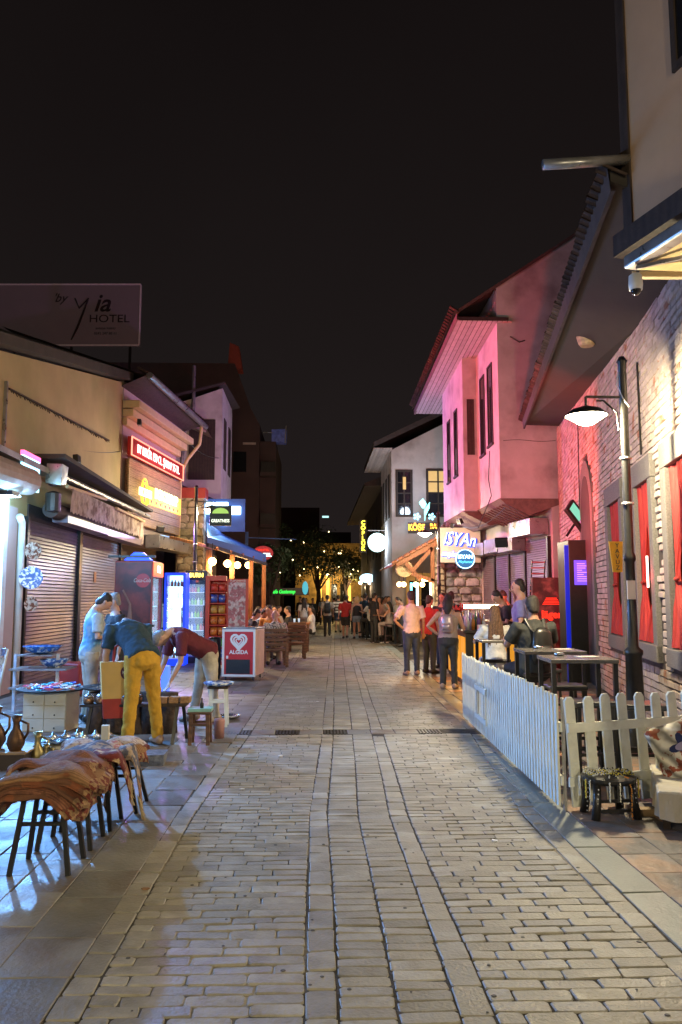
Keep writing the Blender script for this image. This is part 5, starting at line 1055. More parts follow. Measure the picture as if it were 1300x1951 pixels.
# ============================================================ MARKET, left foreground
def ruglayer(name, label, cx, cy_, z, lx, ly, th, droop, m, rz=0, fringe=False, group=None, wav=.012, nf=3):
    """a cloth folded nf times (rounded folds front and back) and draped over a stool"""
    n = 26; t = max(.012, th / nf); sec = []; seed = R.uniform(0, 9); r = t * .42
    for l in range(nf):                       # centre line of the folded ribbon, front edge at -ly/2
        ya, yb = (-ly / 2, ly / 2) if l % 2 == 0 else (ly / 2, -ly / 2); e = R.uniform(-.012, .012) * (1 if l % 2 else -1)
        for q in range(9): sec.append((ya + (yb - ya) * q / 8 + (e if q in (0, 8) else 0), l * t))
        if l < nf - 1: sec.append((yb + (.5 * t if yb > 0 else -.5 * t), (l + .5) * t))
    def P(x, y, h):
        fx = abs(x) / (lx / 2); g = wav * (math.sin(x * 15 + seed + y * 6) + .7 * math.sin(y * 13 + seed * 2 + x * 9) + .5 * math.sin(x * 31 - y * 17 + seed))
        sag = droop * (max(0, fx - .38) ** 1.6) * 2.1 * (1 + .25 * math.sin(y * 12 + seed)); lift = h * (1 + .25 * math.sin(x * 7 + seed)) * (1 - .25 * fx)
        return (x * (1 - .06 * fx * fx) + .008 * math.sin(y * 20 + seed), y + .012 * math.sin(x * 9 + seed) + .006 * math.sin(x * 27), z + lift + g - sag - .02 * (abs(y) / (ly / 2)) ** 5)
    b = MB(); k = len(sec); vs = []
    for sgn in (1, -1):
        for i in range(n + 1):
            x = -lx / 2 + lx * i / n
            for q, (y, h) in enumerate(sec):
                y0, h0 = sec[max(0, q - 1)]; y1, h1 = sec[min(k - 1, q + 1)]; d = math.hypot(y1 - y0, h1 - h0) or 1
                vs.append(P(x, y - (h1 - h0) / d * r * sgn, h + (y1 - y0) / d * r * sgn))
    N = (n + 1) * k; fs = []; mi = []
    for t_ in (0, 1):
        for i in range(n):
            for q in range(k - 1): fs.append((t_ * N + i * k + q, t_ * N + (i + 1) * k + q, t_ * N + (i + 1) * k + q + 1, t_ * N + i * k + q + 1)); mi.append(1 if (i < 2 or i > n - 3) else 0)
    for i in (0, n):
        for q in range(k - 1): fs.append((i * k + q, i * k + q + 1, N + i * k + q + 1, N + i * k + q)); mi.append(1)
    for q in (0, k - 1):
        for i in range(n): fs.append((i * k + q, (i + 1) * k + q, N + (i + 1) * k + q, N + i * k + q)); mi.append(0)
    b.add(vs, fs); b.m = mi
    o = b.build(name, [m, 'rug_border'], None, smooth=True, loc=(cx, cy_, 0), rz=rz); tag(o, label, 'rug', group)
    if fringe:
        f = MB()
        for q in range(46):
            y = -ly / 2 + ly * q / 45; p = P(lx / 2, y, 0); f.bar((p[0] - .012, p[1], p[2] + .01), (p[0] + .01 + R.uniform(0, .02), p[1] + R.uniform(-.01, .01), p[2] - R.uniform(.05, .09)), .006, .004)
        f.build('fringe', 'fringe_wool', o)
    return o
mat('rug_border', (.34, .2, .1), .95, var=.35, scale=30, bump=.6, bscale=90, col2=(.16, .03, .02), patches=[26, .5, .54])
mat('fringe_wool', (.55, .42, .24), .9)
mat('rug_brown', (.14, .06, .032), .95, var=.2, scale=5, bump=.5, bscale=70, col2=(.22, .07, .03), patches=[7, .5, .55])
mat('rug_rust', (.2, .08, .045), .95, var=.35, scale=9, bump=.5, bscale=70, col2=(.13, .05, .03), patches=[13, .56, .6], wave=('Y', 16, 3, .3))
mat('rug_tan', (.25, .13, .06), .95, var=.2, scale=5, bump=.5, bscale=60, col2=(.2, .07, .03), patches=[7, .52, .58], wave=('Y', 14, 2, .25))
mat('rug_blue', (.1, .1, .14), .9, var=.4, scale=12, bump=.5, bscale=60, col2=(.4, .3, .22), patches=[16, .5, .56])
mat('rug_wine', (.14, .02, .02), .9, var=.3, scale=9, bump=.5, col2=(.5, .36, .2), patches=[13, .55, .6])
mat('rug_paisley', (.5, .33, .22), .9, var=.2, scale=9, bump=.3, col2=(.4, .12, .06), patches=[22, .5, .55])
mat('rug_pale', (.5, .42, .36), .9, var=.15, scale=9, bump=.3, col2=(.3, .2, .16), patches=[30, .52, .57])
mat('stool_metal', (.02, .02, .022), .4, metal=.5)
def leg_stool(name, label, cx, cy_, h, w, d, cat='stool', m='stool_metal', top='dark_wood', splay=.06, group=None, round_=False, tk=.025, leg=.026):
    s = thing(name, label, cat, (cx, cy_, 0), 0, group)
    if round_: MB().lathe([(w / 2, h - tk), (w / 2 + .005, h - tk / 2), (w / 2, h)], n=24).build('seat', top, s)
    else: MB().box(-w / 2, w / 2, -d / 2, d / 2, h - tk, h).build('seat', top, s, bevel=.006)
    for sx in (-1, 1):
        for sy in (-1, 1): MB().bar((sx * (w / 2 - .04), sy * (d / 2 - .04), h - tk), (sx * (w / 2 - .04 + splay), sy * (d / 2 - .04 + splay * .6), 0), leg).build('leg', m, s)
    z = h * .62; q = splay * .3
    for sy in (-1, 1): MB().bar((-(w / 2 - .04) - q, sy * (d / 2 - .03), z), ((w / 2 - .04) + q, sy * (d / 2 - .03), z), leg * .8).build('stretcher', m, s)

    return s
leg_stool('metal_stool', 'black splayed leg stool nearest the camera carrying the rug pile', -1.6, 5.0, .46, .3, .32)
leg_stool('metal_stool', 'second black stool under the rust coloured rugs', -1.6, 5.46, .46, .3, .32)
leg_stool('metal_stool', 'third black stool under the fringed wine rug', -1.58, 5.88, .46, .3, .32)
leg_stool('low_table', 'low board with crossed legs under the pale shawls', -1.64, 6.36, .43, .5, .34, 'table', splay=.1)
GRP = 'rugs folded on the stools'
for k in range(5):
    ruglayer('folded_rug', ['lowest dark brown rug of the pile on the nearest stool', 'second rug from the bottom on the nearest stool', 'middle brown rug of the nearest pile', 'upper brown rug just under the tan rug', 'tan gold rug folded on top of the front of the nearest pile'][k],
             -1.64 + .012 * k, 4.97 + .012 * k, .46 + .026 * k, .56 + .025 * k, .42, .027, .13 - .008 * k, ['rug_brown', 'rug_rust', 'rug_brown', 'rug_brown', 'rug_tan'][k], rz=rad(-9 + 2.5 * k), group=GRP, wav=.006)
ruglayer('folded_rug', 'crumpled rust brown rug lying over the back of the nearest pile', -1.62, 5.14, .595, .56, .28, .03, .08, 'rug_rust', rz=rad(4), group=GRP, wav=.014)
ruglayer('folded_rug', 'soft rust rug on the second stool', -1.62, 5.46, .47, .58, .36, .05, .09, 'rug_wine', rz=rad(9), group=GRP, wav=.01)
ruglayer('folded_rug', 'terracotta rug laid highest on the second stool', -1.6, 5.42, .55, .56, .36, .04, .1, 'rug_rust', rz=rad(14), group=GRP, wav=.012)
ruglayer('folded_rug', 'terracotta second layer beneath the highest rug of the second stool', -1.62, 5.44, .52, .58, .38, .03, .1, 'rug_brown', rz=rad(10), group=GRP, wav=.012)
ruglayer('folded_rug', 'dark blue grey rug behind the rust rugs', -1.68, 5.9, .5, .56, .36, .06, .07, 'rug_blue', rz=rad(10), group=GRP)
ruglayer('folded_rug', 'wine and cream kilim with long fringe hanging over the third stool', -1.45, 5.72, .53, .34, .34, .045, .24, 'rug_wine', rz=rad(14), fringe=True, group=GRP)
ruglayer('folded_rug', 'brown fringed rug hanging low from the third stool', -1.38, 5.98, .48, .26, .3, .04, .36, 'rug_blue', rz=rad(8), fringe=True, group=GRP)
ruglayer('shawl', 'rust paisley shawl on the low board', -1.58, 6.14, .47, .4, .3, .04, .06, 'rug_paisley', rz=rad(12), wav=.012)
ruglayer('shawl', 'pale folded shawl at the right end of the low board', -1.5, 6.42, .47, .36, .3, .045, .04, 'rug_pale', rz=rad(-9), wav=.01)
ruglayer('shawl', 'cream shawl bunched behind the paisley shawl', -1.78, 6.36, .46, .4, .28, .05, .04, 'rug_pale', rz=rad(6), wav=.016)
ruglayer('shawl', 'orange yellow scarf hanging off the low board corner', -1.42, 6.24, .44, .24, .22, .03, .08, 'rug_tan', rz=rad(-10), wav=.012)

# stump table, pots, boards
mat('bark', (.055, .035, .025), .95, var=.4, scale=7, bump=1, bscale=18)
mat('copper', (.3, .16, .09), .3, metal=.9, var=.3, scale=20, bump=.3, bscale=60)
mat('silver', (.5, .53, .56), .22, metal=.9, var=.25, scale=20, bump=.4, bscale=50)
mat('blue_glaze', (.03, .12, .4), .2, var=.4, scale=14, col2=(.5, .6, .7), patches=[16, .5, .6])
mat('blue_print', (.06, .16, .45), .3, var=.3, scale=18, col2=(.7, .72, .72), patches=[18, .5, .55])
TS = thing('stump_table', 'rough dark tree stump table behind the row of copper pots', 'table', (-2.2, 9.8, 0))
for k, x in enumerate((-.42, -.2, .02, .22, .42)): MB().loft([(x, R.uniform(-.06, .06), 0), (x, 0, .2), (x + .01, 0, .48)], [R.uniform(.13, .16), .12, .125], n=9).build('trunk', 'bark', TS, smooth=True)
RT = thing('round_tray', 'round tray of coins and charms leaning on the stump table', 'tray', (-2.5, 10.0, .49))
MB().lathe([(.2, 0), (.34, .02), (.36, .045), (.33, .03), (.02, .015)], n=32, cap=False).build('dish', 'dark_metal', RT, smooth=True)
b = MB()
for k in range(70): a, r = R.uniform(0, 6.28), .3 * math.sqrt(R.random()); b.lathe([(.016, 0), (.016, .006)], (r * math.cos(a), r * math.sin(a), .02 + R.uniform(0, .02)), n=6)
b.build('coins', 'silver', RT, kind='stuff')
BT = thing('bench_table', 'narrow dark board on splayed legs with copper pots on it', 'table', (-2.0, 9.2, 0))
MB().box(-.62, .56, -.12, .12, .4, .43).build('table_top', 'dark_wood', BT, bevel=.005)
for x, s in ((-.5, -1), (-.42, 1), (.46, -1), (.5, 1)): MB().bar((x, s * .08, .4), (x + .03 * s, s * .2, 0), .035).build('leg', 'black_paint', BT)
def pot(x, y, z, label, m='copper', r=.06):
    p = thing('copper_pot', label, 'pot', (x, y, z), 0, 'small lidded pots on the board')
    MB().lathe([(r * .85, 0), (r, r * .3), (r, r * 1.1), (r * .8, r * 1.3)], n=14).build('bowl', m, p, smooth=True)
    MB().lathe([(r * .95, r * 1.3), (r * .8, r * 1.6), (r * .3, r * 1.85), (.008, r * 1.9), (.014, r * 2.15), (.004, r * 2.3)], n=14).build('lid', 'silver', p, smooth=True)
for k in range(5): pot(-2.54 + k * .135, 9.14 + R.uniform(-.01, .01), .43, 'lidded copper pot, %s from the left end of the board' % ['first', 'second', 'third', 'fourth', 'fifth'][k])
for k in range(3): pot(-1.83 + k * .0, 9.16 + k * .07, .43, 'lidded pot between the legs of the mustard trousers, %s' % ['front one', 'middle one', 'rear one'][k], r=.05)
for k in range(3):
    o = MB().box(-.055, .055, -.06, .06, 0, .07, j=.005).build('wicker_box', mat('wicker', (.35, .2, .1), .8, var=.3, scale=40, bump=.6, bscale=90), None, bevel=.006); o.location = (-1.72 + k * .13, 9.2, .43)
    tag(o, 'small woven brown box, %s of three at the right end of the board' % ['leftmost', 'middle', 'rightmost'][k], 'box', 'woven boxes on the board')
leg_stool('small_stool', 'low wooden stool with a pale green book beside the board', -1.27, 9.05, .36, .26, .26, m='brown_wood', top='brown_wood', splay=.01, leg=.04)
o = MB().box(-.13, .13, -.1, .1, 0, .035).build('book', mat('mint_cover', (.25, .5, .42), .5), None, loc=(-1.27, 9.05, .361)); tag(o, 'pale green covered book on the low wooden stool', 'book')
bt = thing('small_bottle', 'tiny dark bottle standing on the pale green book', 'bottle', (-1.25, 9.0, .397)); MB().lathe([(.02, 0), (.02, .05), (.008, .065), (.008, .1), (.01, .11)], n=10).build('glass', 'black_paint', bt, smooth=True)
o = MB().lathe([(.055, 0), (.065, .2), (.06, .22)], n=14).build('basket', mat('pinkish', (.4, .2, .18), .7), None, loc=(-1.1, 9.4, 0), smooth=True); tag(o, 'pinkish bin standing right of the low wooden stool', 'bin')
leg_stool('white_stool', 'white painted stool holding a blue patterned plate', -1.22, 10.3, .5, .26, .26, m='white_paint', top='dark_wood', splay=.02, leg=.03)
def plate(x, y, z, r, m, label, cat='plate'):
    o = MB().lathe([(r * .5, 0), (r * .9, .02), (r, .045), (r * .97, .05), (r * .55, .018), (.01, .014)], n=28, cap=False).build('plate', m, None, loc=(x, y, z), smooth=True); tag(o, label, cat)
plate(-1.22, 10.3, .5, .2, 'blue_print', 'blue patterned plate on the white stool'); plate(-1.14, 10.9, .003, .15, 'silver', 'metal plate on the ground behind the white stool')
# round table over drawers
DB = thing('drawer_box', 'cream six drawer box under the round tray of bracelets', 'drawers', (-3.26, 10.1, 0), rad(-6))
MB().box(-.27, .27, -.2, .2, 0, .47).build('case', mat('cream_card', (.6, .55, .42), .6, var=.06), DB)
for i in range(2):
    for k in range(3):
        d = MB().box(-.265 + i * .268, -.003 + i * .268, -.214, -.201, .01 + k * .154, .158 + k * .154).build('drawer', 'cream_card', DB, bevel=.004)
        MB().ball((-.134 + i * .268, -.218, .05 + k * .154), .01).build('knob', 'black_paint', d)
BTY = thing('bracelet_tray', 'round dark tray heaped with colourful bracelets on the cream drawers', 'tray', (-3.26, 10.1, .475))
MB().lathe([(.36, 0), (.42, .012), (.42, .03), (.4, .022), (.02, .02)], n=36, cap=False).build('dish', 'dark_metal', BTY, smooth=True)
for nm, c_ in (('coral', (.7, .2, .12)), ('turquoise', (.05, .4, .55)), ('pinkred', (.6, .08, .15)), ('bluebead', (.05, .12, .6)), ('whitebead', (.7, .7, .7))):
    b = MB()
    for k in range(16):
        a, r = R.uniform(0, 6.28), .33 * math.sqrt(R.random()); x, y, z = r * math.cos(a), r * math.sin(a), .035 + R.uniform(0, .035)
        b.loft([(x + .035 * math.cos(t * PI / 4), y + .035 * math.sin(t * PI / 4), z + .006 * math.sin(t + k)) for t in range(9)], .007, n=4)
    b.build('bracelets', mat(nm, c_, .4), BTY, kind='stuff')
o = MB().box(-.17, .17, -.15, .15, 0, .3).build('carton', mat('blue_carton', (.3, .5, .6), .6), None, loc=(-2.88, 10.9, 0)); tag(o, 'pale blue carton on the ground behind the cream drawers', 'carton')
o = MB().box(-.14, .14, -.1, .1, 0, .1, j=.01).build('plastic_sheet', mat('blue_film', (.05, .25, .5), .3), None, loc=(-2.88, 10.9, .301)); tag(o, 'crumpled blue plastic lying on the pale blue carton', 'plastic bag')
# shelf with bowls and trays
SHF = thing('display_shelf', 'white display stand with grey shelves in front of the shutters', 'shelf', (-4.0, 11.6, 0))
for x in (-.28, .32): MB().bar((x, 0, 0), (x, 0, .82), .04).build('post', 'blue_lit_frame', SHF)
for z in (.34, .6): MB().box(-.3, .5, -.2, .3, z, z + .025).build('shelf_board', 'grey_metal', SHF)
MB().box(-.2, .3, -.2, .2, .8, .82).build('shelf_board', 'grey_metal', SHF)
def bowl(x, y, z, r, m, label):
    o = MB().lathe([(r * .35, 0), (r * .75, .04), (r, .11), (r * 1.02, .115), (r * .7, .06), (.01, .02)], n=28, cap=False).build('bowl', m, None, loc=(x, y, z), smooth=True); tag(o, label, 'bowl')
bowl(-3.9, 11.6, .822, .27, 'blue_glaze', 'wide blue glazed bowl on top of the display stand'); bowl(-3.75, 11.65, .627, .2, 'blue_print', 'blue and white bowl on the middle shelf board')
plate(-3.7, 11.5, .367, .2, 'silver', 'silver plate on the bottom shelf board')
# postcard rack
PR = thing('postcard_rack', 'white wire rack full of postcards and key rings at the left edge', 'rack', (-3.95, 9.9, 0), rad(-20))
MB().bar((0, 0, 0), (0, 0, 1.0), .04).build('post', 'white_paint', PR)
for a in (-.24, .24): MB().bar((a, -.25, 0), (a, .0, 1.0), .025).build('post', 'white_paint', PR)
for r_ in range(9):
    for k in range(6):
        MB().box(-.23 + k * .08, -.165 + k * .08, -.23 + r_ * .025, -.22 + r_ * .025, .04 + r_ * .11, .13 + r_ * .11, j=.004).build('postcard', mat('card%d' % ((r_ * 3 + k) % 4), [(.5, .55, .6), (.15, .15, .2), (.4, .3, .2), (.55, .5, .5)][(r_ * 3 + k) % 4], .4, var=.6, scale=30), PR)
# jugs, trays, box
CR = thing('crate', 'dark low crate with a cream frame holding the brass jugs', 'crate', (-2.95, 7.95, 0))
MB().box(-.35, .2, -.2, .2, .0, .14, j=.006).build('box', 'dark_plaster', CR); MB().box(-.36, .22, -.22, .22, .141, .16).build('board', 'plank_wood', CR); MB().box(-.13, -.11, -.23, -.2, 0, .42).build('frame_post', 'white_plastic', CR)
def jug(x, y, z, h, m, label):
    j = thing('jug', label, 'jug', (x, y, z))
    MB().lathe([(h * .16, 0), (h * .26, h * .2), (h * .22, h * .42), (h * .1, h * .62), (h * .09, h * .8), (h * .16, h), (h * .13, h * .98)], n=18, cap=False).build('body', m, j, smooth=True)
    MB().loft([(h * .12, 0, h * .85), (h * .34, 0, h * .75), (h * .34, 0, h * .5), (h * .22, 0, h * .3)], .012, n=6).build('handle', m, j, smooth=True)
mat('bronze', (.12, .065, .035), .5, metal=.8, var=.3)
jug(-2.86, 7.85, .161, .33, 'bronze', 'tall bronze jug on the crate'); jug(-3.1, 7.95, .161, .4, 'bronze', 'tall bronze jug at the picture edge'); jug(-2.72, 8.05, .0, .3, mat('brass', (.3, .24, .11), .45, metal=.8), 'pale brass jug right of the bronze jug')
jug(-2.6, 7.95, .0, .2, 'brass', 'short brass jug beside the silver trays')
LBX = thing('low_box', 'cream box with the silver tray and ornaments on it', 'box', (-2.4, 8.3, 0)); MB().box(-.3, .3, -.18, .2, 0, .15, j=.008).build('case', 'cream_card', LBX)
mat('foil', (.4, .5, .58), .2, metal=.7, var=.7, scale=16, bump=1, bscale=30)
b = MB(); n = 16; vs = [(-.38 + .76 * i / n, -.2 + .42 * q / 8, .17 + R.uniform(0, .035)) for i in range(n + 1) for q in range(9)]
b.add(vs, [(i * 9 + q, (i + 1) * 9 + q, (i + 1) * 9 + q + 1, i * 9 + q + 1) for i in range(n) for q in range(8)]); o = b.build('foil_tray', 'foil', None, loc=(-2.4, 8.3, 0), fixn=False); tag(o, 'crinkled silver foil tray lying on the cream box', 'tray')
for k in range(6):
    o = MB().lathe([(.05, 0), (.07, .02), (.02, .05), (.01, .08)], n=10).build('ornament', 'silver', None, loc=(-2.62 + k * .1, 8.2 + .08 * (k % 3), .2), smooth=True); tag(o, 'small silver dish ornament on the foil tray, %s from the left' % ['first', 'second', 'third', 'fourth', 'fifth', 'sixth'][k], 'ornament', 'silver ornaments on the foil')
o = MB().box(-.035, .035, -.03, .03, 0, .34).build('post', 'cream_card', None, loc=(-2.1, 8.2, 0)); tag(o, 'short cream upright post by the silver tray', 'post')
o = MB().box(-.3, .3, -.12, .12, 0, .1, j=.02).build('cloth_heap', mat('grey_heap', (.16, .17, .2), .8, var=.5, scale=20), None, loc=(-1.75, 8.0, .0)); tag(o, 'dark grey heap of scarves on the ground behind the rug row', 'scarves')
# hanging ceramic plates on the pipe
for k, (z, r) in enumerate(((2.45, .16), (1.98, .2), (1.52, .13))):
    o = MB().lathe([(r * .5, 0), (r * .9, .012), (r, .03), (.01, .02)], n=24, cap=False).build('ceramic_plate', 'blue_print' if k % 2 else mat('plate_brown', (.5, .45, .4), .3, var=.5, scale=20, col2=(.15, .05, .03), patches=[22, .5, .55]), None, loc=(-5.0, 14.1, z)); o.rotation_euler = (rad(90), 0, rad(50 if k != 1 else 20)); tag(o, ['oval', 'round ornate', 'small'][k] + ' ceramic plate hanging beside the white downpipe', 'plate', 'ceramic plates on the doorpost')
# blue floor light pool source: lit cabinet near the ground behind the buyers
o = MB().box(-.15, .15, -.1, .1, .1, .6).build('lit_box', glow('lit_box_blue', (.06, .15, 1), 1.6), None, loc=(-2.35, 12.2, 0)); tag(o, 'blue glowing box on the ground between the buyers', 'lamp')
o = MB().box(-.2, .2, -.2, .2, 0, .55, j=.02).build('red_bag', 'rust_red', None, loc=(-4.1, 13.6, 0), bevel=.03); tag(o, 'red cloth covered box behind the phone reader', 'box')

# fridges -----------------------------------------------------------
def shelves(parent, x0, x1, y, z0, z1, n, cols, glowm, ch=.16, cw=.035):
    MB().box(x0, x1, y + .38, y + .4, z0, z1).build('back_panel', glowm, parent)
    for k in range(n):
        z = z0 + (z1 - z0) * k / n; MB().box(x0, x1, y + .02, y + .38, z, z + .012).build('shelf', 'white_plastic', parent)
        b = MB(); x = x0 + .03
        while x < x1 - .03:
            b.mi = R.randrange(len(cols)); h = ch * R.uniform(.85, 1.1); b.lathe([(cw, 0), (cw, h * .65), (cw * .4, h * .82), (cw * .4, h)], (x, y + .1 + R.uniform(-.01, .01), z + .013), n=8); x += cw * 2.25
        b.build('bottles', cols, parent, kind='stuff')
def cooler(label, x, y, rz, w, h, case, glowm, cols, n, head=.2, headm=None, ht=None, htm=None, light=(.5, .7, 1), power=8, d=.6):
    c = thing('drinks_cooler', label, 'drinks cooler', (x, y, 0), rz)
    b = MB(); b.box(0, .05, 0, d, 0, h); b.box(w - .05, w, 0, d, 0, h); b.box(.05, w - .05, 0, d, 0, .15); b.box(.05, w - .05, 0, d, h - head, h); b.box(.05, w - .05, d - .04, d, .15, h - head); b.build('case', case, c, bevel=.008)
    shelves(c, .05, w - .05, .08, .16, h - head, n, cols, glowm)
    MB().box(.05, w - .05, .01, .02, .15, h - head).build('glass_door', glassmat(), c)
    MB().bar((w - .08, -.03, h * .4), (w - .08, -.03, h * .62), .025).build('handle', 'grey_metal', c); MB().box(.05, .065, -.004, .0095, .15, h - head).build('door_seal', 'black_paint', c); MB().box(w - .065, w - .05, -.004, .0095, .15, h - head).build('door_seal', 'black_paint', c)
    if headm: MB().box(.03, w - .03, -.012, -.001, h - head + .02, h - .02).build('header', headm, c)
    if ht: text(ht, head * .62, htm, c, (w / 2, -.02, h - head / 2), sx=.9, ext=.003, offset=.004)
    lamp_light('AREA', c, (w / 2, -.04, h * .5), light, power, w * .7, rot=(rad(90), 0, 0), sizey=h * .7)
    return c
mat('can_a', (.5, .05, .04), .3); mat('can_b', (.6, .62, .6), .3); mat('can_c', (.05, .15, .4), .3); mat('can_d', (.1, .07, .04), .2); mat('can_e', (.2, .45, .05), .3)
cooler('tall cooler edged in bright blue light full of white bottles', -3.68, 19.5, 0, .52, 2.25, glow('blue_edge', (.01, .05, .8), 1.2), glow('cool_white', (.35, .7, 1), 3), ['can_b', 'can_d', 'can_b'], 7, power=14, head=.06)
cooler('black energy drink cooler with lit yellow BURN header', -3.3, 20.3, 0, .56, 2.33, 'black_paint', glow('cool_dim', (.03, .06, .12), .5), ['can_e', 'can_c', 'can_a', 'can_b'], 6, head=.24, headm='black_paint', ht='BURN', htm=glow('burn_yellow', (1, .75, .1), 4), power=5)
CK = cooler('red cola cabinet with printed side wall and cyan lit open front', -3.46, 17.0, PI / 2, 1.15, 2.42, 'rust_red', glow('cool_cyan', (.15, .6, .9), 1.8), ['can_a', 'can_d', 'can_a'], 6, head=.34, headm=glow('cola_head', (1, .08, .03), 2.2), ht='Cola', htm='neon_white', light=(.3, .7, 1), power=14, d=.8)
# printed side facing the camera: its plane is local x = 0
mat('cola_print', (.08, .01, .01), .35, var=.5, scale=3, col2=(.17, .02, .015), patches=[2.5, .48, .55])
MB().box(-.012, -.001, .03, .78, .1, 2.38).build('side_print', 'cola_print', CK)
MB().lathe([(.15, 0), (.15, .006)], n=28).build('red_disc', mat('cola_disc', (.5, .02, .015), .3), CK, loc=(-.014, .2, 2.0)).rotation_euler = (PI / 2, 0, -PI / 2)
text('Coca-Cola', .12, 'white_plastic', CK, (-.025, .22, 2.0), (PI / 2, 0, -PI / 2), shear=.35, sx=.7, ext=.002)
MB().loft([(-.02, .45, .5), (-.02, .45, .9), (-.02, .46, 1.2), (-.02, .46, 1.5), (-.02, .62, 1.8)], [(.06, .006), (.07, .006), (.05, .006), (.025, .006), (.02, .006)], (0, 1, 0), 8).build('printed_bottle', mat('bottle_print', (.25, .13, .1), .4), CK)
for z in (2.5, 1.05): MB().bar((-.2, -.1 + .0, z), (-.2, .9, z), .05).build('bracket', 'black_paint', CK)
o = MB().prism([(-.3, 0), (.3, 0), (.1, .17), (-.08, .17)], -.1, .1, 'y').build('blue_lamp', glow('roof_blue', (.02, .07, 1), 3), None, loc=(-3.9, 17.6, 2.46)); tag(o, 'small blue glowing lamp lying on the cola cabinet roof', 'lamp')
lamp_light('POINT', o, (0, -.2, .25), (.05, .12, 1), 12, .05)
# red snack rack
SN = thing('snack_rack', 'red metal rack of crisp bags with a patterned side door', 'rack', (-2.55, 18.6, 0), rad(4))
b = MB(); b.box(0, .1, 0, .5, .08, 2.15); b.box(.1, .48, .42, .5, .08, 2.15); b.box(.1, .48, 0, .42, 2.03, 2.15); b.box(.1, .48, 0, .42, .08, .17); b.build('case', 'red_paint', SN, bevel=.008)
mat('pack_red', (.5, .05, .03), .3, var=.4, scale=14); mat('pack_blue', (.04, .08, .35), .3, var=.5, scale=14, col2=(.6, .6, .6), patches=[9, .55, .6]); mat('pack_gold', (.5, .28, .06), .3, var=.4, scale=14); mat('pack_orange', (.55, .16, .03), .3, var=.4, scale=14); mat('pack_green', (.12, .35, .05), .3, var=.4, scale=14)
for r_, m in enumerate(['pack_blue', 'pack_green', 'pack_orange', 'pack_orange', 'pack_gold', 'pack_blue', 'pack_red']):
    z = .25 + r_ * .255; MB().box(.1, .48, .0, .4, z - .03, z - .01).build('shelf', 'red_paint', SN)
    for k in range(2):
        x = .2 + k * .18; p = MB().loft([(x, .06, z), (x, .05, z + .05), (x, .04, z + .11), (x, .06, z + .19)], [(.075, .01), (.08, .04), (.08, .045), (.08, .008)], (1, 0, 0), 10).build('snack_bag', m, SN, smooth=True)
mat('sticker_mix', (.35, .12, .14), .5, var=.6, scale=9, col2=(.5, .42, .42), patches=[10, .48, .52])
MB().box(.5, 1.0, .04, .1, .08, 2.08).build('side_door', 'red_paint', SN, bevel=.006); MB().box(.53, .93, .03, .038, .5, 2.0).build('sticker_sheet', 'sticker_mix', SN)
text('Kuruyemiş', .08, 'white_plastic', SN, (.75, .03, 2.04), ext=.002)
for x in (.1, .9): MB().lathe([(.03, 0), (.03, .08)], n=8).build('foot', 'black_paint', SN, loc=(x, .2, 0))
# ice cream chest
AL = thing('ice_cream_freezer', 'white framed red ALGIDA ice cream chest freezer on wheels', 'freezer', (-1.83, 15.9, .06), rad(-9))
MB().box(0, .68, .01, .78, .04, .94).build('body', mat('chest_side', (.5, .4, .38), .5, var=.2, scale=4), AL, bevel=.015)
f = MB(); f.box(0, .05, -.02, .01, .02, .95); f.box(.63, .68, -.02, .01, .02, .95); f.box(.05, .63, -.02, .01, .9, .95); f.box(.05, .63, -.02, .01, .02, .07); f.build('front_frame', 'white_plastic', AL, bevel=.01)
MB().box(.05, .63, -.015, .0, .07, .9).build('front_panel', mat('algida_red', (.5, .02, .02), .35, var=.05), AL)
MB().box(.09, .57, -.022, -.0155, .08, .36).build('grille', 'black_paint', AL); MB().box(.09, .13, -.022, -.0155, .375, .43).build('thermometer', 'white_plastic', AL)
for s, w_ in ((1, .02), (.66, .014), (.36, .01)):
    pts = []
    for t in range(25):
        a = t * 2 * PI / 24; pts.append((.34 + s * .155 * math.sin(a) ** 3 * 1.0, -.02, .715 + s * .0105 * (13 * math.cos(a) - 5 * math.cos(2 * a) - 2 * math.cos(3 * a) - math.cos(4 * a))))
    MB().loft(pts, [(w_ * 1.1, .003)] * 25, None, 6).build('heart_logo', 'white_plastic', AL)
text('ALGIDA', .105, 'white_plastic', AL, (.34, -.02, .5), ext=.002, offset=.003)
MB().box(-.01, .69, -.02, .8, .95, .985).build('lid', 'grey_metal', AL, bevel=.01); MB().box(.05, .63, .05, .7, .986, .99).build('glass_lid', mat('lid_glass', (.25, .35, .4), .1), AL)
for x in (.06, .62):
    for y in (.08, .7): MB().lathe([(.035, -.012), (.035, .012)], n=12).build('wheel', 'black_paint', AL, loc=(x, y, -.02)).rotation_euler = (0, PI / 2, 0)
o = MB().lathe([(.1, 0), (.13, .1), (.13, .8), (.1, .84)], n=16).build('bin', 'dark_metal', None, loc=(-2.02, 16.2, 0), smooth=True); tag(o, 'dark cylindrical bin at the left side of the ice cream chest', 'bin')

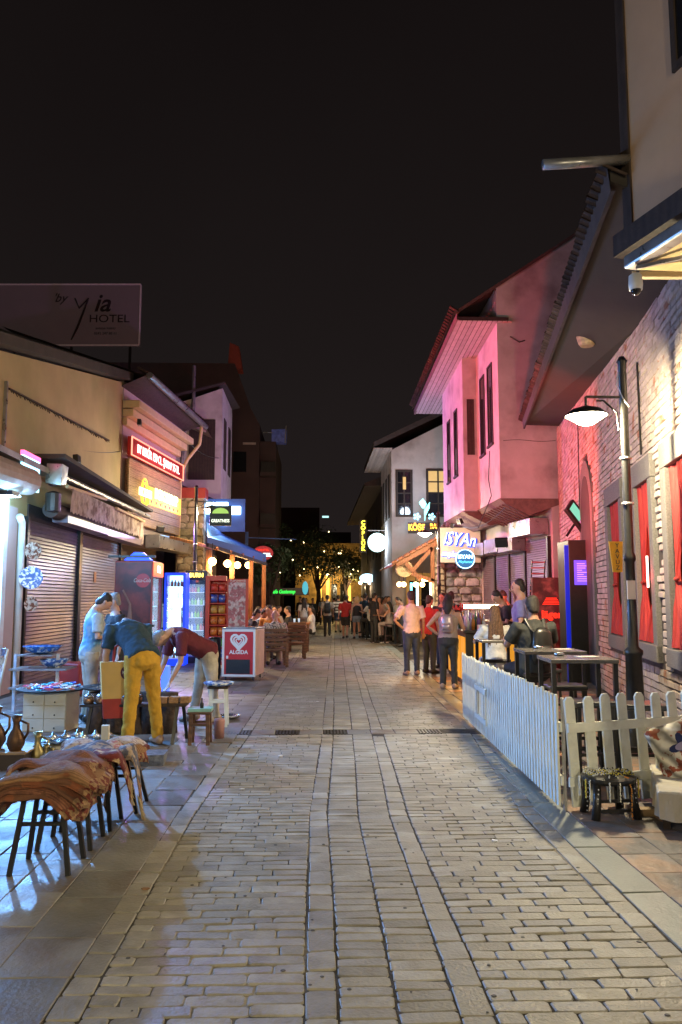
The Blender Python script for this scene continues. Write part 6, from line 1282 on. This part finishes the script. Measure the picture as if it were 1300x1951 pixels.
# armchairs and tables of the restaurant -----------------------------------
def armchair(x, y, rz, label):
    c = thing('armchair', label, 'armchair', (x, y, 0), rz, 'wooden armchairs by the restaurant')
    MB().box(-.28, .28, -.25, .27, .38, .44).build('seat', 'brown_wood', c, bevel=.01)
    for sx in (-1, 1):
        for sy in (-.23, .25): MB().bar((sx * .27, sy, 0), (sx * .27, sy, .66), .07, .06).build('leg', 'brown_wood', c)
        MB().box(sx * .28 - .05, sx * .28 + .05, -.28, .3, .66, .71).build('armrest', 'brown_wood', c, bevel=.01)
    for k in range(4): MB().box(-.27, .27, -.29, -.25, .5 + k * .11, .58 + k * .11).build('back_slat', 'brown_wood', c, bevel=.008)
    return c
a0 = armchair(-.95, 19.2, rad(8), 'dark wooden armchair with the bald man, nearest of the restaurant')
for x, y, r_, lb in ((-.55, 21.8, 5, 'second wooden armchair beyond the bald man'), (-.5, 24.4, -5, 'third wooden armchair further up the lane side'), (-1.9, 20.5, -70, 'wooden armchair tucked behind the snack rack')):
    armchair(x, y, rad(r_), lb)
def dtable(x, y, w, d, h, label, m='orange_wood'):
    t = thing('dining_table', label, 'table', (x, y, 0)); MB().box(-w / 2, w / 2, -d / 2, d / 2, h - .04, h).build('table_top', m, t, bevel=.008)
    for sx in (-1, 1):
        for sy in (-1, 1): MB().bar((sx * (w / 2 - .07), sy * (d / 2 - .07), 0), (sx * (w / 2 - .07), sy * (d / 2 - .07), h - .04), .06).build('leg', 'brown_wood', t)
    return t
dtable(-1.3, 20.3, .9, 1.1, .75, 'wooden dining table in front of the bald man'); dtable(-1.3, 24.6, .9, 1.4, .75, 'second wooden dining table under the awning'); dtable(-.7, 28, 1.1, 1.1, .78, 'far dining table with shining glasses')
for k, (x, y) in enumerate(((-.9, 27.7), (-.7, 27.8), (-.55, 28.1), (-1.1, 20.3), (-1.45, 20.1))):
    g = thing('drinking_glass', 'bright drinking glass, number %s along the restaurant tables' % ['one on the far table', 'two on the far table', 'three on the far table', 'beside the bald man', 'by the diner in black'][k], 'glass', (x, y, .78 if k < 3 else .75)); MB().lathe([(.03, 0), (.04, .15)], n=10).build('glass', glow('glass_glint', (.6, .8, 1), .5), g, smooth=True)  # the whole glass glows to imitate its glint

# ============================================================ RIGHT FOREGROUND
def picket_fence(label, p, q, n, w, h, lean=0, panels=1, post=None):
    f = thing('picket_fence', label, 'fence', (p[0], p[1], 0), math.atan2(q[1] - p[1], q[0] - p[0])); L_ = math.dist(p, q)
    for k in range(n):
        x = L_ * (k + .5) / n; hh = h + R.uniform(-.014, .012); ln = lean + R.uniform(-.012, .012)
        b = MB(); b.prism([(x - w / 2, .03), (x + w / 2, .03), (x + w / 2 + ln, hh - .03), (x + w / 4 + ln, hh), (x - w / 4 + ln, hh), (x - w / 2 + ln, hh - .03)], -.009, .009, 'y'); b.build('picket', 'white_paint', f)
    for z in (.22, .62): MB().box(.0, L_, -.03, -.011, z - .035, z + .035).build('rail', 'white_paint', f)
    return f, L_
f1, L1 = picket_fence('long white picket fence running along the lane edge beside the bar tables', (1.88, 6.15), (2.02, 10.85), 47, .058, .87)
for x in (0.02, 2.2, 3.5, 4.66): MB().box(x - .02, x + .02, -.05, -.031, 0, .84).build('post', 'grey_metal', f1)
gt = MB().box(2.9, 3.6, .0095, .03, .52, .58); gt.box(2.9, 3.6, .0095, .03, .18, .24); gt.build('gate_rail', 'white_paint', f1)
for x in (3.0, 3.45): MB().box(x - .03, x + .03, .0301, .04, .24, .52).build('gate_batten', 'white_paint', f1)
f2, L2 = picket_fence('short white picket fence facing the camera in front of the lamp post', (1.93, 6.12), (3.35, 6.62), 9, .088, .86, lean=-.05)
MB().box(2.12, 2.3, 6.22, 6.3, 0, .05).build('wood_block', 'plank_wood', None); tag(bpy.data.objects['wood_block'], 'pale wood offcut lying under the front picket fence', 'wood block')
bpy.data.objects['wood_block'].location = (.28, -.25, 0)
# bar tables and stools
def bar_table(x, y, w, d, h, label, rz=0):
    t = thing('bar_table', label, 'bar table', (x, y, 0), rz); MB().box(-w / 2, w / 2, -d / 2, d / 2, h - .035, h).build('table_top', mat('table_slate', (.12, .11, .1), .25, var=.2), t, bevel=.005)
    for sx in (-1, 1):
        for sy in (-1, 1): MB().bar((sx * (w / 2 - .03), sy * (d / 2 - .03), 0), (sx * (w / 2 - .03), sy * (d / 2 - .03), h - .035), .04).build('leg', 'dark_metal', t)
    for sy in (-1, 1): MB().bar((-w / 2 + .05, sy * (d / 2 - .03), .25), (w / 2 - .05, sy * (d / 2 - .03), .25), .03).build('stretcher', 'dark_metal', t)
    return t
bar_table(2.5, 7.55, .62, .62, 1.05, 'black square bar table nearest the front fence', rad(-4)); bar_table(2.58, 8.7, .66, .6, 1.05, 'second black bar table behind the nearest one', rad(-3)); bar_table(2.5, 10.9, .5, .5, 1.05, 'third bar table beside the woman in white')
def ashtray(x, y, z, label):
    a = thing('ashtray', label, 'ashtray', (x, y, z)); MB().lathe([(.045, 0), (.05, .03), (.042, .03), (.04, .01)], n=18, cap=True).build('bowl', 'silver', a, smooth=True)
ashtray(2.4, 7.75, 1.051, 'shiny ashtray on the nearest bar table'); ashtray(2.5, 8.85, 1.051, 'shiny ashtray on the second bar table')
for k, (x, y, z) in enumerate(((2.62, 7.6, 1.051), (2.75, 8.75, 1.051))):
    o = MB().box(-.1, .1, -.07, .07, 0, .004).build('menu_card', mat('menu_paper', (.55, .5, .45), .5, var=.2, scale=12), None, loc=(x, y, z), rz=rad(14)); tag(o, 'flat menu card on the %s bar table' % ('nearest', 'second')[k], 'menu')
def bar_stool(x, y, rz, h, label):
    s = thing('bar_stool', label, 'bar stool', (x, y, 0), rz, 'black bar stools')
    MB().box(-.19, .19, -.17, .17, h - .05, h).build('seat', 'black_paint', s, bevel=.015)
    for sx in (-1, 1):
        for sy in (-1, 1): MB().bar((sx * .15, sy * .13, h - .05), (sx * .18, sy * .16, 0), .03).build('leg', 'dark_metal', s)
    r = MB(); r.bar((-.17, -.15, .28), (.17, -.15, .28), .025); r.bar((-.17, .15, .28), (.17, .15, .28), .025); r.build('foot_rail', 'dark_metal', s)
bar_stool(2.42, 7.0, rad(5), .72, 'black bar stool in front of the nearest bar table'); bar_stool(2.85, 6.95, rad(-10), .7, 'black bar stool close to the lamp post'); bar_stool(2.55, 8.1, 0, .74, 'black bar stool between the two bar tables')
bar_stool(2.64, 9.5, rad(10), .74, 'black bar stool under the broad seated man'); bar_stool(2.65, 11.6, 0, .74, 'black bar stool under the woman with long hair'); bar_stool(2.95, 10.2, 0, .72, 'empty black bar stool right of the backpack man')
bar_stool(2.25, 31.6, 0, .72, 'stool under the white shirt man on the far terrace'); bar_stool(2.75, 29.0, 0, .72, 'stool under the person in the beige dress'); 
# bar counter with bottles and amber under-light
BC = thing('bar_counter', 'street bar counter with amber glowing panels and dark top', 'bar counter', (2.78, 14.55, 0), rad(-3))
MB().box(0, .1, 0, 2.8, 0, .98).build('side_panel', 'dark_metal', BC); MB().box(.1, 1.2, 0, .1, 0, .98).build('front_panel', 'dark_metal', BC)
mat('barrel_amber', (.5, .22, .02), .35, var=.3, scale=5, emit=(1, .42, .03), es=.55)
for k in range(4): MB().box(-.02, -.001, .06 + k * .68, .6 + k * .68, .1, .9).build('lit_panel', 'barrel_amber', BC)
for k in range(2): MB().box(.14 + k * .5, .58 + k * .5, -.02, -.001, .3, .88).build('lit_panel', 'barrel_amber', BC)
MB().box(-.05, 1.25, -.06, 2.85, .98, 1.03).build('counter_top', 'black_paint', BC, bevel=.01)
lamp_light('AREA', BC, (-.12, 1.2, .75), (1, .5, .08), 42, 2.2, rot=(rad(0), rad(62), 0), sizey=.3)
lamp_light('AREA', BC, (.3, -.12, .6), (1, .5, .08), 16, .8, rot=(rad(-65), 0, 0), sizey=.3)
LR = MB().box(.1, .9, .9, .95, 1.42, 1.5).build('light_bar', glow('bar_bulb', (1, .8, .5), 9), BC); lamp_light('POINT', BC, (.5, .7, 1.4), (1, .8, .55), 16, .08)
mat('bottle_dark', (.03, .02, .02), .15); mat('bottle_green', (.03, .1, .04), .15); mat('bottle_amber', (.3, .12, .02), .15); mat('bottle_clear', (.4, .42, .45), .12); mat('bottle_violet', (.12, .06, .2), .15)
bm_ = [MB().lathe([(.035, 0), (.038, .16), (.03, .2), (.013, .24), (.013, .3), (.015, .31)], n=12).mesh('glass', m) for m in ('bottle_dark', 'bottle_green', 'bottle_amber', 'bottle_clear', 'bottle_violet')]
for me in bm_: me.polygons.foreach_set('use_smooth', [True] * len(me.polygons))
for k in range(24):
    x, y = 2.88 + (k % 4) * .1 + R.uniform(-.02, .02), 14.75 + (k // 4) * .16
    o = bpy.data.objects.new('liquor_bottle', R.choice(bm_)); COL.objects.link(o); o.location = (x, y, 1.031); o.scale = (1, 1, R.uniform(.85, 1.15)); tag(o, 'liquor bottle in the %s row back on the counter, %s from the lane' % (['nearest', 'second', 'third', 'fourth', 'fifth', 'rearmost'][k // 4], ['first', 'second', 'third', 'fourth'][k % 4]), 'bottle', 'bottles on the bar counter')
for k in range(3):
    o = MB().box(-.04, .04, -.005, .005, 0, .3).build('red_flower', 'red_paint', None); bpy.data.objects.remove(o)
TRY = thing('flower_vase', 'red flowers in a dark pot on the bar counter', 'vase', (3.0, 15.9, 1.031)); MB().lathe([(.06, 0), (.08, .12), (.07, .3)], n=12).build('pot', 'dark_metal', TRY)
b = MB()
for k in range(40): a = R.uniform(0, 6.3); r = R.uniform(0, .3); b.ball((r * math.cos(a), r * .5 * math.sin(a), .36 + R.uniform(0, .12)), R.uniform(.015, .035), 5, 3)
b.build('flowers', mat('petal_red', (.45, .02, .02), .7), TRY, kind='stuff')
o = MB().box(-.12, .12, -.08, .08, 0, .1).build('napkin_box', 'white_plastic', None, loc=(3.15, 14.7, 1.031), bevel=.01); tag(o, 'white napkin box at the right end of the bar counter', 'napkin box')
# black studded stool with strings of beads
BS = thing('studded_stool', 'low black studded stool draped with strings of beads', 'stool', (2.2, 6.0, 0), rad(6))
MB().lathe([(.18, .25), (.2, .27), (.2, .29), (.18, .3)], n=20).build('seat', 'black_paint', BS)
for k, (x, y) in enumerate(((-.15, -.1), (.15, -.1), (-.13, .12), (.14, .12))):
    l = MB().loft([(x * .9, y * .9, .25), (x * .95, y, .12), (x * 1.08, y * 1.1, 0)], [(.028, .028), (.032, .032), (.034, .034)], n=8).build('leg', 'black_paint', BS, smooth=True)
    b = MB()
    for q in range(7): b.ball((x * (.93 + .02 * q), y * .95 - .03, .22 - q * .033), .0065, 5, 3)
    b.build('studs', 'white_plastic', l)
for z in (.06, .13): MB().bar((-.15, -.1, z), (.15, -.1, z), .02).build('stretcher', 'black_paint', BS)
for m, nn, c_ in (('bead_white', 12, (.7, .7, .62)), ('bead_yellow', 7, (.6, .5, .08)), ('bead_black', 8, (.03, .03, .03)), ('bead_orange', 2, (.6, .25, .05))):
    for s_ in range(nn if m != 'bead_orange' else 1):
        b = MB(); a0_ = R.uniform(0, 6.28); hang = R.random() < .5 or m == 'bead_orange'; n_b = 26
        px, py = .13 * math.cos(a0_), .13 * math.sin(a0_)
        if m == 'bead_orange': px, py = .05, -.16
        for q in range(n_b):
            t = q / n_b
            if hang:
                z = .31 - (t * R.uniform(.95, 1.0)) * (.3 if m == 'bead_orange' else .17) if q > 3 else .312
                rr_ = 1.62 if m != 'bead_orange' else 1.35
                xx, yy = px * (1 + (rr_ - 1) * min(1, t * 5)), py * (1 + (rr_ - 1) * min(1, t * 5))
            else:
                xx, yy = px * .6 + .09 * math.cos(t * 6.28 + a0_), py * .6 + .07 * math.sin(t * 6.28); z = .308 + R.uniform(0, .018)
            b.ball((xx + R.uniform(-.003, .003), yy, max(z, .006)), .0062, 5, 3)
        b.build('bead_string', mat(m, c_, .25), BS)
# white cloth table with cushion
WT = thing('cloth_table', 'low table under a draped off-white cloth at the right edge', 'table', (2.86, 5.95, 0), rad(-20))
b = MB(); n = 30; pr = [(-.3, -.45), (.6, -.45), (.6, .5), (-.3, .5)]
MB().box(-.29, .59, -.44, .49, .22, .25).build('table_top', 'dark_wood', WT)
for x, y in ((-.26, -.4), (.55, -.4), (-.26, .45), (.55, .45)): MB().bar((x, y, 0), (x, y, .22), .05).build('leg', 'dark_wood', WT)
vs = []; per = [(-.3, .5 - .95 * i / n) for i in range(n)] + [(-.3 + .9 * i / n, -.45) for i in range(n)] + [(.6, -.45 + .95 * i / n) for i in range(n + 1)]
for j, z in enumerate((.262, .25, .17, .07)):
    for i, (x, y) in enumerate(per):
        o_ = [0, .012, .016 + .008 * math.sin(i * .8), .02 + .014 * math.sin(i * .8)][j]; dx = -o_ if x == -.3 else (o_ if x == .6 else 0); dy = -o_ if y == -.45 else 0
        vs.append((x + dx, y + dy, z + (.006 * math.sin(i * .7) if j == 3 else 0)))
N_ = len(per); b.add(vs, [(j * N_ + i, j * N_ + i + 1, (j + 1) * N_ + i + 1, (j + 1) * N_ + i) for j in range(3) for i in range(N_ - 1)] + [tuple(range(N_))])
cl = b.build('tablecloth', mat('cloth_cream', (.6, .55, .45), .85, var=.08, bump=.3, bscale=40), None, smooth=False, loc=(2.86, 5.95, 0), rz=rad(-20)); tag(cl, 'off-white cloth hanging over the low table at the right edge', 'tablecloth')
CU = thing('cushion', 'patterned ikat cushion with navy flower leaning on the white cloth', 'cushion', (2.84, 6.12, .46))
CU.rotation_euler = (rad(62), rad(-22), rad(-18))
b = MB(); n = 14; vs = []
for s_ in (1, -1):
    for i in range(n + 1):
        for q in range(n + 1):
            u, v = -1 + 2 * i / n, -1 + 2 * q / n; e = (1 - u ** 4) * (1 - v ** 4); vs.append((.23 * u * (1 - .06 * (1 - abs(v))), .23 * v * (1 - .06 * (1 - abs(u))), s_ * .07 * e ** .6))
N_ = (n + 1) ** 2; fs = [(s_ * N_ + i * (n + 1) + q, s_ * N_ + (i + 1) * (n + 1) + q, s_ * N_ + (i + 1) * (n + 1) + q + 1, s_ * N_ + i * (n + 1) + q + 1) for s_ in (0, 1) for i in range(n) for q in range(n)]
b.add(vs, fs); b.build('cover', mat('ikat', (.62, .58, .5), .85, scale=8, col2=(.3, .08, .04), patches=[9, .54, .57], wave=('DIAGONAL', 3.2, 9, .55)), CU, smooth=True)
MB().prism([(.075 * (1 + .45 * math.cos(4 * t * PI / 16)) * math.cos(t * PI / 16), .075 * (1 + .45 * math.cos(4 * t * PI / 16)) * math.sin(t * PI / 16)) for t in range(32)], .071, .074, 'z').build('flower_print', mat('navy_ink', (.02, .03, .12), .8), CU)
MB().prism([(.2 * math.cos(t * PI / 8) * .3, .2 * math.sin(t * PI / 8) * .16) for t in range(16)], .074, .0755, 'z').build('flower_print', mat('lilac_ink', (.4, .35, .55), .8), CU)
bowl(2.98, 5.72, .265, .16, 'blue_print', 'blue and white painted bowl on the white cloth at the right edge')

# ============================================================ FAR END
def tree(label, x, y, h, r, leaves, m, trunk='bark', seed=0, flat=.8, bulbs=0, palm=False):
    q = random.Random(seed); t = thing('tree', label, 'tree', (x, y, 0))
    b = MB(); b.loft([(0, 0, 0), (.1, 0, h * .3), (0, .1, h * .6)], [.22, .16, .1], n=8)
    cs = []
    for k in range(9):
        a = q.uniform(0, 6.28); c = (r * .6 * math.cos(a) * q.uniform(.3, 1), r * .6 * math.sin(a) * q.uniform(.3, 1), h * q.uniform(.55, .95)); cs.append((c, r * q.uniform(.3, .5))); b.loft([(0, 0, h * .35), (c[0] * .5, c[1] * .5, h * .55), c], [.07, .05, .02], n=5)
    b.build('trunk', trunk, t, smooth=True)
    b = MB()
    for k in range(leaves):
        c, rr_ = q.choice(cs); v = Vector((q.gauss(0, 1), q.gauss(0, 1), q.gauss(0, 1))).normalized() * rr_ * q.uniform(.55, 1.05); p = Vector(c) + Vector((v.x, v.y, v.z * flat))
        s = q.uniform(.05, .12); a = Vector((q.gauss(0, 1), q.gauss(0, 1), q.gauss(0, 1))).normalized(); d = a.orthogonal().normalized()
        b.add([p - a * s, p + d * s * .5, p + a * s, p - d * s * .5], [(0, 1, 2, 3)])
    b.build('crown', m, t, fixn=False)
    if bulbs:
        b = MB()
        for k in range(bulbs):
            c, rr_ = q.choice(cs); b.ball((c[0] + q.uniform(-1, 1) * rr_, c[1] - rr_ * q.random(), c[2] + q.uniform(-1, 1) * rr_), .04, 6, 4)
        b.build('fairy_lights', glow('fairy', (1, .75, .35), 9), t)
mat('leaf_dark', (.035, .06, .025), .6, var=.4, scale=3, per=.5); mat('leaf_lit', (.1, .11, .035), .6, var=.4, scale=3, per=.5)  # lit copy of the leaves: lamplight put into a paler, yellower colour
tree('big dark leafy tree at the far end left of the lane', -2.2, 50, 6.2, 3.2, 4200, 'leaf_dark', seed=1, bulbs=10)
tree('dark bushy tree behind the green neon sign', .2, 56, 6.0, 3.0, 3600, 'leaf_dark', seed=2, bulbs=8)
tree('climbing tree with yellow leaves coloured as lamp-lit at the lane end', 2.2, 58, 5.6, 1.9, 3200, 'leaf_lit', seed=3, bulbs=9)
tree('dark shrubby tree next to the oval hotel sign', -2.2, 38, 4.3, 1.3, 1800, 'leaf_dark', seed=4)
EB = thing('lit_facade', 'yellow lit stone facade closing the lane behind the trees', 'building', (0, 62, 0))
MB().box(-1.5, 6.5, 0, 4, 0, 6).build('wall', mat('ochre_stone', (.3, .2, .08), .9, var=.5, scale=3, bump=.5), EB)
glow('door_gold', (1, .6, .1), 1.3)
for x in (.3, .9, 2.6): MB().box(x, x + .25, -.05, -.001, .3, 3.6).build('lit_strip', 'door_gold', EB)
for x in (1.3, 2.0): MB().box(x, x + .45, -.04, -.001, 1.2, 2.8).build('window', 'window_glass', EB)
lamp_light('POINT', EB, (1.2, -1.5, 3.2), (1, .65, .2), 260, .2); lamp_light('POINT', EB, (3, -4.5, 2.6), (1, .7, .35), 160, .2)
FB = thing('hillside_house', 'very dark flat-roofed house far behind the trees', 'building', (-4.5, 85, 0)); MB().box(-3, 5, 0, 9, 0, 11.5).build('wall', 'night_brown', FB); MB().box(5, 8.5, 2, 9, 0, 9).build('wall', 'night_brown', FB)
MB().box(5.3, 6.0, -.05, 0, 10.4, 10.6).build('lit_slot', glow('far_slot', (.5, .9, .9), 1.2), FB)
SKB = thing('distant_block', 'distant low dark block closing the view at the right', 'building', (8, 90, 0)); MB().box(-4, 20, 0, 8, 0, 8).build('wall', 'night_brown', SKB)
# terrace lamps on the right, far
TL = None
for k, (x, y) in enumerate(((3.9, 36.5), (4.35, 39.0), (3.4, 47), (4.2, 50))):
    l = thing('twin_lamp', 'twin globe terrace lamp, %s along the right side' % ['nearest', 'second', 'third', 'farthest'][k], 'lamp', (x - .4, y, 0), 0, 'twin globe lamps along the terraces')
    MB().tube((0, 0, 0), (0, 0, 2.45), .03).build('pole', 'black_paint', l); MB().bar((-.28, 0, 2.45), (.28, 0, 2.45), .03).build('arm', 'black_paint', l)
    for s in (-1, 1): MB().ball((s * .28, 0, 2.58), .11).build('globe', glow('terrace_globe', (1, .72, .42), 8), l, smooth=True)
    lamp_light('POINT', l, (0, -.1, 2.3), (1, .72, .42), 60, .1)
for k, (x, y) in enumerate(((2.45, 29.5), (2.35, 32.2))):
    t = thing('bar_table', 'white-footed terrace table, %s of the far terrace' % ('nearer', 'farther')[k], 'bar table', (x, y, 0)); MB().box(-.3, .3, -.3, .3, 1.0, 1.04).build('table_top', 'brown_wood', t); MB().tube((0, 0, .03), (0, 0, 1.0), .03).build('post', 'dark_metal', t); MB().box(-.3, .3, -.04, .04, 0, .03).build('foot', 'white_plastic', t); MB().box(-.04, .04, -.3, -.041, 0, .03).build('foot', 'white_plastic', t)
CT = thing('motor_scooter', 'dark parked scooter at the left lane edge far away', 'scooter', (-1.0, 41, 0), rad(70))
MB().loft([(-.6, 0, .3), (-.2, 0, .35), (.2, 0, .3), (.5, 0, .5), (.6, 0, .95)], [.12, .16, .1, .12, .06], n=8).build('body', 'black_paint', CT, smooth=True); MB().box(-.65, 0, -.13, .13, .68, .78).build('seat', 'black_paint', CT)
for x in (-.6, .65): MB().lathe([(.24, -.05), (.26, 0), (.24, .05)], n=16).build('wheel', 'black_paint', CT, loc=(x, 0, .26)).rotation_euler = (PI / 2, 0, 0)
MB().bar((.58, -.28, 1.0), (.58, .28, 1.0), .03).build('handlebar', 'grey_metal', CT)

for k, (x, y, lb) in enumerate(((.05, 12.6, 'tiny white paper scrap on the lane beyond the drain'), (-.35, 8.3, 'crumpled pale wrapper on the stones before the drain'), (-.93, 4.6, 'dry yellow leaf lying on the left kerb joint'), (1.2, 5.4, 'small torn ticket on the right paving field'), (-.6, 6.9, 'cigarette pack scrap on the left paving field'))):
    b = MB(); q = [(R.uniform(.012, .03) * math.cos(a * 1.05), R.uniform(.012, .03) * math.sin(a * 1.05)) for a in range(6)]; b.prism(q, .002, .006 + .004 * (k % 2), 'z')
    o = b.build('litter', 'white_plastic' if k != 2 else 'rug_tan', None, loc=(x, y, .003)); tag(o, lb, 'litter')
